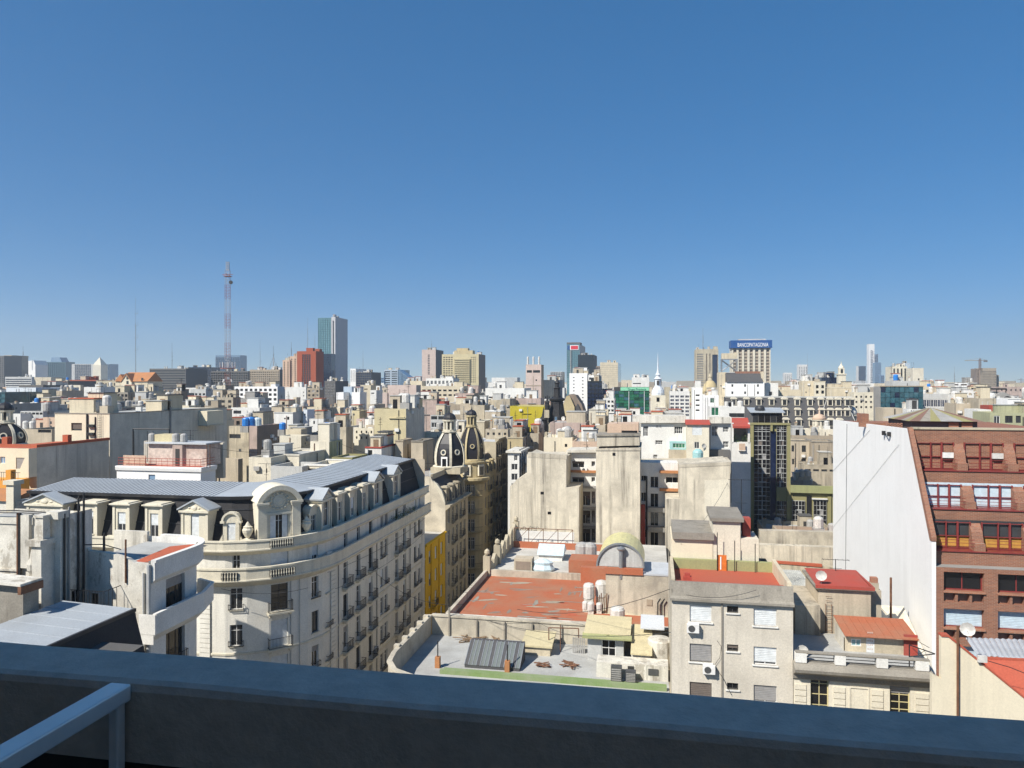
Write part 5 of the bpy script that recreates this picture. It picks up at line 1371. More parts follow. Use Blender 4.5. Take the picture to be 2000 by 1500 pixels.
# beige apartment house with red roof terrace
bg_=Fr('beige_apartment_house','beige apartment house with white roller blinds and stained parapet, right of centre','building',1312,52.7)
Wb=bg_.x(1549);BZ=bg_.z(1137)
fl=[(1183,1215),(1258,1293),(1333,1365),(1405,1440)]
holes=[]
for a,b in fl:holes+=[(1347,1390,a,b),(1420,1442,a+1,a+14),(1472,1517,a+6,b+8 if a!=1258 else b+6)]
o,hs,zt_=bg_.wall('front_wall','pink_beige',1312,1549,1163,0,0,holes,.22)
MB().wall((0,13),(0,-1),(-1,0),13,0,zt_+.5).wall((Wb,0),(0,1),(1,0),13,0,zt_).wall((Wb,13),(-1,0),(0,1),Wb,0,zt_).build('side_wall','party_stained',bg_.r)
cfg=[('frame_white','blind_white',.95),('frame_dark',None,0),('frame_white','blind_white',.97),('frame_dark','blind_grey',.97),('frame_dark','blind_brown',.6),('frame_white','blind_white',.86),('frame_dark','blind_brown',.9),('frame_dark',None,0),('frame_white','blind_grey',.9)]*2
for h,(fm,bl,dr_)in zip(hs,cfg):near_window(bg_.r,o,(1,0),*h,frame=fm,nx=2,blind=bl if bl!='x' else None,drop=dr_,gl='glass_black',sill='white',rd=.22)
MB().prism_x([(.2,zt_-.35),(-.28,zt_-.28),(-.28,zt_-.12),(-.02,zt_),(.22,BZ),(.5,BZ),(.5,zt_-.35)],-.12,Wb+.05).build('parapet','concrete_stained',bg_.r)
RZ=BZ-.75
MB().face([(.1,.5,RZ),(Wb-.1,.5,RZ),(Wb-.1,7.2,RZ),(.1,7.2,RZ)]).build('roof','roof_red2',bg_.r)
MB().face([(.1,.52,BZ+.003),(Wb-.5,.52,BZ+.003),(Wb-.5,1.1,BZ-.1),(.1,1.1,BZ-.1)]).build('parapet_back','roof_red2',bg_.r)
MB().box(Wb-.3,Wb-.02,.5,7.6,RZ,BZ+.25).build('side_parapet','cream',bg_.r)
MB().box(0,.25,.5,7.6,RZ,BZ+.1).build('side_parapet','cream_dirty',bg_.r)
zg=bg_.z(1094,3,7.2)
MB().box(0,Wb,7.2,7.6,RZ,zg).build('rear_terrace_wall','olive_wall',bg_.r)
zc_=bg_.z(1050,0,7.6)
x0,x1=bg_.x(1311,7.7),bg_.x(1392,7.7)
MB().box(x0,x1,7.7,13,RZ,zc_-.1).build('cream_penthouse','cream_clean',bg_.r)
MB().box(x0+.1,x1+.1,7.4,13.2,zc_-.05,zc_+.5).build('penthouse_parapet','concrete_stained',bg_.r)
x0,x1=bg_.x(1392,7.8),bg_.x(1446,7.8);zl=bg_.z(1017,x0,7.8)
MB().box(x0+.02,x1,7.75,12,RZ,zl).build('lift_tower','ivory',bg_.r)
MB().box(x0-.2,x1+.25,7.5,12.3,zl,zl+.28).build('lift_tower_roof','concrete_stained',bg_.r);MB().prism_x([(7.5,zl+.28),(12.3,zl+.28),(12.3,zl+.45)],x0-.2,x1+.25).build('lift_tower_slope','concrete_stained',bg_.r)
x2=bg_.x(1482,7.8);MB().box(x1+.02,x2,7.8,11,RZ,bg_.z(1052,x1,7.8)).build('stair_block','ivory',bg_.r)
MB().box(x1+.3,x1+.9,8.6,9.6,bg_.z(1052,x1,7.8),bg_.z(1012,x1,8.6)).build('red_flue','red_paint',bg_.r)
x0,x1=bg_.x(1401,7.1),bg_.x(1419,7.1);MB().box(x0,x1,7.08,7.19,RZ,bg_.z(1084,x0,7.1)).build('door','door_orange',bg_.r)
MB().box(x0+.22,x0+.3,7.04,7.08,RZ+.1,bg_.z(1087,x0,7.1)).build('door_stripe','sign_white',bg_.r)
for px,py_ in((1401,1040),(1435,1056),(1475,1062)):x=bg_.x(px,7.0);MB().tube((x,7.0,RZ),(x,7.0,bg_.z(py_,x,7.0)),.035,5).build('pole','iron',bg_.r)
MB().box(.9,1.5,2.2,2.7,RZ,RZ+.6).box(1.0,1.4,2.3,2.6,RZ+.6,RZ+.85).build('red_heater','red_paint',bg_.r)
x=bg_.x(1410);MB().box(x-.05,x+.05,-.09,-.002,0,zt_-.35).build('downpipe','concrete_stained',bg_.r)
for px,py_ in((1341,1232),(1372,1312)):x,z=bg_.xz(px,py_);ac_unit(bg_.r,(0,0),(1,0),x,z)
x,z=bg_.xz(1400,1250);m=MB();pts=[(x,-.12,z),(x+.3,-.12,z-.4),(x+.2,-.12,z-1.2),(x-.2,-.12,z-1.8),(x+.4,-.12,z-2.6),(x+1.0,-.12,z-3.8)];m.path(pts,.015,4);m.build('loose_cable','cable',bg_.r)
cable('black cable drooping along the stained beige parapet',[bg_.r.location+V*1.0+U*-.35+Vector((0,0,zt_+.2)),bg_.r.location+V*(Wb-2.5)+U*-.35+Vector((0,0,zt_+.8))],.35)
bg_.reg(-.2,Wb,-.4,13.5,1308,1552,1350)
# cream classical house with open balustrade
cl=Fr('classical_cream_house','cream classical house with heavy cornice and pipe railing, lower right','building',1550,51.0)
Wc=cl.x(1817)
o,hs,zt_=cl.wall('front_wall','ivory',1550,1817,1312,0,0,[(1583,1619,1316,1400),(1738,1778,1330,1402)],.3)
near_window(cl.r,o,(1,0),*hs[0],frame='frame_cream',nx=2,nz=4,gl='glass_black',rd=.3);near_window(cl.r,o,(1,0),*hs[1],frame='frame_cream',nx=2,nz=5,gl='glass_black',rd=.3,blind='blind_grey',drop=.36)
CZ=cl.z(1293)
m=MB();m.sweep([(-.05,0),(Wc+.05,0)],[(.003,CZ-1.15),(.15,CZ-1.05),(.2,CZ-.75),(.55,CZ-.55),(.8,CZ-.42),(.86,CZ-.2),(.3,CZ+.05),(-.3,CZ+.1)]);m.build('cornice','concrete_stained',cl.r)
for px0,px1 in((1550,1576),(1700,1726),(1626,1652),(1786,1815)):
 x0,x1=cl.x(px0),cl.x(px1)
 for i in range(9):z=CZ-1.5-i*.42;MB().box(x0+.05,x1-.05,-.07,-.002,z-.36,z).build('rusticated_block','ivory',cl.r)
x0,x1=cl.x(1658),cl.x(1698);zf=cl.z(1340,x0);m=MB()
m.box(x0,x1,-.06,-.002,zf-.1,zf);m.box(x0,x0+.1,-.06,-.002,zf-3,zf-.1);m.box(x1-.1,x1,-.06,-.002,zf-3,zf-.1);m.build('wall_panel','ivory',cl.r)
TZ=CZ+.1
for px0,px1 in((1552,1574),(1629,1650),(1710,1732),(1786,1812)):
 x0,x1=cl.x(px0),cl.x(px1);MB().box(x0,x1,-.3,.2,TZ,TZ+.62).build('parapet_block','white',cl.r)
m=MB()
for z in(.14,.34,.55):m.tube((.2,-.05,TZ+z),(Wc-.2,-.05,TZ+z),.03,5)
m.build('pipe_rail','iron',cl.r)
MB().box(.1,Wc-.1,-.25,.15,TZ+.63,TZ+.72).build('rail_coping','concrete_stained',cl.r)
MB().box(0,Wc,.5,7.5,0,TZ-.35).build('house_body','cream_dirty',cl.r)
MB().face([(.1,.2,TZ-.34),(Wc-.1,.2,TZ-.34),(Wc-.1,7.4,TZ-.34),(.1,7.4,TZ-.34)]).build('roof','roof_grey',cl.r)
x=cl.x(1776,.3);m=MB();m.path([(x,.3,TZ),(x,.3,TZ+1.5),(x+1.6,.3,TZ+1.0),(x,.3,TZ+.7)],.04);m.path([(x+.2,.3,TZ+1.3),(x+.6,.3,TZ+.9),(x+1.0,.3,TZ+1.2)],.02);m.build('iron_bracket','iron',cl.r)
x=cl.x(1568,.8);put('satellite_dish',dish_mesh(),cl.r,(x,.8,TZ-.3),-.3,(.9,.9,.95))
cl.reg(0,Wc,-.9,7.5,1548,1820,1385)
yd=Fr('red_capped_stair_block','tall tan rear block with red edged flat roof and iron ladder','building',1598,58.0)
x1=yd.x(1701);z1=yd.z(1148)
MB().box(0,x1,0,5,0,z1).build('wall','beige',yd.r)
MB().box(-.25,x1+.2,-.3,5.2,z1,z1+.12).build('roof_slab','concrete_stained',yd.r)
MB().face([(-.1,-.1,z1+.125),(x1+.05,-.1,z1+.125),(x1+.05,5,z1+.35),(-.1,5,z1+.35)]).build('roof','red_paint',yd.r)
m=MB();m.sweep([(-.25,-.3),(x1+.2,-.3),(x1+.2,5.2)],[(-.12,z1+.12),(-.12,z1+.3),(.02,z1+.3),(.02,z1+.05)]);m.build('red_kerb','red_paint',yd.r)
x=yd.x(1613,-.2);m=MB()
for dx in(0,.45):m.tube((x+dx,-.15,16),(x+dx,-.15,z1-1.2),.025,4)
for i in range(22):m.tube((x,-.15,16.3+i*.33),(x+.45,-.15,16.3+i*.33),.018,4)
m.build('ladder','rust',yd.r)
put('satellite_dish',dish_mesh(),yd.r,(yd.x(1604,.5),.5,z1+.15),-.2,(.95,.95,.9))
x=yd.x(1708,1);MB().box(x-.45,x+.45,.8,1.6,0,z1-.2).box(x-.3,x+.3,.9,1.5,z1-.2,z1+.35).build('chimney','beige_dirty',yd.r);MB().box(x-.25,x+.25,.95,1.45,z1+.35,z1+.75).build('chimney_top','brick_orange',yd.r)
xw=yd.x(1740,3);MB().tube((xw,3,15),(xw,3,yd.z(1128,xw,3)),.09,6).build('flue_pipe','rust',yd.r)
MB().prism_x([(-1.5,0),(-1.5,18.2),(5.5,21.2),(5.5,0)],x1+.05,yd.x(1798,1.5)).build('sloping_wall','ivory',yd.r)
MB().box(yd.x(1553,-1),-.05,-1.0,5,0,yd.z(1182,-2,-1)).build('side_block','beige_dirty',yd.r)
MB().box(yd.x(1556,-1.1),yd.x(1590,-1.1),-1.06,-1.005,16.2,19.0).build('shaded_door','frame_dark',yd.r)
yd.reg(yd.x(1553,-1),yd.x(1798,1.5),-1.5,5.5,1550,1800,1260)
cr_=Fr('corrugated_roof_shed','shed with mottled pale corrugated roof between beige house and red roof','shed',1530,66.0)
x1=cr_.x(1602);za,zb=cr_.z(1162,0,0),cr_.z(1112,0,9)
n=16
for i in range(n):
 xa,xb=x1*i/n,x1*(i+1)/n;xm=(xa+xb)/2
 MB().face([(xa,0,za),(xm,0,za+.1),(xm,9,zb+.1),(xa,9,zb)]).face([(xm,0,za+.1),(xb,0,za),(xb,9,zb),(xm,9,zb+.1)]).build('roof_sheet','corrug',cr_.r)
MB().prism_x([(0.1,0),(.1,za-.05),(8.9,zb-.05),(8.9,0)],.1,x1-.1).build('wall','grey',cr_.r)
MB().box(-.3,0,0,9,0,zb+.3).build('side_wall','white',cr_.r)
cr_.reg(0,x1,0,9,1530,1602,1165)
os_=Fr('orange_roofed_shed','roof-top shed with orange sheet roof and white curtain door','shed',1648,53.6)
x1=os_.x(1793);za,zb=os_.z(1240,0,0),os_.z(1204,0,3)
n=9
for i in range(n):xa,xb=x1*i/n-.15,x1*(i+1)/n-.17;MB().prism_x([(-.3,za),(-.3,za+.06),(3.2,zb+.06),(3.2,zb)],xa+.15,xb+.15).build('roof_sheet','roof_orange',os_.r)
zb0=cl.base+(TZ-.34)
o,hs,_z=os_.wall('front_wall','cream_dirty',1650,1790,1243,zb0,.2,[(1662,1682,1248,1262),(1692,1708,1246,1280)],.12)
near_window(os_.r,o,(1,0),*hs[0],frame='frame_white',nx=2,gl='glass_aqua',rd=.12)
x0,x2=os_.x(1692,.2),os_.x(1708,.2);MB().box(x0,x2,.22,.3,zb0,za-.2).build('curtain','blind_white',os_.r)
mm=MB()
for i in range(5):
 for j in range(3):mm.box(x0+.08+j*.14,x0+.17+j*.14,.215,.219,zb0+.2+i*.3,zb0+.3+i*.3)
mm.build('curtain_pattern','pink',os_.r)
MB().wall((0.05,3),(0,-1),(-1,0),2.8,zb0,za).wall((x1-.1,.2),(0,1),(1,0),2.8,zb0,za).build('side_wall','white_dirty',os_.r)
MB().box(x1-.9,x1+.0,.05,.19,zb0,zb0+1.5).build('red_panel','red_paint',os_.r)
# brick office building with white party wall
bk=Fr('brick_office_building','red brick stepped office building with huge white painted party wall','building',1820,57.0)
Lw=bk.yy(1627)
zr=bk.z(838,0,bk.yy(1775));y5=bk.yy(1775);z28=bk.z(1052)
prof_w=[(0,0),(0,z28),(y5,zr),(Lw,zr-.5),(Lw,0)]
m=MB();m.face([(0,y,z)for y,z in reversed(prof_w)]);m.face([(.3,y,z)for y,z in prof_w])
for(a,b),(c,d_)in zip(prof_w,prof_w[1:]):m.face([(0,a,b),(0,c,d_),(.3,c,d_),(.3,a,b)])
m.build('white_party_wall','white_clean',bk.r)
m=MB();dx=-.06
m.prism_x([(-.05,z28-.2),(-.05,z28+.1),(y5-.05,zr+.15),(y5+.35,zr+.15),(.35,z28-.2)],-.04,.32);m.build('brick_coping','brick',bk.r)
bkW=17.0
MB().box(.3,bkW,y5,Lw,0,zr-.6).build('core','brick',bk.r)
MB().box(.3,bkW,y5-.02,y5+.6,zr-1.9,zr-.0).build('brick_parapet','brick',bk.r)
MB().box(.3,bkW,y5-.12,y5+.7,zr,zr+.15).build('parapet_coping','stone',bk.r)
def storey(zb_,zt__,y,rows):
 pass
def on_slope(z):return y5*(z-z28)/(zr-z28)
def zpx(py,y):return bk.z(py,2.0,y)
levels=[(865,915,3),(948,990,2),(1022,1072,1)]
for i,(pa,pb,k)in enumerate(levels):
 yb_=[4.3,2.7,1.0][i]
 za,zb=zpx(pb,yb_),zpx(pa,yb_)
 MB().box(.3,bkW,yb_+1.0,yb_+1.1,za-.2,zb+.1).build('storey_glass','glass' if i!=1 else 'blind_blue',bk.r)
 MB().box(.3,bkW,yb_-.05,yb_+1.0,za-1.25,za-.2).build('brick_band','brick',bk.r)
 MB().box(.3,bkW,yb_-.15,yb_+.95,za-.2,za-.12).build('red_sill','frame_red',bk.r)
 starts=[0.5,4.25,8.0,11.75]
 for s in starts:
  MB().prism_x([(yb_-.1,za-.12),(yb_-.1,za+.45),(yb_+.25,za+.5),(yb_+.45,za+1.3),(yb_+.95,zb-.1),(yb_+.95,za-.12)],s+2.86,s+3.66).build('stepped_pier','brick',bk.r)
  w=put('window',None,bk.r,(s,yb_+.85,za-.1))
  h=zb-za+.1;ww=2.9
  m=MB()
  for x in(0,ww*.40,ww*.68,ww):m.box(x-.035,x+.035+(.05 if x==ww*.68 else 0),-.08,.08,0,h)
  for z in(0.02,h*.45,h-.1):m.box(0,ww,-.05,.06,z,z+.05)
  m.build('window_frame','frame_red',w)
  if i==2:MB().box(.05,ww-.05,.10,.13,.1,h*.45).build('curtain','curtain_yellow',w)
  elif i==1:MB().box(.05,ww-.05,.10,.13,.1,h-.1).build('blind','blind_blue',w)
  else:MB().box(ww*.70,ww-.05,-.25,-.08,h*.42,h*.62).build('air_conditioner','ac_white' if s<3 else 'tank_white',w)
  m=MB()
  for z in(.35,.6,.85):m.tube((0,-.95,z),(ww,-.95,z),.02,4)
  m.build('railing','frame_red',w)
base_z=zpx(1072,1.0)-1.25
m=MB();hb=[]
rows=[]
zz=base_z-.35
k=0
while zz>6:
 rows.append((zz-1.45,zz,'w'));rows.append((zz-2.3,zz-1.62,'v'));zz-=2.85
for za,zb,t in rows:
 for s in(.85,4.65,8.45,12.25):
  if t=='w':hb.append((s,s+2.85,za,zb))
  else:
   for q in range(3):hb.append((s+q*1.0,s+q*1.0+.82,za,zb))
m.wall((.31,0),(1,0),(0,-1),bkW,0,base_z,[(a-.31+0,b-.31,c,d_)for a,b,c,d_ in hb],.55)
m.wall((0.31,0),(1,0),(0,-1),.001,0,base_z);m.build('lower_wall','brick',bk.r)
j=0
for a,b,c,d_ in hb:
 if b-a>2:
  near_window(bk.r,(0,0),(1,0),a,b,c,d_,frame='frame_red',nx=2,gl='glass_black',rd=.5,blind='blind_blue' if(rows[0][1]-d_)>1 else None,drop=.95,t=.09);MB().box(a-.05,b+.05,-.14,.1,c-.14,c-.002).build('sill','brick_orange',bk.r)
 else:MB().box(a,b,.45,.5,c,d_).build('vent_recess','brown',bk.r)
MB().box(.3,bkW,.02,y5,base_z-.02,base_z+.02).build('terrace','pave',bk.r)
bz=zr-.55
ra,rb=bk.x(1781,12),bk.x(1909,12);zz0,zz1=zr-.3,bk.z(822,ra,12)
hp=put('hip_roof_house',None,bk.r)
MB().box(ra,rb,12,19,bz,zz1).build('house_wall','grey_dark',hp)
for a,b in((1853,1872),(1878,1899)):x0,x1=bk.x(a,11.9),bk.x(b,11.9);MB().box(x0,x1,11.85,11.98,bz,zz1-.1).build('brick_pier','brick_orange',hp)
zp_=bk.z(797,ra,15);cx_,cy_=(ra+rb)/2,15.5
cs=[(ra-.4,11.5),(rb+.4,11.5),(rb+.4,19.5),(ra-.4,19.5)]
for i in range(4):
 p,q=Vector(cs[i]),Vector(cs[(i+1)%4]);n_=7
 for k in range(n_):
  a,b=p.lerp(q,k/n_),p.lerp(q,(k+1)/n_);t=(.12,.88)
  A=Vector((cx_,cy_)).lerp(a,.06);B_=Vector((cx_,cy_)).lerp(b,.06)
  MB().face([(a.x,a.y,zz1),(b.x,b.y,zz1),(B_.x,B_.y,zp_),(A.x,A.y,zp_)]).build('roof_sheet',['rust_sheet','concrete_stained','olive','grey','grey','olive','rust_sheet'][(k+i)%7],hp)
x0,x1=bk.x(1731,14),bk.x(1763,14)
m=MB();z0,z1=bz,bk.z(826,x0,14)
for r_i in range(7):
 for c_i in range(10):
  if(r_i+c_i)%2:xx=x0+(x1-x0)*c_i/10;m.box(xx,xx+(x1-x0)/10,14,14.25,z0+(z1-z0)*r_i/7,z0+(z1-z0)*(r_i+1)/7)
m.build('brick_trellis','brick_orange',bk.r)
MB().box(bk.x(1668,20),bk.x(1730,18),18,18.3,bz,bk.z(826,1,18)).build('brick_low_wall','brick',bk.r)
MB().box(bk.x(1683,24),bk.x(1697,24),24,26,bz,bk.z(808,1,24)).build('brick_stair_house','brick',bk.r)
m=MB();x,z=.0,0
for y_,s_ in((bk.yy(1635),0),(bk.yy(1735),0)):pass
def wcable(px0,py0,px1,py1):
 ya,yb2=bk.yy(px0),bk.yy(px1);return[(-.05,ya,bk.z(py0,0,ya)),(-.05,yb2,bk.z(py1,0,yb2))]
MB().path(wcable(1655,828,1652,1150),.02,4).build('wall_cable','cable',bk.r)
MB().path(wcable(1700,840,1628,920),.02,4).path(wcable(1757,868,1628,1030),.015,4).build('stay_cable','grey_light',bk.r)
ya=bk.yy(1740);z=bk.z(848,0,ya);MB().tube((-.4,ya,z),(-.05,ya+1.6,z),.05,5).box(-.3,-.02,ya-.1,ya+.1,z-.2,z+.2).box(-.3,-.02,ya+1.5,ya+1.7,z-.2,z+.2).build('wall_bracket','iron',bk.r)
bk.reg(0,bkW,0,Lw,1622,2010,1280)
# pale gable house at the lower right, nearest
gb=Fr('pale_gable_house','pale cream gable wall with red roof and satellite dish, lower right corner','building',1838,40.0)
z0=gb.z(1243);x2=gb.x(2010);z2=gb.z(1372,x2)
MB().prism_y([(gb.x(1820),0),(gb.x(1820),gb.z(1318)),(.0,gb.z(1326)),(.0,z0),(.35,z0),(x2,z2),(x2,0)],0,.3).build('gable_wall','cream_clean',gb.r)
MB().prism_y([(0,z0),(0,z0+.1),(.4,z0+.1),(x2,z2+.1),(x2,z2),(.35,z0)],-.05,.42).build('gable_coping','roof_red2',gb.r)
def gp(px,py,y):x=gb.x(px,y);return(x,y,gb.z(py,x,y))
MB().face([(.9,.35,z0-.55),(x2+.2,.35,z2-.35),gp(2060,1292,2.5),gp(1912,1286,2.5)]).build('red_roof','roof_red2',gb.r)
MB().prism_y([(gp(1910,1288,2.5)[0],gp(1910,1288,2.5)[2]),(gp(1910,1283,2.5)[0],gp(1910,1283,2.5)[2]),(gp(2060,1289,2.5)[0],gp(2060,1289,2.5)[2]),(gp(2060,1298,2.5)[0],gp(2060,1298,2.5)[2])],2.45,2.6).build('red_upstand','roof_red2',gb.r)
n=16
for i in range(n):
 pa,pb=1886+180*i/n,1886+180*(i+1)/n-.8
 a,b,c,d_=gp(pa+24-i*.6,1282+i*.5,2.6),gp(pb+24-i*.6,1282+i*.5,2.6),gp(pb,1246+i*.4,8.5),gp(pa,1246+i*.4,8.5)
 m_=[(q[0]+w_[0])/2 for q,w_ in((a,b),(d_,c))]
 MB().face([a,(m_[0],a[1],a[2]+.07),(m_[1],d_[1],d_[2]+.07),d_]).face([(m_[0],a[1],a[2]+.07),b,c,(m_[1],d_[1],d_[2]+.07)]).build('roof_sheet','roof_silver',gb.r)
MB().prism_z([(.4,.3),(x2+4,.3),(x2+6,8),(gb.x(1900,8),8)],0,z2-1.9).build('house_body','cream',gb.r)
x=gb.x(1872,-.2);MB().path([(x,-.12,15),(x,-.12,gb.z(1222,x,-.1))],.07,6).build('standpipe','rust',gb.r)
put('satellite_dish',dish_mesh(),gb.r,(gb.x(1890,1.2),1.2,z0-.55),-.4,(.85,.85,.85))
x=gb.x(1917,-.1);z=gb.z(1288,x);MB().box(x-.2,x+.25,-.2,0,z-.1,z+.25).build('junction_box','tank_white',gb.r)
MB().path([(x+.2,-.06,z),(x+1.4,-.06,z-.3),(x2,-.06,z-.65)],.02,4).build('cable','cable',gb.r)
gb.reg(gb.x(1820),16,-.1,10,1818,2040,1395)
def tv_aerial(label,px,pyt,pyb,D):
 p=P(px,pyb,D);h=P(px,pyt,D).z-p.z;o=root('roof_aerial',label,'antenna',p,-TH)
 MB().tube((0,0,0),(0,0,h),.035,5).build('pole','iron',o);m=MB();m.tube((-1.1,0,h-.05),(1.1,0,h-.05),.02,4)
 for i in range(6):x=-1.0+i*.4;m.tube((x,-.35,h-.05),(x,.35,h-.05),.012,3)
 m.tube((-.5,0,h*.62),(.5,0,h*.62),.018,4);m.tube((-.35,0,h*.45),(.35,0,h*.45),.018,4);m.build('elements','iron',o)
tv_aerial('tall television aerial in front of the white tower wall',1448,936,1058,64)
tv_aerial('television aerial beside the corrugated roof, before the white party wall',1632,1092,1140,62)
tv_aerial('aerial on the tank house of the middle party wall',1206,800,850,110)
tv_aerial('aerial above the bright cream low walls, left of the middle party wall',1146,855,890,112)
tv_aerial('aerial rising above the white terrace house shed',372,840,868,97)
tv_aerial('aerial behind the zinc roof of the corner block',520,905,945,96)
for lab,pts,sg in(('cable strung along the upper street front of the corner block',[P(640,1118,74),P(830,1012,104)],.7),('cable strung along the lower street front of the corner block',[P(655,1150,73),P(829,1040,104)],.9),('cable crossing the round front below the corner balcony',[P(432,1150,66.5),P(602,1148,68.5)],.5),('cable crossing the street from corner block to grey roof',[P(735,1120,86),P(905,1180,72)],1.2),('cable falling from the right party wall to the beige penthouse',[P(1425,935,105),P(1330,1062,60)],.8),('cable from the orange roof to the beige house',[P(1010,1190,72),P(1310,1150,56)],1.0),('cable from the boundary wall to the beige house corner',[P(930,1205,69),P(1310,1235,54)],.9),('cable from white wall foot over the orange shed',[P(1700,1160,60),P(1815,1265,52)],.5),('long thin cable between the white terrace house and the cream block',[P(408,872,94),P(606,868,114)],1.0),('thin cable over the roofs left of the twin domes',[P(668,868,115),P(850,905,120)],.9)):cable(lab,pts,sg,.022)
# left middle: long grey wall house and its neighbours
g1=Fr('long_grey_wall_house','cream tower house with ladder and a long grey shaded side wall, left','building',107,105.0)
W=g1.x(214);H=g1.z(808);L1=along_u(g1.X0+W*V.x,g1.Y0+W*V.y,443)
o,hs,_=g1.wall('front_wall','cream_clean',107,214,808,0,0,[(139,160,826,841)],.3)
g1.glaze(o,hs,frame='frame_dark',nx=1,blind='blind_brown',drop=.8,rd=.3)
m=MB();m.wall((W,0),(0,1),(1,0),L1,0,H);m.wall((0,L1),(0,-1),(-1,0),L1,0,H);m.wall((W,L1),(-1,0),(0,1),W,0,H);m.build('side_wall','grey_and_shaded_wall',g1.r)  # greyer than the cream front, so the wall's shade is in its colour
MB().face([(0,0,H-.1),(W,0,H-.1),(W,L1,H-.1),(0,L1,H-.1)]).build('roof','roof_grey',g1.r)
MB().box(-.05,W+.06,-.06,.3,H,H+.12).box(W-.25,W+.06,.3,L1,H,H+.12).build('coping','concrete_stained',g1.r)
x=g1.x(170);MB().box(x,x+.18,-.2,-.002,H-4.5,H).build('downpipe','iron',g1.r)
x=g1.x(186);MB().box(x,x+.1,-.15,-.002,H-4.5,H-.4).build('downpipe','iron',g1.r)
x0=g1.x(193);m=MB()
for dx in(0,.55):m.tube((x0+dx,-.2,H-4.4),(x0+dx,-.2,H),.03,4)
for i in range(13):m.tube((x0,-.2,H-4.2+i*.33),(x0+.55,-.2,H-4.2+i*.33),.02,4)
m.build('ladder','iron',g1.r)
for px,py_ in((174,833),(174,849)):x,z=g1.xz(px,py_);MB().box(x,x+1.0,-.35,-.002,z-.1,z+.3).build('meter_shelf','iron',g1.r)
yb_=along_u(g1.X0+W*V.x,g1.Y0+W*V.y,388);yc=along_u(g1.X0+W*V.x,g1.Y0+W*V.y,420)
zz=g1.z(830,W,yb_)
MB().box(W+.002,W+1.6,yb_,yc,zz,H-.3).build('projecting_room','cream_clean',g1.r);MB().box(W+.0,W+1.8,yb_-.15,yc,zz-.2,zz-.002).build('room_slab','cream',g1.r)
yd_=along_u(g1.X0+W*V.x,g1.Y0+W*V.y,332);MB().tube((W+.12,yd_,H-3.6),(W+.12,yd_,H+.6),.14,6).build('flue','grey',g1.r)
clutter(dict(root=g1.r,W=W,L=14,H=H,ph=.1,col='cream'),5,random.Random(9))
clutter(dict(root=g1.r,W=W,L=L1,H=H,ph=.1,col='cream'),5,random.Random(10))
g1.reg(0,W,0,L1,105,445,935)
g2=Fr('red_coped_house','cream house front with red coping and slanted side wall greyed for shade, left edge','building',-40,91.0)
W=g2.x(72);H=g2.z(874,W);L2=along_u(g2.X0+W*V.x,g2.Y0+W*V.y,213)
o,hs,_=g2.wall('front_wall','cream_clean',-40,72,874,0,0,[(0,10,892,905),(31,55,894,916)],.2)
near_window(g2.r,o,(1,0),*hs[0],frame='frame_white',nx=2,gl='glass_sky',rd=.2);near_window(g2.r,o,(1,0),*hs[1],frame='frame_white',nx=1,blind='blind_grey',drop=1.0,rd=.2)
ps=g2.x(48)
m=MB();m.face([(W,0,H),(W,L2,H),(W,L2,0),(W,0,0)]);m.build('side_wall','grey_and_shaded_wall',g2.r)  # same cream house, greyed here to paint the shade
zb_=g2.z(930,ps)
MB().prism_y([(W,H-.05),(W,zb_),(ps,zb_)],-1.2,-.01).build('slanted_buttress','cream_clean',g2.r)
MB().box(-.1,W+.12,-.12,.3,H,H+.35).box(W-.25,W+.12,.3,L2,H,H+.35).build('red_coping','roof_red',g2.r)
for px in(8,133):y=0 if px<50 else along_u(g2.X0+W*V.x,g2.Y0+W*V.y,133);x=g2.x(8)if px<50 else W-.5;MB().box(x-.3,x+.5,y-.05,y+.6,H,H+1.2).build('red_chimney','roof_red',g2.r)
MB().face([(0,.3,H-.3),(W-.3,.3,H-.3),(W-.3,L2,H-.3),(0,L2,H-.3)]).build('roof','roof_red',g2.r)
zt_=g2.z(932,0,-2)
MB().box(0,g2.x(48,-2),-4,-1.3,0,zt_).build('orange_terrace','orange_paint',g2.r)
x=g2.x(38,-2.2);MB().box(x,x+.7,-4.1,-3.4,zt_,g2.z(916,x,-3)).build('orange_pillar','orange_paint',g2.r)
m=MB();x1=g2.x(38,-4)
for i in range(30):xx=x1*i/30;m.box(xx,xx+.03,-3.9,-3.87,zt_,zt_+1.0)
m.box(0,x1,-3.91,-3.86,zt_+.97,zt_+1.02);m.build('terrace_railing','iron',g2.r)
g2.reg(0,W,-4,L2,-40,213,945)
wh=Fr('white_terrace_house','white house with red railed terrace and peeling mural shed, left of centre','building',228,94.0)
W=wh.x(392);H=wh.z(910);Lh=along_u(wh.X0+W*V.x,wh.Y0+W*V.y,421)
o,hs,_=wh.wall('front_wall','white_clean',228,392,912,0,0,[(290,303,927,941)],.2);wh.glaze(o,hs,frame='frame_white',nx=1,gl='glass_sky',rd=.2)
m=MB();m.wall((W,0),(0,1),(1,0),Lh,0,H);m.wall((W,Lh),(-1,0),(0,1),W,0,H);m.build('side_wall','white_clean',wh.r)
MB().sweep([(-.05,0),(W,0),(W,Lh)],[(.003,H-.6),(.18,H-.5),(.25,H-.15),(.25,H+.05),(-.2,H+.05)]).build('cornice','white_clean',wh.r)
MB().face([(0,.1,H+.0),(W-.1,.1,H+.0),(W-.1,Lh,H),(0,Lh,H)]).build('terrace','roof_red2',wh.r)
m=MB()
for z in(.35,.7,1.05):m.tube((.1,.15,H+z),(W-.1,.15,H+z),.03,4);m.tube((W-.1,.15,H+z),(W-.1,Lh,H+z),.03,4)
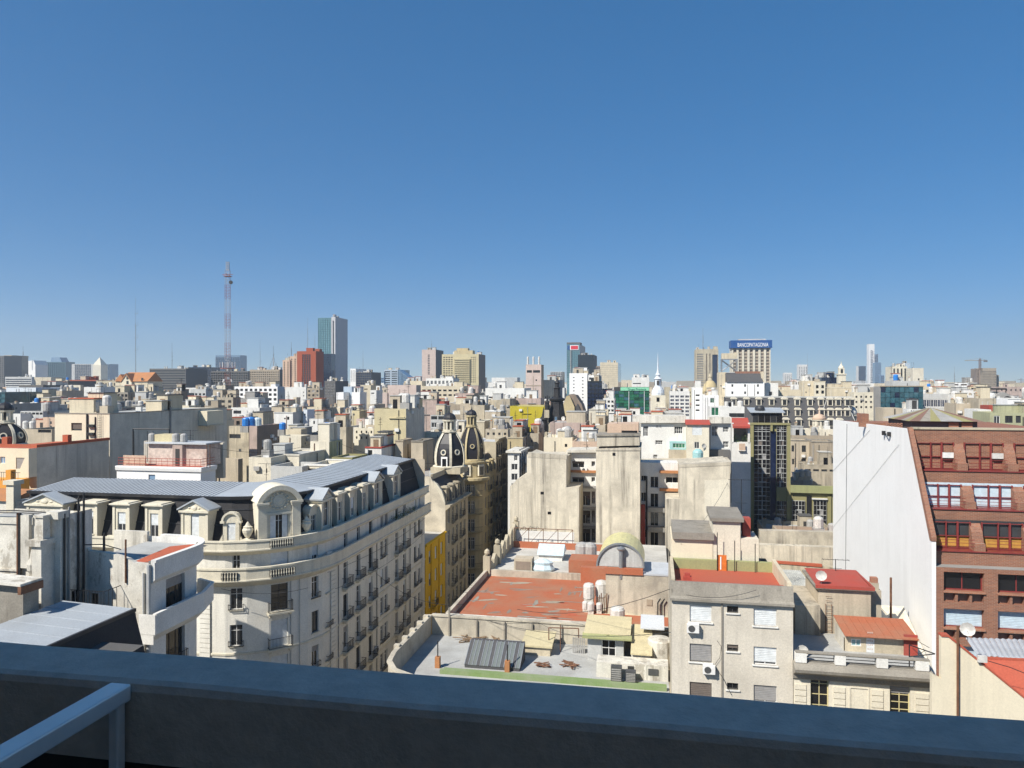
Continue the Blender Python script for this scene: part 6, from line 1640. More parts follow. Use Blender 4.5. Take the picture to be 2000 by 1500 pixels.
for i in range(16):x=.1+(W-.2)*i/15;m.tube((x,.15,H),(x,.15,H+1.05),.03,4)
m.build('terrace_railing','red_paint',wh.r)
sx0,sx1=wh.x(290,2.0),wh.x(404,2.0);zs=wh.z(866,sx0,2)
o,hs,_=wh.wall('shed_wall','mural',290,404,867,H,2.0,[(342,350,876,902)],.1,3.0)
near_window(wh.r,o,(1,0),*hs[0],frame='frame_dark',nx=1,nz=4,gl='glass_black',rd=.1)
xa,xb=wh.x(333,1.6),wh.x(360,1.6);MB().prism_z([(xa,1.98),(xa+.3,1.6),(xb-.3,1.6),(xb,1.98)],H,zs-.1).build('round_bay','pink_dirty',wh.r)
x_=wh.x(342,1.5);MB().box(x_,x_+.55,1.54,1.6,H,zs-.6).build('bay_door','frame_dark',wh.r)
MB().box(sx0-.2,sx1+.2,1.5,5.2,zs,zs+.18).build('shed_roof','roof_silver',wh.r)
MB().box(wh.x(302,3),wh.x(336,3),3,5,zs+.18,zs+1.1).build('yellow_tank_house','yellow_cream',wh.r)
for px in(300,346,362):put('water_tank',tank_mesh('tank_grey'),wh.r,(wh.x(px,3.5),3.2,zs+.18),0,(.9,.9,1.1))
m=MB();xa,xb=wh.x(256,5),wh.x(327,5);z_=wh.z(838,xa,5);m.path([(xa,5.4,H),(xa,5.4,z_),(xb,5.4,z_),(xb,5.4,z_-.8)],.09,6);m.build('pipe_gantry','iron',wh.r)
m=MB()
for px in(262,288,299):x=wh.x(px,5.2);m.tube((x,5.2,H),(x,5.2,wh.z(842,x,5.2)),.04,4)
m.build('poles','iron',wh.r)
MB().box(.2,wh.x(285,1),.9,1.05,H,H+1.3).build('brick_trellis','salmon',wh.r)
MB().box(wh.x(285,6),sx1,5.6,6.2,H-2,wh.z(862,5,6)).build('rear_wall','grey_and_shaded_wall',wh.r)
for px in(404,410):x=wh.x(px,.4);MB().tube((x,.4,H),(x,.4,wh.z(868,x,.4)),.05,5).build('standpipe','rust',wh.r)
wh.reg(0,W,0,6.5,226,422,945)
tr=Fr('slate_turret','slate dome turret with pale lantern cut by the left photo edge','turret',10,118.0)
zb_=tr.z(866)
MB().box(-3.2,3.2,-3.2,3.2,0,zb_-.3).build('turret_base','beige',tr.r)
dome(tr.r,0,0,zb_,2.7,tr.z(828)-zb_,'stone_pale','slate_dome',lan=tr.z(804)-tr.z(826),rot=R(10))
tr.reg(-3.2,3.2,-3.2,3.2,-30,44,868)
bw_=Fr('bay_window_house','white house with stacked bay windows beside the left party wall','building',992,122.0)
o,hs,_=bw_.wall('bay_front','white',992,1014,884,0,0,[(1004,1011,889,900),(999,1011,906,918),(999,1011,925,938),(999,1011,944,956)],.2)
bw_.glaze(o,hs,frame='frame_white',nx=2,gl='glass',rd=.2)
Wx=bw_.x(1014);Lx=along_u(bw_.X0+Wx*V.x,bw_.Y0+Wx*V.y,1030)
hh=[(k,k+1.0,z,z+2.0)for z in[bw_.z(py_)for py_ in(902,920,940,958)]for k in(.8,2.6,4.4,6.2)if k+1<Lx]
m=MB();m.wall((Wx,0),(0,1),(1,0),Lx,0,bw_.z(884),hh,.2);m.wall((Wx,Lx),(-1,0),(0,1),Wx,0,bw_.z(884));m.build('side_wall','white',bw_.r)
for h in hh:add_window(bw_.r,(Wx,0),(0,1),*h,'dk',.2)
MB().box(-.3,Wx+.4,-.4,Lx,bw_.z(884),bw_.z(884)+.3).build('roof_slab','white_dirty',bw_.r)
for i,(pa,pb)in enumerate(((893,905),(912,924))):
 MB().box(bw_.x(1026,2),bw_.x(1042,2),2,8,bw_.z(pb,2,2),bw_.z(pa,2,2)).build('terrace_box','white',bw_.r)
bw_.reg(0,bw_.x(1042,2),0,Lx,990,1042,960)
oh=Fr('old_corner_neighbour','old stained house end with pale pillar left of the zinc roof, left edge','building',-70,77.0)
W=oh.x(33);H=oh.z(975)
MB().box(0,W,0,6,0,H).build('wall','white_dirty',oh.r);MB().prism_x([(-.3,H),(3,H+.8),(6.3,H)],0,W-.8).build('tiled_roof','tile_orange',oh.r)
x=oh.x(24);MB().box(x-.45,x+.45,-.3,.6,0,oh.z(946,x)).box(x-.65,x+.65,-.5,.8,oh.z(946,x),oh.z(938,x)).build('pillar','stone_pale',oh.r)
oh.reg(0,W,0,6,-70,35,1000)
# middle distance: every roof one can point at, left to right
g=lambda*a:('g',)+a
p_=lambda*a:('p',)+a
# left third
bld('apartment_building','pale blue-white blank wall left of the dark roof, far left',12,70,757,265,L=20,col='blue_white',yb=796,clut=0,ph=.4)
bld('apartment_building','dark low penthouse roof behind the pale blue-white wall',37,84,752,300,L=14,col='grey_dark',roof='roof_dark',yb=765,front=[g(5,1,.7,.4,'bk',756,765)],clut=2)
bld('glass_office_building','teal glazed block cut by the left photo edge',-30,10,766,240,L=16,col='glass_teal',yb=787,front=[g(4,2,.85,.75,'Jtl',767,787)])
bld('apartment_building','grey stained block behind the slate turret, far left',-30,24,788,190,L=16,col='grey',yb=800,clut=2)
bld('apartment_building','low cream roof parapet below the pale blue-white wall',30,95,791,200,L=9,col='cream',yb=800,clut=5)
bld('office_building','black gridded office block with round sign, before the teal tower',80,133,744,430,L=24,col='grey_dark',yb=764,front=[g(9,5,.75,.6,'Jdk',746,764,100,132)],clut=3)
bld('apartment_building','long dark red roofed building under the navy towers',136,188,742,470,L=20,col='red_tower',roof='roof_red',yb=753,front=[g(8,1,.6,.5,'bk',743,749)],clut=3)
bld('classical_building','beige classical front with pilasters left of the orange tiled house',188,226,744,420,L=18,col='stone',yb=762,front=[g(7,2,.45,.7,'dk',747,762)],clut=2,cope='stone_pale')
bld('apartment_building','large plain cream end wall left of the classical front',122,157,752,310,xs=163,col='ivory',side='beige',yb=786,clut=2)
bld('apartment_building','white stepped wall beside the large plain cream end wall',164,196,756,300,L=9,col='white',yb=784,front=[p_(158,160,768,771,'bk'),p_(174,177,765,768,'dk')],clut=2)
bld('apartment_building','beige block in front of the large cream end wall',96,121,763,270,L=10,col='beige',yb=784,clut=3)
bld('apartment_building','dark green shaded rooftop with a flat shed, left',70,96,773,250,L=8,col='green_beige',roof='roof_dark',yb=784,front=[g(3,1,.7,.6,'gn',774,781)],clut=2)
bld('apartment_building','grey building with a long bluish band of windows behind the turret',40,84,803,165,L=14,col='grey_light',yb=832,front=[g(6,1,.8,.45,'dk',803,812),g(6,1,.85,.62,'nv',814,830)],clut=4)
bld('apartment_building','small white cube house beside the slate turret',22,40,808,162,L=6,col='white',yb=832,front=[p_(25,29,820,824,'dk')])
bld('apartment_building','salmon brick gable wall left of the cream tower house',84,108,815,150,L=8,col='salmon',yb=835,clut=0,ph=.2)
bld('apartment_building','low wall with dark tiled verge below the salmon gable',42,101,838,128,L=10,col='beige',roof='roof_dark',yb=866,front=[p_(74,100,839,845,'bk')],clut=1)
bld('apartment_building','roof with red clutter and water tanks above the cream tower house',97,140,795,180,L=9,col='grey',roof='roof_red',yb=806,clut=7)
bld('apartment_building','small blue-grey roof shed with two round vents',141,160,793,172,L=5,col='blue_pale',yb=806,front=[p_(144,147,796,800,'bk'),p_(153,156,796,800,'bk')])
bld('apartment_building','brown brick terrace house with pale coping above the long grey wall',162,216,797,185,L=10,col='pink_dirty',yb=807,clut=5,cope='cream')
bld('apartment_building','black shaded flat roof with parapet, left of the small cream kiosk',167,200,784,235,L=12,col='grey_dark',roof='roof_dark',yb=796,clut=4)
bld('apartment_building','small yellow cream kiosk house among dark roofs',199,214,774,230,L=5,col='yellow_cream',yb=786,front=[p_(202,205,776,781,'dk')])
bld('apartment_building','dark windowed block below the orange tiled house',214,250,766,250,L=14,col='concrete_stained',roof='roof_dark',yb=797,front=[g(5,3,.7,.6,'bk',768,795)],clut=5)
bld('apartment_building','dark roof ridge with slate slope above the long grey wall',216,268,798,190,L=12,col='slate_grey',roof='slate_grey',yb=807,clut=4)
bld('apartment_building','narrow cream wall with brown upper storey, middle left',271,289,764,240,L=9,col='cream',yb=785,clut=2)
bld('apartment_building','bright cream tower wall with stepped lower wing, middle left',289,305,769,225,xs=308,col='cream_clean',side='beige',yb=792,clut=2)
bld('apartment_building','dark glazed balconies block left of the bright cream tower wall',250,288,782,220,L=8,col='grey',yb=805,front=[g(5,2,.8,.7,'nv',783,800)],clut=3)
bld('apartment_building','low cream terrace wall with flat coping right of the cream tower wall',296,332,785,212,L=8,col='cream',yb=801,clut=3,cope='white')
bld('apartment_building','shadowy roofs with white tent shapes before the grey banded office',308,340,768,270,L=12,col='concrete_stained',yb=786,clut=6)
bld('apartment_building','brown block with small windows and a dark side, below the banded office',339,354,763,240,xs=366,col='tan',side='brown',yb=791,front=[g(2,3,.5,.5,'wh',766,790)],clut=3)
bld('apartment_building','long cream parapet with red door frame above the long grey wall',336,369,792,200,L=9,col='cream_clean',yb=803,clut=3)
bld('apartment_building','tan low roof with corrugated side right of the long cream parapet',370,426,792,205,xs=436,col='tan',side='brown',yb=803,clut=5)
bld('apartment_building','small bright white roof cube left of its taller white neighbour',367,380,780,225,L=5,col='white_clean',yb=792)
bld('apartment_building','taller bright white roof cube in the middle left',384,398,774,226,xs=402,col='white_clean',side='grey_light',yb=792,clut=1)
bld('apartment_building','curved grey roof house before the dark blue block',372,402,760,300,L=12,col='grey_light',roof='zinc',yb=775,front=[g(4,1,.6,.5,'dk',766,774)],clut=6)
B_mast=bld('apartment_building','cream cube block standing at the foot of the tall lattice mast',414,440,753,350,xs=456,col='ivory',side='brown',yb=777,clut=2)
bld('apartment_building','brown terraces with railings under the lattice mast block',405,455,776,240,xs=470,col='beige_dirty',side='brown',yb=800,front=[g(4,2,.5,.5,'dk',779,799)],clut=8)
bld('apartment_building','white house with strip window and blue water tanks in front',451,507,796,195,xs=530,col='white',side='grey_light',yb=832,front=[p_(456,471,802,808,'dk'),p_(456,463,815,830,'bl')],sidew=[p_(514,521,812,814,'dk')],clut=5)
bld('office_building','white office block with a grid of square windows, middle left',458,542,755,330,xs=556,col='white_clean',side='blue_pale',yb=793,front=[g(9,4,.58,.55,'dk',757,793)],clut=8)  # blue-grey side colour paints the shade on the right face
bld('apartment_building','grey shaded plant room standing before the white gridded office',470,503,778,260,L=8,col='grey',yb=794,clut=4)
bld('apartment_building','white lit wall with triangular shadow right of the gridded office',557,598,756,320,L=18,col='white',side='grey',yb=792,front=[p_(592,594,765,767,'dk'),p_(592,594,772,774,'dk')],clut=3)
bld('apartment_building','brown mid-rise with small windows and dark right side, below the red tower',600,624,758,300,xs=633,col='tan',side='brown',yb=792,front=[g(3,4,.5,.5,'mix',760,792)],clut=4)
bld('apartment_building','dark block with pale terraces at the foot of the tall grey tower',634,655,744,420,L=18,col='grey_dark',yb=772,front=[g(4,5,.7,.5,'wh',748,775)],clut=5)
bld('apartment_building','white slab house with a pale blue recessed stripe, stepped roof',657,671,766,285,L=14,col='white_clean',yb=796,front=[],ph=.2)
bld('apartment_building','pale blue stair shaft between two white slabs',671,687,755,290,L=12,col='blue_pale',yb=793,ph=.2)
bld('apartment_building','white slab right of the pale blue stair shaft with stepped side',687,703,766,285,xs=716,col='white_clean',side='white',yb=800,ph=.2,clut=2)
bld('apartment_building','cream roof boxes right of the white stepped slab',704,724,752,380,L=12,col='cream',yb=768,front=[p_(711,718,759,761,'bk')],clut=4)
bld('apartment_building','small white house with black slot window at the pink wall',723,735,762,330,L=8,col='white',yb=777,front=[p_(725,731,767,769,'bk')],clut=1)
bld('apartment_building','cream terraced house with many small openings in the centre left',600,628,795,210,xs=645,col='cream',side='salmon',yb=826,front=[g(3,2,.35,.4,'dk',800,822),p_(612,615,822,829,'bk')],clut=4)
bld('apartment_building','cream stepped gable wall with square dark opening',645,664,796,215,xs=671,col='cream_clean',side='beige',yb=820,front=[p_(636,645,803,809,'bk')],clut=2)
bld('apartment_building','salmon terrace houses with parapet urns left of the cream terraced house',535,592,793,235,L=8,col='salmon',yb=806,clut=7)
bld('apartment_building','narrow cream chimney-like tower between brown houses',573,579,776,260,L=3,col='cream',yb=795)
bld('apartment_building','pale grey flat roof box with two black openings',535,572,806,175,xs=592,col='white',side='grey_light',yb=831,front=[p_(555,558,816,819,'bk'),p_(561,565,814,820,'bk')],clut=3,cope='grey_light')
bld('apartment_building','thin blue-white stair tower right of the pale grey roof box',592,600,800,178,L=4,col='blue_white',yb=836,front=[p_(594,597,808,811,'dk')])
bld('apartment_building','white little houses with arched tops, centre left',604,632,818,165,L=7,col='white',yb=848,front=[p_(612,615,822,828,'bk'),p_(618,621,842,845,'dk')],clut=5)
bld('apartment_building','brown-grey stained block carrying blue tanks, middle left',487,502,832,138,xs=546,col='pink_dirty',side='brown',yb=880,sidew=[p_(512,526,858,872,'bl')],clut=0,ph=.3)
bld('apartment_building','low cream block behind the end of the long grey wall',447,486,832,142,L=10,col='cream_dirty',yb=870,front=[p_(448,470,848,856,'dk')],clut=5)
bld('apartment_building','large pale cream block with flat front and shaded right side, centre left',546,588,851,122,xs=606,col='ivory',side='beige',yb=897,ph=.3)
bld('apartment_building','raised cream roof house standing on the large pale cream block',558,588,838,126,xs=600,col='cream',side='beige',yb=852,clut=2)
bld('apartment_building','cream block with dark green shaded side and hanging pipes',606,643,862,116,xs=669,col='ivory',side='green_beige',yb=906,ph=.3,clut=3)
bld('apartment_building','low cream house with wide dark window under a flat coping',531,584,888,108,L=9,col='ivory',yb=912,front=[p_(547,567,899,908,'bb')],cope='grey_and_shaded_wall',ph=.2)
bld('apartment_building','plain cream boundary wall with drain pipe, left of the wide dark window',486,529,893,104,L=8,col='ivory',yb=938,clut=2,front=[p_(520,522,915,924,'bk')])
bld('apartment_building','cream tan stub wall beside the white terrace house',424,465,896,106,xs=474,col='beige',side='grey_dark',yb=940,ph=.3)
bld('apartment_building','grey lean-to below the wide dark window house',529,590,910,102,L=6,col='grey_light',roof='roof_pale',yb=932)
bld('apartment_building','cream roof house with red glazed windows behind the zinc roof',595,645,908,103,L=7,col='ivory',yb=930,front=[p_(601,618,915,928,'bb'),p_(623,641,913,926,'bb')],cope='white')
bld('apartment_building','dark green low roof wall right of the cream block with pipes',648,688,893,112,L=6,col='olive',yb=912,ph=.3)
bld('apartment_building','beige stained house wall behind the cream block with pipes',636,676,834,140,xs=690,col='cream_dirty',side='beige_dirty',yb=872,clut=5)
bld('apartment_building','old ornate beige house with balconies left of the big cream cube',692,730,836,146,L=9,col='stone_pale',yb=888,front=[g(4,2,.3,.45,'dk',838,860)],clut=5)
bld('apartment_building','pinkish terrace roofs with columns above the ornate beige house',696,731,818,180,L=8,col='pink',yb=834,clut=5)
bld('apartment_building','yellow cream narrow house with awning left of the big cream cube',687,702,802,205,L=6,col='yellow_cream',yb=820,clut=1)
bld('apartment_building','beige narrow house with two windows touching the big cream cube',718,731,790,195,L=8,col='beige',yb=816,front=[p_(721,724,793,796,'dk'),p_(721,724,804,807,'dk')],clut=1)
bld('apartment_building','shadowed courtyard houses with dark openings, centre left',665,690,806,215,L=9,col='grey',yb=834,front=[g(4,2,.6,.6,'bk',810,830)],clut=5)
bld('apartment_building','white house with red canopy and green awning behind the zinc roof',713,745,874,124,L=7,col='white',yb=905,front=[p_(719,727,879,890,'dk')],clut=3,cope='red_paint')
B_cube=bld('apartment_building','big plain yellow-cream cube block with shaded right side and tanks on top',731,793,798,140,xs=829,col='yellow_cream',side='grey_and_shaded_wall',yb=874,clut=7,ph=.3)  # side greyed to paint the shade on the right face
bld('apartment_building','beige stair house with louvred box right below the big cream cube',772,787,861,128,L=5,col='beige',yb=886,cope='tan')
bld('apartment_building','beige plain block below the shaded side of the big cream cube',803,826,862,127,L=6,col='beige',yb=902,cope='concrete_stained',clut=1)
# centre
bld('apartment_building','large pale pink stepped wall in the centre left distance',757,813,752,300,xs=822,col='pink',side='grey',yb=792,ph=.2,clut=1)
bld('apartment_building','pale pink lower step of the large pink wall',747,757,767,300,L=12,col='pink',yb=792,ph=.2)
bld('apartment_building','long cream terraced slab with bands of windows, centre',823,905,754,350,xs=932,col='cream',side='cream',yb=778,front=[g(8,2,.65,.4,'bk',758,776)],sidew=[g(4,2,.6,.4,'bk',758,776)],clut=9)
bld('apartment_building','white penthouses with planted terrace on the long cream slab',832,885,739,380,L=12,col='white',yb=754,front=[g(7,1,.6,.6,'wh',741,753)],clut=7)
bld('apartment_building','yellow cream roof house left of the white penthouses',790,824,744,390,L=10,col='cream',yb=753,clut=4)
bld('apartment_building','stained pinkish brown house with white windows on its left, centre',803,853,780,210,xs=860,col='pink_dirty',side='brown',yb=838,front=[p_(819,826,791,797,'wh'),p_(820,826,804,807,'wh')],clut=5,cope='concrete_stained')
bld('apartment_building','bright red painted light well house in the centre',858,868,784,208,L=5,col='red_paint',yb=808)
bld('apartment_building','small house with two rows of white framed windows left of the domes',841,869,811,172,L=8,col='grey_light',yb=844,front=[g(2,1,.85,.8,'dk',812,820),g(2,1,.85,.8,'wh',824,836)],clut=2)
bld('apartment_building','long low terrace with red tiled verge behind the slate domes',829,905,843,152,L=8,col='ivory',yb=858,clut=8)
bld('apartment_building','grey shaded lower wall under the long low terrace',830,866,856,148,L=4,col='beige',yb=905)
bld('apartment_building','pink and beige stained end wall right of the red light well',889,926,768,235,xs=946,col='pink_dirty',side='beige_dirty',yb=790,clut=4)
bld('apartment_building','greenish beige wall block behind the right slate dome',899,918,788,205,L=8,col='beige',yb=820,clut=3)
bld('apartment_building','beige block directly above the right slate dome',918,946,791,200,L=8,col='cream_dirty',yb=822,clut=2)
bld('apartment_building','beige house wall with white top band, right of the slate domes',947,977,803,190,L=8,col='beige',yb=838,clut=1,cope='white_clean')
bld('apartment_building','narrow stone house with cornice right of the right dome',928,946,823,165,L=8,col='stone',yb=856,cope='stone_pale',clut=1)
bld('apartment_building','low stained houses with arched windows right of the slate domes',948,992,838,160,L=9,col='beige_dirty',roof='roof_red',yb=862,front=[g(4,1,.4,.5,'dk',842,852)],clut=6)
bld('warehouse','row of long white sheds with grey gaps in the centre distance',948,1024,758,290,L=16,col='white',yb=780,front=[g(3,1,.5,.35,'bk',772,780)],clut=2)
bld('apartment_building','beige stained low blocks under the long white sheds',940,978,781,240,xs=1000,col='cream_dirty',side='beige_dirty',yb=803,clut=4)
bld('apartment_building','shadowed tan end wall left of the ochre wall',978,996,779,225,L=10,col='beige_dirty',yb=802,clut=1)
bld('apartment_building','row of stained walls with rounded vents above the ochre wall',1000,1056,778,235,L=8,col='pink_dirty',yb=793,clut=3)
bld('apartment_building','large blank ochre yellow party wall in the centre',996,1064,793,205,L=12,col='ochre_wall',side='beige_dirty',yb=846,ph=.2)
bld('apartment_building','grey stained block with brick top right of the tower with tanks',1062,1090,742,330,L=16,col='grey_and_shaded_wall',side='grey',yb=792,front=[g(4,1,.3,.4,'dk',772,780)],clut=3)
bld('apartment_building','beige brown low houses under the ochre wall',996,1022,838,150,L=8,col='concrete_stained',yb=862,clut=6)
bld('apartment_building','yellow stone house with cornice and small window left of the bay window block',991,1021,855,146,xs=1028,col='stone_yellow',side='grey',yb=882,cope='stone',clut=2)
bld('apartment_building','stained grey house wall right of the ochre wall',1029,1052,846,152,L=8,col='beige_dirty',yb=890,clut=2)
bld('apartment_building','pinkish weathered party wall with small square openings, centre',1074,1144,825,150,L=9,col='pink_dirty',yb=856,front=[p_(1105,1108,838,843,'bk'),p_(1092,1096,842,848,'bk')],clut=2,ph=.2)
bld('apartment_building','bright cream low walls below the pinkish weathered wall',1062,1118,854,138,L=8,col='cream_clean',yb=882,front=[p_(1103,1108,867,873,'bk')],clut=5)
bld('apartment_building','beige low wall with antennas right of the bright cream walls',1118,1166,862,132,L=8,col='salmon',yb=890,clut=6)
bld('apartment_building','cream flat block right of the spire, below the black glass tower',1150,1181,800,172,L=9,col='ivory',yb=830,cope='grey_and_shaded_wall',clut=3)
bld('apartment_building','beige roof house with tall pale chimney stack',1153,1182,830,150,L=8,col='beige',yb=868,clut=3)
bld('apartment_building','cream chimney stack tower below the green glass block',1182,1188,800,158,L=2,col='cream',yb=834)
bld('apartment_building','white small balconies and dishes left of the green glass block',1178,1200,778,210,L=8,col='white',yb=808,front=[g(3,3,.6,.5,'dk',780,806)],clut=6)
bld('apartment_building','cream roof wall with row of chimneys left of the white terrace',1190,1235,826,150,L=8,col='cream',yb=850,clut=8)
# right of centre
bld('apartment_building','white penthouse block with aerials above the green glass building',1234,1268,737,480,L=14,col='white',yb=756,front=[p_(1236,1252,748,750,'bk')],clut=6)
B_green=bld('glass_office_building','green glass office block with a pale green sign band on top',1199,1268,756,300,L=14,col='frame_dark',side='glass_green',yb=810,ph=.2,front=[],clut=0)
bld('office_building','office block with a white grid of dark blue windows right of the spire',1308,1347,764,260,L=12,col='white',yb=812,front=[g(4,6,.78,.62,'nv',771,814)],clut=4)
bld('apartment_building','beige narrow block behind the spire church, with balconies',1298,1309,756,290,L=9,col='stone',yb=815,clut=2)
bld('apartment_building','white block with column of small square windows below the big dome',1353,1372,757,235,L=8,col='white_clean',yb=815,front=[g(1,4,.4,.32,'bk',767,806)],clut=4)
bld('apartment_building','white roof house with teal window right of the white block',1374,1404,772,225,L=8,col='white_clean',yb=815,front=[p_(1387,1395,777,787,'gn')],clut=5)
bld('apartment_building','white block with curved glass winter garden below the grey mansard',1386,1454,794,190,L=9,col='white',yb=816,front=[p_(1389,1404,795,812,'gn'),p_(1424,1455,807,815,'dk')],clut=3)
bld('apartment_building','tall cream party wall between the dome and the white house with slate roof',1405,1418,727,255,L=10,col='cream',yb=793,clut=1)
B_wh=bld('apartment_building','white house with dark slate roof behind the grey mansard',1418,1493,747,250,L=14,col='white_clean',yb=774,front=[g(3,2,.14,.35,'dk',746,774)])
bld('apartment_building','lower white wing right of the white house with slate roof',1494,1520,748,252,L=9,col='white',yb=772,front=[p_(1502,1508,765,772,'dk')])
bld('apartment_building','long low cream wall behind the grey mansard, right of the white wing',1520,1564,761,258,L=8,col='cream',yb=774,clut=3)
bld('apartment_building','white rooftop terrace house before the far white towers',1544,1570,751,320,L=8,col='white',yb=762,clut=4)
bld('apartment_building','cream house with arched loggia left of the dark glass box',1566,1591,744,265,xs=1560,col='cream',side='cream',yb=774,clut=3)
bld('classical_building','cream loggia facade with round balconies below the dark glass box',1591,1612,745,262,L=9,col='stone_pale',yb=772,front=[g(2,2,.5,.6,'bk',750,771)],cope='cream',clut=2)
bld('glass_office_building','dark glass box left of the slim church tower',1604,1637,737,360,L=14,col='glass_navy',yb=756,clut=6,ph=.3)
bld('classical_building','cream ornate roof gables with balustrade right of the dark glass box',1614,1666,757,262,L=9,col='cream',yb=774,clut=6,cope='stone_pale')
bld('apartment_building','cream low houses between the ornate gables and teal glass block',1668,1706,766,250,L=8,col='stone_pale',yb=802,front=[g(4,3,.4,.4,'dk',770,800)],clut=6)
bld('apartment_building','beige low roof wall with teal sheet roof right of the olive glazed tower',1546,1632,850,186,L=9,col='tan',roof='roof_dark',yb=862,clut=3)
bld('apartment_building','cream villa walls under the grey mansard right end',1552,1628,838,192,L=5,col='ivory',yb=852,clut=2)
bld('apartment_building','tan two storey house with narrow windows right of the olive glazed tower',1544,1584,860,176,L=7,col='beige',yb=916,front=[p_(1546,1551,870,882,'dk'),p_(1566,1574,870,883,'dk'),p_(1547,1551,896,907,'dk'),p_(1565,1574,896,909,'dk')],cope='concrete_stained')
bld('apartment_building','tan blank wall beside the tan two storey house',1584,1632,863,173,L=7,col='tan',yb=906,cope='concrete_stained')
bld('apartment_building','low tiled sheds with slate roof above the olive lower wing',1570,1634,907,166,L=7,col='beige_dirty',roof='slate_grey',yb=930,front=[g(4,1,.7,.5,'dk',914,922)],clut=2)
bld('apartment_building','dark tanks terrace house above the olive lower wing',1545,1586,938,162,L=4,col='grey',roof='roof_dark',yb=946,clut=5)
# far right
B_teal=bld('glass_office_building','teal mirror glass office block behind the white wall',1720,1803,755,215,xs=1706,col='glass_teal',side='grey',yb=825,ph=.2)
bld('apartment_building','grey rooftop plant house on the teal glass block',1743,1796,744,235,L=8,col='grey_light',yb=756,clut=3)
bld('apartment_building','cream terrace houses right of the teal glass block',1795,1868,755,250,L=9,col='cream',yb=772,front=[p_(1809,1816,761,767,'dk'),p_(1838,1846,760,767,'dk'),p_(1848,1856,760,767,'dk')],clut=5)
bld('glass_office_building','glass balustrade terrace over a dark glazed storey right of the teal block',1803,1866,769,222,L=9,col='grey_light',yb=797,front=[g(9,1,.96,.8,'aq' if False else 'nv',778,797)],clut=3)
bld('apartment_building','white block with two rows of small holes before the construction tower',1858,1891,748,270,L=9,col='white_clean',yb=770,front=[g(2,1,.7,.6,'br' if False else 'bb',749,754),g(3,2,.5,.25,'bk',756,768)],clut=0)
bld('apartment_building','grey small windows block right of the white block with holes',1888,1909,747,300,L=9,col='grey',yb=766,front=[g(4,3,.5,.4,'dk',750,766)],clut=3)
bld('apartment_building','white long roof between the white holed block and the vaulted hall',1891,1940,765,245,L=8,col='white',yb=782,clut=4)
bld('apartment_building','white aerial-covered roof houses right of the glass balustrade terrace',1866,1908,772,215,L=8,col='white',yb=800,front=[g(4,2,.5,.4,'dk',776,798)],clut=9)
bld('apartment_building','cream grey low house before the aerial-covered roofs',1867,1906,788,170,L=7,col='beige',yb=806,clut=5)
bld('apartment_building','white wall and yard left of the hip roofed tank house',1772,1800,799,150,L=7,col='white',yb=822,clut=1,ph=.2)
bld('apartment_building','plain beige lift house on the brick building roof',1724,1763,797,118,L=4,col='beige',yb=824,ph=.1)
bld('apartment_building','grey stained tall wall left of the red box, far right',1912,1945,778,165,L=8,col='beige_dirty',yb=818,clut=3)
bld('apartment_building','red painted roof box at the far right',1932,1952,792,140,L=4,col='red_paint',yb=802)
bld('apartment_building','white water tank house pair at the far right',1968,1993,779,150,L=5,col='white_clean',yb=808,cope='white',clut=1)
bld('apartment_building','white block cut by the right photo edge',1994,2040,782,155,L=6,col='white',yb=808,clut=2)
bld('apartment_building','low terrace rooms with red pots at the far right',1933,2060,806,128,L=7,col='green_beige',yb=838,front=[p_(1941,1953,812,830,'wh'),p_(1963,1978,812,826,'dk'),p_(1984,1994,812,826,'dk')],clut=3)
bld('apartment_building','white low wall with terracotta pots left of the terrace rooms',1910,1936,800,135,L=6,col='white',yb=838,clut=3)
# skyline towers
def tower(*a,**k):k.setdefault('cat','tower');k.setdefault('ph',.4);k.setdefault('L',25);return bld(*a,**k)
tower('residential_tower','tan tower with a dark shaded left face at the left photo edge',8,22,694,900,col='tan',xs=None,yb=752,front=[g(3,14,.5,.5,'Jdk',698,748)])
tower('residential_tower','dark slim tower at the very left photo edge',-20,8,695,880,col='grey_dark',yb=752,front=[g(6,14,.6,.5,'Jdk',698,748)])  # slab for the tan tower's shaded face, shade put into its colour
tower('office_tower','office block with a white curved roof at far left',23,50,707,950,xs=64,col='cream',side='glass_navy',yb=745,front=[g(5,8,.7,.5,'Jdk',712,745)],roof='white_clean')
tower('office_block','low wide banded office block below the curved roof block',10,62,736,700,xs=67,col='grey_light',yb=756,front=[g(1,4,.97,.5,'Jnv',739,755)],cat='building',clut=3)
tower('glass_tower','teal glass tower with a sloped crown, left skyline',90,128,707,1500,col='glass_teal',yb=742,front=[g(10,11,.92,.86,'Jtl',709,741)])
tower('office_tower','navy glass office tower with a grey left slab, left skyline',140,181,711,1450,col='grey_light',yb=742,front=[g(9,10,.94,.86,'Jnv',712,742,146,178)],clut=0)
tower('glass_tower','light blue glass tower right of the pyramid topped tower',198,215,711,1600,col='glass_sky',yb=740,front=[g(5,9,.9,.86,'Jbu',712,740)])
tower('office_block','grey banded office block with white fins and roof plant, left skyline',292,363,720,620,L=30,col='grey_dark',yb=762,front=[g(1,8,.98,.5,'Jdk',722,761)],cat='building',clut=8)
tower('office_block','dark blue glass block right of the grey banded office',368,404,717,800,col='glass_navy',yb=756,front=[g(9,9,.94,.9,'Jnv',718,755)],cat='building',clut=3)
tower('glass_tower','blue curved glass tower behind the lattice mast',421,469,694,1500,col='glass_sky',yb=728,front=[g(14,9,.94,.84,'Jbu',698,726)])
tower('office_block','wide grey glass block behind the foot of the lattice mast',412,485,725,640,col='grey_dark',yb=756,front=[g(16,6,.82,.66,'Jdk',727,755)],cat='building',clut=6)
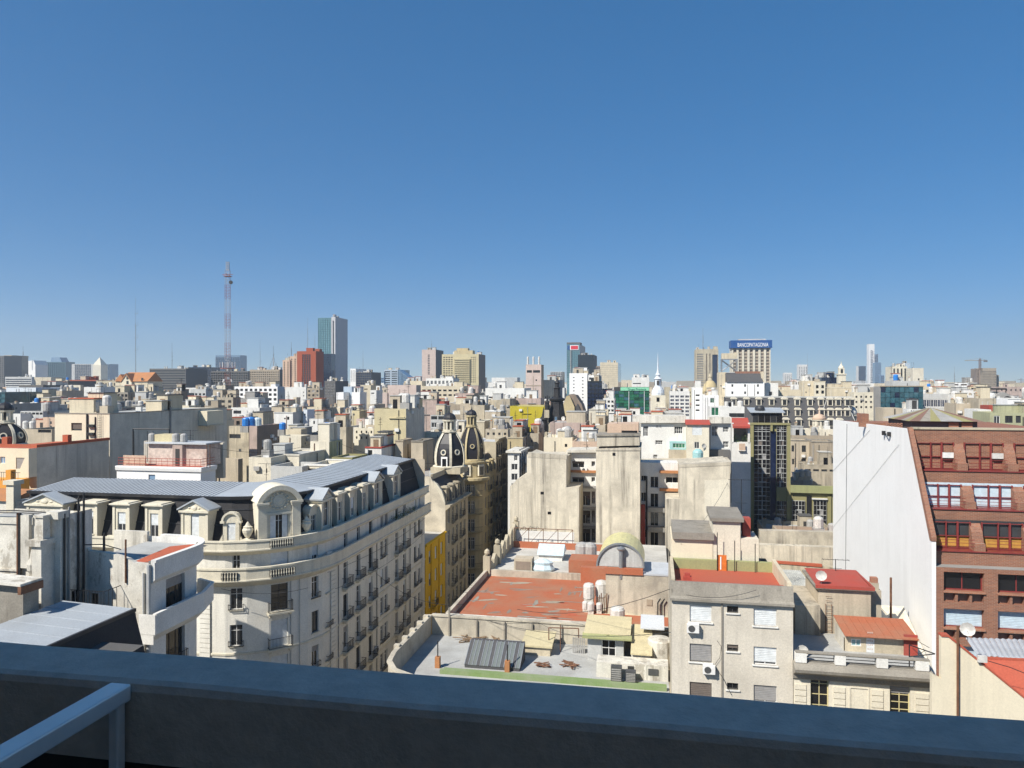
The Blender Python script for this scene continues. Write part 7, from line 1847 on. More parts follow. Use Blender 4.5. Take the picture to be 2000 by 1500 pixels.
tower('apartment_block','brown apartment block with red roof box and aerials, left of the pink tower',488,546,722,620,xs=552,col='tan',side='grey_dark',yb=752,front=[g(14,6,.6,.55,'Jbr',725,751)],cat='building',clut=9,roof='roof_red')
tower('residential_tower','pinkish tower with vertical window strips left of the red tower',552,566,703,560,L=12,col='salmon',yb=756,front=[g(2,14,.35,.6,'Jdk',706,754)],clut=3)
tower('residential_tower','taller pinkish tower touching the red tower',566,580,696,560,L=14,col='salmon',yb=756,front=[g(2,14,.35,.6,'Jdk',700,754)],clut=4)
B_red=tower('office_tower','brick red tower with a dark glass middle bay and stepped crown',580,617,686,540,xs=632,col='red_tower',yb=758,front=[g(4,18,.86,.86,'Jdk',692,756,590,607)],clut=0)
tower('office_tower','tall slab tower of grey concrete, the highest block on the left',647,655,619,760,xs=679,col='sky_concrete',yb=752,front=[g(1,1,.3,.96,'Jdk',624,748)],clut=3,rd=1.2)
tower('glass_tower','aqua glass wing attached to the tall grey slab tower',621,646,621,770,L=14,col='glass_aqua',yb=752,front=[g(7,20,.94,.88,'Jaq',622,692)],clut=0)
tower('office_tower','dark navy office block at the foot of the tall slab tower',632,647,691,720,L=10,col='glass_navy',yb=744,front=[g(5,12,.9,.8,'Jnv',692,744)])
tower('office_block','white slim block right of the tall slab tower',684,695,720,700,col='white_clean',yb=748,cat='building',front=[g(3,1,.3,.9,'Jdk',722,747)])
tower('office_block','dark glass block with aerial right of the white slim block',695,725,727,690,col='grey_dark',yb=757,front=[g(7,6,.9,.8,'Jnv',728,756)],cat='building',clut=5)
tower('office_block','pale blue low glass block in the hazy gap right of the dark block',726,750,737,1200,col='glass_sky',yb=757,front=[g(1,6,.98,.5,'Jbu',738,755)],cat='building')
tower('office_block','blue-grey office block with balconies and a sloped roof',750,777,722,800,xs=800,col='blue_pale',side='glass_sky',yb=754,front=[g(2,7,.8,.5,'Jdk',724,754)],cat='building',clut=4)
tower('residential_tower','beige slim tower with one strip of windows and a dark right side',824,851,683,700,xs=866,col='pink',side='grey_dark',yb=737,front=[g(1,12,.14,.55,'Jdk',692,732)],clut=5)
B_yel=tower('residential_tower','wide yellow cream apartment tower with rows of balconies',863,935,692,620,xs=948,col='yellow_cream',side='brown',yb=750,front=[g(4,12,.72,.5,'Jbr',696,748,865,885),g(4,12,.96,.5,'Jbr',700,750,887,918),g(3,12,.6,.5,'Jbr',696,748,919,930)],clut=7)
B_tank=tower('water_tower','beige square tower with three white tanks on top, centre',1027,1057,712,320,xs=1062,col='pink',side='tan',yb=780,front=[p_(1029,1039,723,728,'bk'),p_(1041,1055,723,728,'bk'),p_(1046,1049,741,744,'bk')],clut=0,L=12,ph=.3)
tower('office_block','blue-grey gridded block right of the beige tower with tanks',1075,1098,726,900,col='grey_light',yb=748,front=[g(7,6,.75,.7,'Jnv',727,747)],cat='building')
B_mac=tower('glass_tower','pale glass tower with a red sign near its top',1107,1132,672,900,xs=1143,col='glass_aqua',side='grey_light',yb=742,front=[g(7,16,.94,.88,'Jaq',685,740)])
tower('office_tower','black glass tower with yellow corner stripes',1129,1160,693,800,xs=1166,col='glass_black',side='grey_dark',yb=738,front=[g(8,10,.9,.7,'Jbk',695,736)],clut=4)
tower('office_tower','cream tower with fine horizontal joints and blue right side',1172,1207,708,680,xs=1213,col='cream',side='glass_blue',yb=758,front=[g(1,10,.98,.07,'Jbr',712,752)],clut=4)
tower('office_tower','brown glass strip tower left of the cream tower',1164,1173,715,700,col='brown',yb=758,front=[g(2,10,.8,.6,'Jbk',717,756)])
bld('apartment_tower_block','white tower with columns of small slot windows, centre right',1112,1147,729,310,L=14,col='white_clean',yb=806,cat='tower',front=[g(2,11,.16,.28,'bk',734,806)],clut=5,ph=.5)
bld('office_tower','black glass curtain wall block beside the white slot window tower',1147,1176,744,300,L=12,col='glass_black',yb=806,cat='tower',front=[g(4,8,.94,.92,'Jnv',746,806)],clut=4,ph=.4)
bld('apartment_building','white stepped penthouse on the black glass block',1149,1172,733,308,L=9,col='white_clean',yb=746,front=[g(3,1,.6,.5,'dk',735,744)],clut=3)
bld('office_block','navy low block under the cream jointed tower',1173,1196,759,330,L=10,col='glass_navy',yb=790,front=[g(6,4,.92,.85,'Jnv',760,790)],clut=2)
tower('office_tower','tan tower with dark blue right strip and banded left side',1359,1403,682,640,col='stone',yb=756,front=[g(1,14,.96,.55,'Jbg',690,755,1361,1374),g(1,1,.96,.98,'Jnv',692,755,1391,1402),g(2,1,.3,.98,'Jbr',690,755,1377,1390)],clut=5)
B_bank=tower('office_tower','striped white and brown tower carrying the blue bank sign',1430,1505,678,560,L=20,col='ivory',yb=748,front=[g(7,1,.58,.98,'Jbr',680,748)],clut=0,rd=1.0)
tower('residential_tower','slim white tower with rounded top, far right distance',1532,1547,728,1900,col='white',yb=752,front=[g(4,9,.5,.6,'Jdk',731,752)])
tower('residential_tower','white fluted tower with stepped top, far right distance',1560,1577,712,1800,col='white',yb=752,front=[g(4,12,.45,.7,'Jdk',716,750)])
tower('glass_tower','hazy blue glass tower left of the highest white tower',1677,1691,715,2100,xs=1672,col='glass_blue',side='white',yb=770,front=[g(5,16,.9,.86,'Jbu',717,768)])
B_alv=tower('residential_tower','slender white high-rise with striped balconies, tallest at right',1697,1708,672,2300,xs=None,L=24,col='white_clean',yb=772,front=[g(1,26,.4,.6,'Jnv',684,768),g(1,30,.9,.3,'Jdk',686,768,1703,1708)])
tower('residential_tower','stepped lower part of the slender white high-rise',1708,1715,692,2320,L=24,col='white_clean',yb=772,front=[g(2,24,.9,.3,'Jdk',696,768)])
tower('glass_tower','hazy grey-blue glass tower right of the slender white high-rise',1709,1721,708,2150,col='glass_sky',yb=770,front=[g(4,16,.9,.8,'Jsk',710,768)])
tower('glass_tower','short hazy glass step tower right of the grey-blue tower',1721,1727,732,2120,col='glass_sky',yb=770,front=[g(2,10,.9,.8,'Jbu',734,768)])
tower('residential_tower','grey cream fluted apartment block at right with a dark lift core',1743,1772,716,520,L=16,col='stone_pale',yb=752,front=[g(4,1,.5,.95,'Jdk',719,750)],clut=6)
tower('residential_tower','dark grey core tower between the fluted block and the cream block',1769,1777,709,525,L=10,col='blue_pale',yb=752,clut=2)
tower('apartment_block','plain cream block right of the dark grey core tower',1783,1804,719,500,L=14,col='ivory',yb=746,front=[p_(1793,1796,739,743,'bk')],cat='building',clut=2)
B_con=tower('unfinished_tower','unfinished concrete tower under the crane, right skyline',1917,1946,719,900,xs=None,L=22,col='tan',yb=770,front=[g(12,14,.6,.6,'Jdk',724,768)])
tower('unfinished_tower','brown scaffolded side core of the unfinished tower',1908,1918,720,905,L=18,col='brown',yb=770,front=[g(2,16,.5,.5,'Jdk',722,768)])
tower('unfinished_tower','lower stepped right wing of the unfinished tower',1946,1951,732,905,L=18,col='tan',yb=770,front=[g(2,10,.6,.6,'Jdk',734,768)])
# landmarks of the skyline, built on top of the plain towers
def text_mesh(s,size,mat,depth=.05):
 cu=bpy.data.curves.new('lettering','FONT');cu.body=s;cu.size=size;cu.extrude=depth;cu.align_x='CENTER'
 ob=bpy.data.objects.new('lettering_tmp',cu);COL.objects.link(ob);bpy.context.view_layer.update()
 me=bpy.data.meshes.new_from_object(ob.evaluated_get(bpy.context.evaluated_depsgraph_get()));me.materials.clear();me.materials.append(MATS[mat])
 bpy.data.objects.remove(ob);return me
def text_on(B,s,px0,px1,py,mat,parent=None,y=-.3,hpx=6):
 xa,xb=B['fx'](px0),B['fx'](px1);me=text_mesh(s,1.0,mat);ws=[v.co.x for v in me.vertices];w=max(ws)-min(ws)
 hz_=hpx/F*B['D'];o=put('lettering',me,parent or B['root'],((xa+xb)/2,y,B['fz'](py,xa)));o.rotation_euler=(R(90),0,0);o.scale=((xb-xa)/w,hz_/.7,1);return o
r=B_bank['root'];xa,xb=-1.0,B_bank['W']+1.0;z0,z1=B_bank['fz'](680,0),B_bank['fz'](665,0)
sb=ubox('sign_box',r,'sign_blue',xa,xb,-1.2,14,z0,z1)
text_on(B_bank,'BANCOPATAGONIA',1440,1500,677.5,'sign_white',r,-1.35,7.5)
for j in range(11):
 for i in range(7):
  pass
m=MB();cw=B_bank['W']/7
for i in range(7):
 for j in range(12):
  z=B_bank['H']-1.5-j*2.45;m.box(cw*i+cw*.24,cw*i+cw*.76,.5,1.0,z-.9,z)
m.build('spandrels','beige',r)['kind']='stuff'
ubox('roof_plant',r,'grey_light',xa+6,xb-4,3,9,z1,z1+1.2)
r=B_mac['root'];fx,fz=B_mac['fx'],B_mac['fz']
ubox('sign_panel',r,'sign_white',fx(1113.5),fx(1130),-.6,-.05,fz(683.5,0),fz(674.5,0));ubox('sign_face',r,'sign_red',fx(1115),fx(1129),-.75,-.61,fz(682.5,0),fz(675.5,0));ubox('sign_square',r,'sign_blue',fx(1108),fx(1112.8),-.7,-.05,fz(683,0),fz(675,0))
ubox('roof_slab',r,'grey_dark',fx(1107),B_mac['W']+1,-.6,20,B_mac['H'],B_mac['H']+2.0)
ubox('fin',r,'grey',fx(1114),fx(1115.5),-.5,-.02,0,fz(684,0))
r=B_green['root'];fx,fz=B_green['fx'],B_green['fz'];W=B_green['W']
n,mrow=7,8;zt0=fz(763.5,0);zb0=fz(812,0)
for j in range(mrow):
 for i in range(n):
  za,zb=zt0-(zt0-zb0)*(j+1)/mrow,zt0-(zt0-zb0)*j/mrow
  ubox('glass_panel',r,'glass_green' if(i*5+j*3)%4 else 'glass_teal',W*i/n+.06,W*(i+1)/n-.06,-.22,-.02,za+.07,zb-.07)
ubox('sign_band',r,'sign_green',fx(1212),W-.1,-.5,-.01,fz(763,0),fz(756.5,0));text_on(B_green,'Grupo Provincia',1226,1262,762,'awning_green',r,-.56,4)
for px in(1228,1258):ubox('mast',r,'sign_white',fx(px),fx(px)+.15,-.6,-.5,fz(815,0),fz(764,0))
r=B_teal['root'];fx,fz=B_teal['fx'],B_teal['fz'];W=B_teal['W'];n,mrow=9,7;zt0,zb0=fz(756,0),fz(828,0)
for j in range(mrow):
 for i in range(n):ubox('glass_panel',r,'glass_teal' if(i*3+j*5)%7 else 'glass_navy',W*i/n+.05,W*(i+1)/n-.05,-.2,-.02,zt0-(zt0-zb0)*(j+1)/mrow+.05,zt0-(zt0-zb0)*j/mrow-.05)
ubox('roof_edge',r,'tan',-.2,W+.2,-.4,.3,B_teal['H'],B_teal['H']+.25)
r=B_red['root'];H,W,L=B_red['H'],B_red['W'],B_red['L']
ubox('crown',r,'red_tower',W*.45,W*.8,L*.1,L*.35,H-.3,H+2.4);ubox('crown',r,'red_tower',W*.75,W*.98,L*.5,L*.85,H-.3,H+2.0)
r=B_yel['root'];H,W=B_yel['H'],B_yel['W'];fx,fz=B_yel['fx'],B_yel['fz']
ubox('top_storey',r,'stone_yellow',fx(886),fx(922),2,10,H-.3,H+3.2);ubox('top_storey',r,'stone_yellow',fx(890),fx(912),3,9,H+3.2,H+5.2)
for j in range(12):
 z=fz(702+j*4.2,0);ubox('balcony',r,'yellow_cream',fx(887),fx(918),-1.3,-.02,z-.5,z+.5)
r=B_tank['root'];H=B_tank['H'];fx,fz=B_tank['fx'],B_tank['fz'];W=B_tank['W']
for px in(1030,1041,1052):put('tank',cached('tallt',lambda:MB().lathe([(.5,0),(.5,.93),(.3,1.0)],n=10).mesh('tank_white','tank')),r,(fx(px),1.2,H-.1),0,(.9,.9,fz(696,0)-H))
for py_ in(753,780):z=fz(py_,0);ubox('string_course',r,'tan',-.1,W+.1,-.12,-.002,z-.15,z+.15)
ubox('pilaster',r,'tan',fx(1041),fx(1042),-.08,-.002,0,H-5)
def crown(B,pts,mat,y0=0,y1=12,name='crown'):
 MB().prism_y([(B['fx'](px),B['fz'](py,B['fx'](px)))for px,py in pts],y0,y1).build(name,mat,B['root'])
r=B_wh['root'];H=B_wh['H'];fx,fz=B_wh['fx'],B_wh['fz'];W=B_wh['W']
MB().prism_x([(-.3,H),(2.5,fz(730,0)),(8,fz(727,0)),(11,H)],.2,W-.6).build('slate_roof','slate_grey',r);ubox('brick_gable',r,'brick',fx(1440),W-.3,4,8,fz(733,0),fz(725,0));
ubox('chimney',r,'cream',W-.9,W-.1,1,5,H-.2,fz(726,0))
# lattice radio mast
mp_=P(440,753,352.0)
ms=root('lattice_mast','tall red and white lattice radio mast, highest thing on the skyline','mast',(mp_.x,mp_.y+3,mp_.z-.5),0)
zt_=P(440,511,355).z-(mp_.z-.5);hw=1.0
nb=40
for k in range(8):
 m=MB()
 for q in range(5):
  i=k*5+q;z0,z1=zt_*.93*i/nb,zt_*.93*(i+1)/nb
  c=[(-hw,-hw),(hw,-hw),(hw,hw),(-hw,hw)]
  for a,b in zip(c,c[1:]+c[:1]):
   m.tube((a[0],a[1],z0),(a[0],a[1],z1),.075,4);m.tube((a[0],a[1],z0),(b[0],b[1],z1),.035,3);m.tube((a[0],a[1],z1),(b[0],b[1],z1),.04,3)
 m.build('lattice_section','mast_red' if k%2==0 else 'mast_white',ms)
m=MB()
for a in((-.6,-.6),(.6,-.6),(.6,.6),(-.6,.6)):m.tube((*a,zt_*.93),(*a,zt_),.1,4)
for i in range(5):z=zt_*(.935+.014*i);m.box(-.7,.7,-.7,.7,z,z+.12)
m.build('top_antenna','mast_white',ms)
m=MB();z=zt_*.895;m.box(-2.6,2.6,-.12,.12,z,z+.2).box(-.12,.12,-2.6,2.6,z,z+.2).box(-1.6,1.6,-1.6,1.6,z-.9,z-.7);m.build('cross_arm','mast_red',ms)
m=MB();m.lathe([(.05,-.3),(.9,0),(.95,.3),(.9,.5)],n=12);o=m.build('microwave_dish','frame_dark',ms,(2.0,-1.2,zt_*.83));o.rotation_euler=(R(80),0,.3)
zr0=P(440,720,352).z-ms.location.z;zr1=P(440,700,352).z-ms.location.z
m=MB();m.lathe([(3.4,zr0),(3.4,zr0+.25)],n=12)
for i in range(12):a=2*math.pi*i/12;m.tube((3.3*math.cos(a),3.3*math.sin(a),zr0),(3.3*math.cos(a),3.3*math.sin(a),zr0+1.2),.06,4)
m.build('platform','mast_red',ms)
for i in range(10):
 a=2*math.pi*i/10;put('panel_antenna',cached('pant',lambda:MB().box(-.2,.2,-.12,.12,0,2.6).mesh('mast_white','panel_antenna')),ms,(3.6*math.cos(a),3.6*math.sin(a),zr0+.6),a+1.57)
for i in range(6):
 a=2*math.pi*i/6;o=put('drum_antenna',cached('dant',lambda:MB().lathe([(.6,0),(.6,.5)],n=10).mesh('mast_white','drum_antenna')),ms,(1.9*math.cos(a),1.9*math.sin(a),2.2+(i%3)*.9));o.rotation_euler=(R(90),0,a+1.57)
# thin masts and aerials standing on roofs
def thin_mast(label,px,py0,py1,D,r0=.12,cross=3,lattice=False):
 p=P(px,py1,D);h=P(px,py0,D).z-p.z;o=root('antenna_mast',label,'antenna',p,0)
 MB().tube((0,0,-1),(0,0,h*.65),r0,5).tube((0,0,h*.65),(0,0,h),r0*.45,4).build('pole','steel',o)
 m=MB()
 for i in range(cross):z=h*(.3+.16*i);m.tube((-h*.02,0,z),(h*.03,0,z),r0*.5,4);m.tube((h*.03,0,z),(h*.03,0,z+h*.05),r0*.4,4)
 m.build('cross_arms','steel',o)
 if lattice:
  m=MB()
  for a,b in((-1,0),(.5,.86),(.5,-.86)):m.tube((a*r0*14,b*r0*14,-1),(0,0,h*.55),r0*.5,4)
  m.build('stays','steel',o)
thin_mast('tall thin aerial mast above the orange tiled house',265,580,728,415,.16,4)
thin_mast('shorter aerial mast over the grey banded office block',336,670,720,600,.22,2)
thin_mast('aerial over the curved roof block at far left',45,676,706,940,.4,2)
thin_mast('thin aerial left of the brown apartment block',508,663,726,600,.14,1)
thin_mast('stayed aerial tower on the brown apartment block',534,676,722,625,.3,3,True)
thin_mast('aerial with panels above the pinkish towers',569,668,700,562,.25,2)
thin_mast('tall pair of aerials on the red tower, taller one',601,619,682,545,.16,1)
thin_mast('tall pair of aerials on the red tower, shorter one',615,654,682,548,.13,1)
thin_mast('aerial on the dark glass block right of the grey slab',709,684,726,695,.2,1)
thin_mast('aerial on the beige slim tower',843,664,684,702,.2,1)
thin_mast('aerial on the tan tower with the blue strip',1373,641,682,645,.25,1)
thin_mast('thin aerial right of the white fluted tower',1577,690,752,1200,.3,1)
thin_mast('aerial mast left of the construction crane',1864,716,752,700,.3,2)
# pyramid topped tower
pt=Fr('pyramid_top_tower','beige tower with a pointed pyramid top, left skyline','tower',181,1400.0)
W=pt.x(197);zs=pt.z(713)
MB().box(0,W,0,W,0,zs).build('shaft','stone_pale',pt.r);MB().face([(0,0,zs),(W,0,zs),(W*.45,W*.5,pt.z(697))]).face([(W,0,zs),(W,W,zs),(W*.45,W*.5,pt.z(697))]).face([(0,W,zs),(0,0,zs),(W*.45,W*.5,pt.z(697))]).face([(W,W,zs),(0,W,zs),(W*.45,W*.5,pt.z(697))]).build('pyramid','stone_pale',pt.r)
pt.reg(0,W,0,W,181,197,741)
m=Fr('stepped_tower','sloped grey top behind the teal glass tower','tower',97,1505.0)
MB().prism_y([(0,m.z(708)),(m.x(1+97),m.z(698)),(m.x(114),m.z(698)),(m.x(119),m.z(708)),(m.x(119),0),(0,0)],3,22).build('shaft','glass_sky',m.r)
m=Fr('curved_roof_block','white block with a curved roof at far left, seen above the office','tower',23,948.0)
MB().prism_y([(0,m.z(712)),(m.x(30),m.z(708)),(m.x(45),m.z(705)),(m.x(60),m.z(704)),(m.x(64),m.z(712)),(m.x(64),0),(0,0)],4,24).build('roof_shell','white_clean',m.r)
m=Fr('sloped_glass_wing','sloped glass wing right of the blue-grey office block','building',778,795.0)
MB().prism_y([(0,0),(0,m.z(722)),(m.x(800),m.z(738)),(m.x(800),0)],0,16).build('glass_wing','glass_sky',m.r)
# orange tiled gabled house
hs_=Fr('orange_tiled_house','cream gabled house with orange tiled roof, left skyline','house',226,400.0)
W=hs_.x(288);z1=hs_.z(745)
MB().box(0,W,0,12,0,z1).build('wall','cream',hs_.r)
MB().prism_x([(-.6,z1),(6,hs_.z(727)),(12.6,z1)],hs_.x(236),W+.3).build('main_roof','tile_orange',hs_.r)
MB().prism_y([(hs_.x(226)-.3,z1),(hs_.x(236),hs_.z(731)),(hs_.x(246),z1)],-.5,8).build('side_roof','tile_orange',hs_.r)
gx0,gx1=hs_.x(240),hs_.x(260);MB().prism_y([(gx0,z1-4),(gx0,z1),((gx0+gx1)/2,hs_.z(731)),(gx1,z1),(gx1,z1-4)],-1.2,6).build('front_gable','cream_clean',hs_.r)
MB().prism_y([(gx0-.4,z1-.2),((gx0+gx1)/2,hs_.z(729)),(gx1+.4,z1-.2),(gx1+.1,z1-.4),((gx0+gx1)/2,hs_.z(731.5)),(gx0-.1,z1-.4)],-1.6,6).build('gable_roof','tile_orange',hs_.r)
for px,py_ in((247,741),(247,750),(228,747),(273,744)):x,z=hs_.xz(px,py_,-1.2);put('window',far_window_mesh('dk'),hs_.r,(x,-1.35 if 240<px<260 else-.15,z),0,(1.3,1,1.7))
hs_.reg(0,W,-1.2,12,224,290,762)
# black ornate spire
sp=Fr('black_spire','black ornate slate spire with tiers and gallery, centre','spire',1088,188.0)
zb_=sp.z(826);z=lambda py:sp.z(py)
MB().box(-2.6,2.6,-2.6,2.6,0,zb_).build('spire_base','stone',sp.r)
MB().lathe([(2.3,zb_),(2.2,z(812)),(1.9,z(800)),(1.65,z(788)),(1.7,z(786)),(1.55,z(784))],n=8,a0=.39).build('lower_spire','slate',sp.r)
MB().lathe([(1.5,z(784)),(1.95,z(782)),(2.05,z(779)),(1.6,z(777)),(1.2,z(776))],n=16).build('gallery','iron',sp.r)
MB().lathe([(1.0,z(776)),(.85,z(768)),(.8,z(760)),(1.0,z(758)),(.6,z(756))],n=8,a0=.39).build('upper_spire','slate',sp.r)
MB().lathe([(.55,z(756)),(.5,z(750)),(.75,z(748)),(.5,z(745)),(.25,z(742)),(.05,z(738))],n=10).build('finial','iron',sp.r)
for dx,py_,s_ in((-3.1,842,1.0),(-2.2,800,.6)):
 MB().box(dx-1.0*s_,dx+1.0*s_,-3.4,-1.6,0 if s_==1 else z(815),z(py_)).build('turret_base','stone',sp.r)
 MB().lathe([(1.1*s_,z(py_)),(1.15*s_,z(py_)+1.6*s_),(.9*s_,z(py_)+3.0*s_),(1.3*s_,z(py_)+3.1*s_),(.5*s_,z(py_)+3.9*s_),(.25*s_,z(py_)+5.2*s_),(.05,z(py_)+6.2*s_)],cx=dx,cy=-2.5,n=8,a0=.39).build('corner_turret','slate',sp.r)
for a in range(0,360,90):
 o=put('spire_window',cached('spw',lambda:MB().box(-.45,.45,-.2,.3,0,1.3).box(-.3,.3,-.24,-.18,.1,1.1,1).mesh(['slate_grey','glass_sky'],'spire_window')),sp.r,(2.05*math.sin(R(a)),-2.05*math.cos(R(a)),z(822)),R(a))
sp.reg(-4,3,-4,3,1055,1106,845)
# brown half mansard behind the spire
bm=Fr('brown_mansard_house','steep brown mansard end wall right of the black spire','building',1100,196.0)
bm.poly('end_wall','stone_yellow',[(1100,870),(1100,790),(1106,774),(1113,774),(1122,795),(1123,870)],0,8)
bm.poly('mansard_slope','brown',[(1106,774),(1113,770),(1124,772),(1136,790),(1146,822),(1124,822),(1122,795),(1113,774)],1,7)
bm.poly('slate_edge','slate_grey',[(1123,822),(1123,798),(1128,788),(1143,822)],.4,.5)
bm.reg(0,8,0,8,1100,1146,823)
# white church spire
cs_=Fr('white_church_spire','pale church spire with needle point, right of the green office','spire',1285,262.0)
z=lambda py:cs_.z(py)
MB().box(-2.6,2.6,-2.6,2.6,0,z(772)).build('tower_base','stone_pale',cs_.r);MB().lathe([(1.9,z(812)),(1.9,z(798))],cx=1.8,cy=-2.8,n=12).build('round_tank','stone_pale',cs_.r)
MB().box(-.5,.5,-2.7,-2.58,z(784),z(776)).build('window','glass_black',cs_.r)
MB().lathe([(2.2,z(772)),(2.3,z(768)),(2.0,z(762)),(1.5,z(757)),(1.2,z(755)),(1.15,z(742)),(1.5,z(740)),(1.0,z(738)),(.75,z(736)),(.75,z(733)),(1.0,z(732)),(.55,z(729)),(.3,z(722)),(.12,z(700)),(.02,z(688))],n=12).build('spire','blue_white',cs_.r)
for a in range(0,360,90):put('louvre',cached('louv',lambda:MB().box(-.4,.4,-.1,.1,0,1.6).mesh('frame_dark','louvre')),cs_.r,(1.17*math.sin(R(a)),-1.17*math.cos(R(a)),z(752)),R(a))
cs_.reg(-3,3,-3,3,1270,1302,812)
# big weathered dome and small domes
bd=Fr('big_beige_dome','large weathered beige dome with lantern below the tan tower','dome',1387,270.0)
z=lambda py:bd.z(py)
MB().lathe([(3.0,0),(3.0,z(770)),(3.1,z(769))],n=20).build('drum','white',bd.r)
MB().lathe([(2.95,z(770)),(2.8,z(762)),(2.55,z(756)),(2.1,z(750)),(1.4,z(745)),(.8,z(743))],n=20).build('dome_shell','stone_yellow',bd.r,smooth=True)
MB().lathe([(.9,z(743)),(.7,z(740)),(.6,z(737)),(.8,z(736)),(.1,z(729)),(.02,z(724))],n=10).build('lantern','stone',bd.r)
bd.reg(-3,3,-3,3,1370,1404,775)
for lab,px,pyb,pyt,D,r_ in(('small pinkish dome in front of the grey mansard',1600,831,808,205.0,1.9),('white half round dormer dome at the right end of the mansard',1661,822,792,210.0,1.9)):
 f_=Fr('small_dome',lab,'dome',px,D);zb_=f_.z(pyb-10);zt_=f_.z(pyt)
 MB().lathe([(r_,0),(r_,zb_),(r_*1.15,zb_),(r_*1.15,zb_+.2)],n=16).build('drum','ivory',f_.r)
 MB().lathe([(r_*1.0,zb_+.2),(r_*.92,zb_+(zt_-zb_)*.45),(r_*.65,zb_+(zt_-zb_)*.8),(r_*.1,zt_),(.03,zt_+2.2)],n=16).build('dome_shell','salmon' if px<1650 else 'white',f_.r,smooth=True)
 for a in range(-60,61,40):put('window',far_window_mesh('bk'),f_.r,(r_*math.sin(R(a))-.3*math.cos(R(a)),-r_*math.cos(R(a))-.1-.3*math.sin(R(a)),zb_-1.3),R(a),(.6,1,1.1))
 f_.reg(-r_,r_,-r_,r_,px-14,px+14,pyb)
ct=Fr('slim_church_tower','slim cream bell tower with pointed top, right skyline','tower',1643,350.0)
z=lambda py:ct.z(py)
MB().box(-1.7,1.7,-1.7,1.7,0,z(732)).box(-2.0,2.0,-2.0,2.0,z(732),z(730)).box(-1.2,1.2,-1.2,1.2,z(730),z(719)).lathe([(1.4,z(719)),(1.1,z(716)),(.5,z(713)),(.2,z(710)),(.03,z(705))],n=8,a0=.39).build('tower','stone_pale',ct.r);MB().box(-.5,.5,-1.26,-1.19,z(729),z(721)).build('belfry_opening','glass_black',ct.r)
ct.reg(-2,2,-2,2,1636,1650,760)
# long grey mansard with three rows of dormers
gm=Fr('long_grey_mansard','long grey slate mansard building with three rows of cream dormers, right','building',1420,212.0)
zt_,zb_=gm.z(776),gm.z(834);Wm=gm.x(1668)
MB().prism_x([(0,zb_-3),(0,zb_),(3.2,zt_),(10,zt_),(10,zb_-3)],0,Wm).build('mansard_slope','slate_grey',gm.r)
MB().box(0,Wm,0,10,0,zb_-3).build('wall','stone',gm.r);MB().box(-.2,Wm+.2,3.0,3.5,zt_-.1,zt_+.3).build('ridge','grey_light',gm.r)
MB().box(-.2,Wm+.2,-.5,.02,zb_-.8,zb_-.3).build('cornice','ivory',gm.r)
dm=cached('gmd',lambda:MB().box(-.75,.75,-.12,1.6,0,1.75).box(-.95,.95,-.3,1.6,1.75,1.95).prism_y([(-.95,1.95),(.95,1.95),(.5,2.35),(-.5,2.35)],-.3,1.6).mesh('ivory','dormer'))
dw=cached('gmw',lambda:MB().box(-.48,.48,-.17,-.13,.15,1.6).mesh('glass','pane'))
for j,(py_,pxs)in enumerate(((792,[1433,1458,1482,1507,1532,1557,1582,1603,1621,1637,1655,1664]),(812,[1507,1533,1558,1584,1605,1622,1638,1655]),(831,[1507,1535,1560,1585,1607,1623,1640]))):
 zz=gm.z(py_,8);yy_=3.2*(zz-zb_)/(zt_-zb_)
 for px in pxs:d_=put('dormer',dm,gm.r,(gm.x(px,yy_),yy_-.15,zz));put('pane',dw,d_)
for px in(1619,1654):x=gm.x(px,1);MB().tube((x,3.0,zt_),(x+(-3.4 if px<1640 else 2.6),-.1,zb_),.14,4).build('ridge_strip','grey_light',gm.r)
gm.reg(0,Wm,-.5,10,1418,1672,836)
# water tank on a steel truss
wt_=Fr('truss_water_tank','cream water tank raised on a steel truss, left of the bank tower','tank',1410,300.0)
z=lambda py:wt_.z(py);W=wt_.x(1440)
MB().box(0,W,0,4,z(701),z(690)).build('tank','cream',wt_.r)
m=MB()
for a,b in((0,0),(W,0),(0,4),(W,4)):m.tube((a,b,z(727)),(a,b,z(701)),.18,5)
for y in(0,4):m.tube((0,y,z(725)),(W,y,z(703)),.14,4);m.tube((W,y,z(725)),(0,y,z(703)),.14,4)
m.box(-.2,W+.2,-.1,.1,z(703),z(701));m.build('truss','steel',wt_.r)
MB().box(-.3,W+.3,-.3,4.3,0,z(727)).build('support_block','white',wt_.r)
wt_.reg(-.3,W+.3,-.3,4.3,1408,1441,727)
# tower crane
tc=Fr('tower_crane','tower crane with long thin jib above the unfinished tower','crane',1914,898.0)
z=lambda py:tc.z(py)
m=MB();
for a in((-.9,-.9),(.9,-.9),(.9,.9),(-.9,.9)):m.tube((*a,z(722)),(*a,z(702)),.25,4)
for i in range(6):
 za,zb=z(722)+i*2.1,z(722)+(i+1)*2.1;m.tube((-.9,-.9,za),(.9,-.9,zb),.15,3);m.tube((.9,.9,za),(-.9,.9,zb),.15,3)
m.tube((0,0,z(704)),(0,0,z(699)),.4,5);m.build('crane_mast','rust',tc.r)
x0,x1=tc.x(1884),tc.x(1928)
m=MB();m.tube((x0,0,z(704)),(x1,0,z(704)),.35,4);m.tube((x0,0,z(703.8)),(0,0,z(699.5)),.12,3);m.tube((x1,0,z(703.8)),(0,0,z(699.5)),.12,3);m.build('jib','tan',tc.r);MB().box(x1-3.5,x1,-1,1,z(707),z(703.5)).build('counterweight','grey_dark',tc.r)
tc2=Fr('tower_crane','small hazy crane at the right photo edge','crane',1994,1300.0);z=lambda py:tc2.z(py)
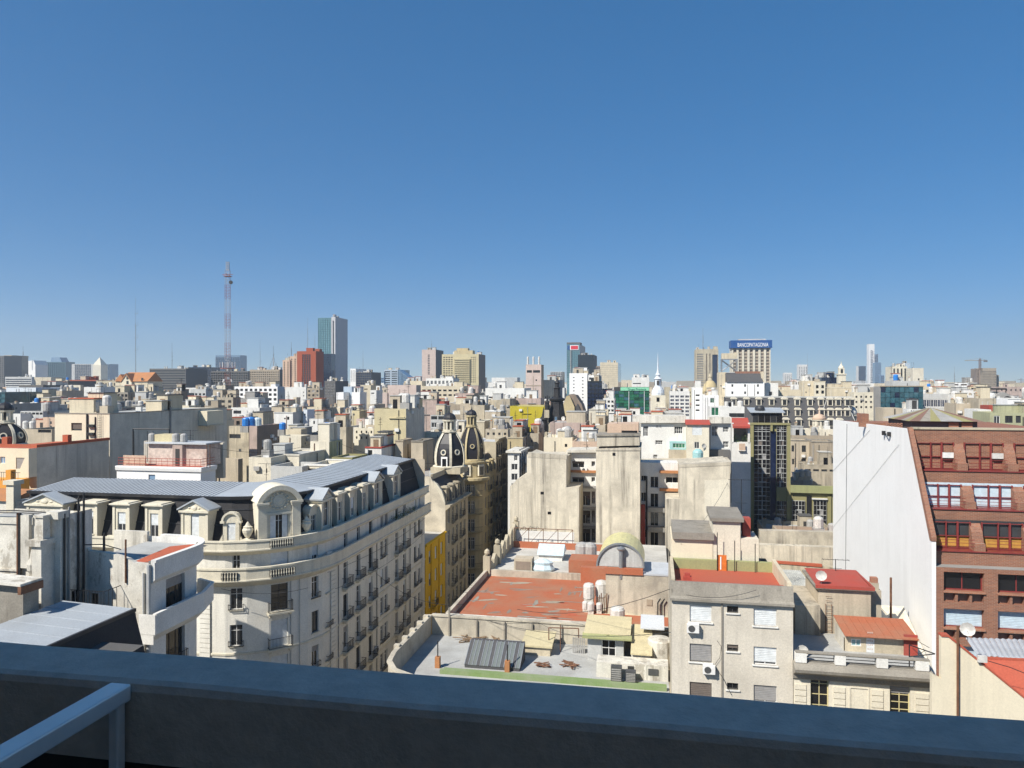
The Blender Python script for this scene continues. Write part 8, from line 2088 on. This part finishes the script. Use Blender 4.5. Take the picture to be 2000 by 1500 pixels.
MB().tube((0,0,0),(0,0,z(739)),.9,4).build('crane_mast','steel',tc2.r);MB().tube((tc2.x(1987),0,z(741)),(tc2.x(2012),0,z(743)),.5,4).build('jib','steel',tc2.r)
# vaulted hall with round windows at far right
vh=Fr('vaulted_hall','grey vaulted hall roof with a round window and white ribs, far right','building',1935,185.0)
W=vh.x(1984);zb_,zt_=vh.z(805),vh.z(766);n=14
pts=[(W/2-W/2*math.cos(math.pi*i/n),zb_+(zt_-zb_)*math.sin(math.pi*i/n))for i in range(n+1)]
m=MB();m.prism_y(pts,0,10);m.box(0,W,0,10,0,zb_);m.build('hall','grey',vh.r)
for px in(1950,1978):m=MB();m.prism_y([(vh.x(px)-.35,zb_),(vh.x(px)+.35,zb_),(vh.x(px)+.25,zt_-1.0),(vh.x(px)-.25,zt_-1.0)],-.2,-.01);m.build('rib','white',vh.r)
m=MB();m.lathe([(.95,0),(.95,.25),(.02,.25)],n=16);o=m.build('round_window','glass_black',vh.r,(vh.x(1967),.02,vh.z(781)));o.rotation_euler=(R(90),0,0)
ubox('roof_gantry',vh.r,'iron',vh.x(1948),vh.x(1970),1,4,zt_+.6,zt_+1.0)
for px in(1950,1968):ubox('gantry_leg',vh.r,'iron',vh.x(px),vh.x(px)+.15,1,1.2,zt_-.8,zt_+.6)
vh.poly('white_ramp','white',[(1916,800),(1916,779),(1934,775),(1942,768),(1944,772),(1936,800)],-.4,3)
vh.reg(-3,W,-.4,10,1915,1986,810)
# blue and orange tanks standing on mid roofs
def tank_thing(label,px,pyb,D,s,mat,kind='cyl'):
 p=P(px,pyb,D);o=root('water_tank',label,'water tank',p,-TH)
 if kind=='cyl':put('tank_body',tank_mesh(mat),o,(0,0,0),0,(s,s,s*1.1))
 else:MB().box(-s,s,-s*.5,s*.5,0,s).build('tank_body',mat,o)
 ubox('tank_base',o,'grey',-s*.55,s*.55,-s*.5,s*.5,-1.2,-.001)
tank_thing('left blue plastic tank on the brown-grey block',481,832,139,1.5,'tank_blue');tank_thing('middle blue plastic tank on the brown-grey block',490,832,139.5,1.6,'tank_blue');tank_thing('right pale blue tank on the brown-grey block',503,832,140,1.5,'glassfibre')
tank_thing('small bright blue round tank before the pale grey roof box',552,839,134,1.2,'tank_blue');tank_thing('orange round tank on the cream roof at far left',85,792,205,1.9,'tank_orange')
# the roofs between: houses packed in the gaps, one object each
CW={'cream':'cream','cream_dirty':'stained cream','beige':'beige','beige_dirty':'stained beige','white':'white','ivory':'ivory','white_dirty':'peeling white','grey_light':'pale grey','tan':'tan','pink_dirty':'dull pink','salmon':'salmon','grey':'grey','yellow_cream':'yellowish','concrete_stained':'dark concrete','brown':'brown'}
RW={'roof_grey':'grey','roof_pale':'pale','roof_red':'red','roof_dark':'dark'}
LM=[(30,'curved roof block'),(110,'teal crowned tower'),(165,'navy tower'),(189,'pyramid topped tower'),(257,'orange tiled house'),(327,'grey banded office'),(386,'dark blue glass block'),(440,'lattice mast'),(505,'white gridded office'),(560,'pinkish towers'),(605,'brick red tower'),(664,'tall grey slab tower'),(710,'dark glass block with aerial'),(775,'blue-grey sloped office'),(838,'beige slim tower'),(905,'yellow cream apartment tower'),(985,'long white sheds'),(1042,'tower with three tanks'),(1088,'black spire'),(1125,'glass tower with red sign'),(1190,'cream jointed tower'),(1240,'green glass office'),(1285,'white church spire'),(1328,'white gridded block'),(1381,'tan tower and dome'),(1468,'bank sign tower'),(1540,'slim white rounded tower'),(1568,'white fluted tower'),(1620,'dark glass box'),(1643,'slim bell tower'),(1684,'hazy blue tower'),(1705,'slender white high-rise'),(1760,'fluted grey cream block'),(1800,'teal mirror glass block'),(1875,'white holed block'),(1930,'unfinished tower'),(1985,'vaulted hall')]
USED={}
def filler_label(x0,x1,D,c,rf,fr):
 cx=(max(0,x0)+min(2000,x1))/2;lx,ln=min(LM,key=lambda q:abs(q[0]-cx));dx=cx-lx
 pos='below' if abs(dx)<8 else('below left of' if dx<0 else 'below right of')
 band='low' if D<200 else 'small' if D<350 else 'little' if D<500 else 'tiny'
 lab=f'{band} {CW[c]} house with {RW[rf]} roof, {pos} the {ln}'
 grp='houses packed in the middle distance' if D<350 else 'tiny houses of the far city'
 USED[lab]=USED.get(lab,0)+1
 if USED[lab]>1:lab=lab.replace(band,'windowed' if fr else 'blank',1)
 return grp,lab
def fill():
 rng=random.Random(5)
 cols=['cream','cream','cream_dirty','beige','beige_dirty','white','white','ivory','white_dirty','grey_light','tan','pink_dirty','salmon','grey','yellow_cream','concrete_stained','brown']
 roofs=['roof_grey','roof_grey','roof_pale','roof_red','roof_dark']
 n=0
 bands=[(112,150,7),(150,200,14),(200,265,26),(265,350,40),(350,460,50),(460,620,60),(620,900,60)]
 for d0,d1,want in bands:
  got=0
  for _ in range(want*14):
   if got>=want or n>=290:break
   D=rng.uniform(d0,d1);x0=rng.uniform(-40,2030)
   W=rng.uniform(7,15)if D<300 else rng.uniform(9,22)
   x1=x0+W*F/D
   h=rng.gauss(9.5,3.0)if D<460 else rng.gauss(5,4)
   y=CY+max(2,h)*F/D
   for a,b,yb,dd,yt in SHOW:
    if dd>D and x1>a+1 and x0<b-1:y=max(y,yb+rng.uniform(-1,3))
   H=zat(y,D)
   if H<9:continue
   L=rng.uniform(8,14)
   X0,Y0=(x0-CX)/F*D,D;a0,b0=ab(X0,Y0);w=along_v(X0,Y0,x1)
   if a0<ST_R+1 and a0+w>ST_L-1 and D<300:continue
   if any(a0<q[1]+.2 and a0+w>q[0]-.2 and b0<q[3]+.2 and b0+L>q[2]-.2 for q in FOOT):continue
   c=rng.choice(cols)
   fr=[];rf=rng.choice(roofs)
   k=rng.random();step=3.0*F/D
   if k<.8:
    nx=max(1,int(w/rng.choice([2.6,3.4,5])));ny=rng.choice([1,2,2,3])
    fr=[('g',nx,ny,rng.choice([.35,.45,.6]),rng.choice([.45,.55]),rng.choice(['mix','mix','dk','mixw'])if D<330 else 'Jdk',y+step*.3,y+step*(ny+.3))]
   grp,lab=filler_label(x0,x1,D,c,rf,fr)
   bld('apartment_building',lab,x0,x1,y,D,L=L,col=c,side=c if rng.random()<.5 else rng.choice(cols),roof=rf,front=fr,clut=rng.choice([2,3,4,6])if D<330 else rng.choice([1,2,3]),group=grp,seed=rng.randrange(10**6),yb=y+6)
   n+=1;got+=1
 return n
N_FILL=fill()
m=MB();rng=random.Random(8)
for i in range(1500):
 D=rng.uniform(900,3600);x=rng.uniform(-100,2100)
 w,l=rng.uniform(14,40),rng.uniform(12,30);h=min(max(8,rng.gauss(33,8)),49)
 X=(x-CX)/F*D
 c=V*1;q=[Vector((X,D,0))+V*a+U*b for a,b in((0,0),(w,0),(w,l),(0,l))]
 m.prism_z([(v.x,v.y)for v in q],0,h,rng.choice([0,0,1,2,3]))
far=m.build('distant_city',['cream','white','grey_light','tan']);tag(far,'hazy mass of far roofs along the horizon','city',kind='stuff')
# the air
hz=MB().box(-3900,3900,-150,3900,-1,300)
hm=bpy.data.materials.new('haze');hm.use_nodes=True;nt=hm.node_tree
for nd in list(nt.nodes):
 if nd.type=='BSDF_PRINCIPLED':nt.nodes.remove(nd)
vo=nt.nodes.new('ShaderNodeVolumePrincipled');vo.inputs['Color'].default_value=(0.80,0.90,1.0,1);vo.inputs['Density'].default_value=0.00022
vo.inputs['Anisotropy'].default_value=0.2
nt.links.new(vo.outputs[0],[x for x in nt.nodes if x.type=='OUTPUT_MATERIAL'][0].inputs['Volume'])
MATS['haze']=hm
h=hz.build('haze','haze');h['kind']='stuff'
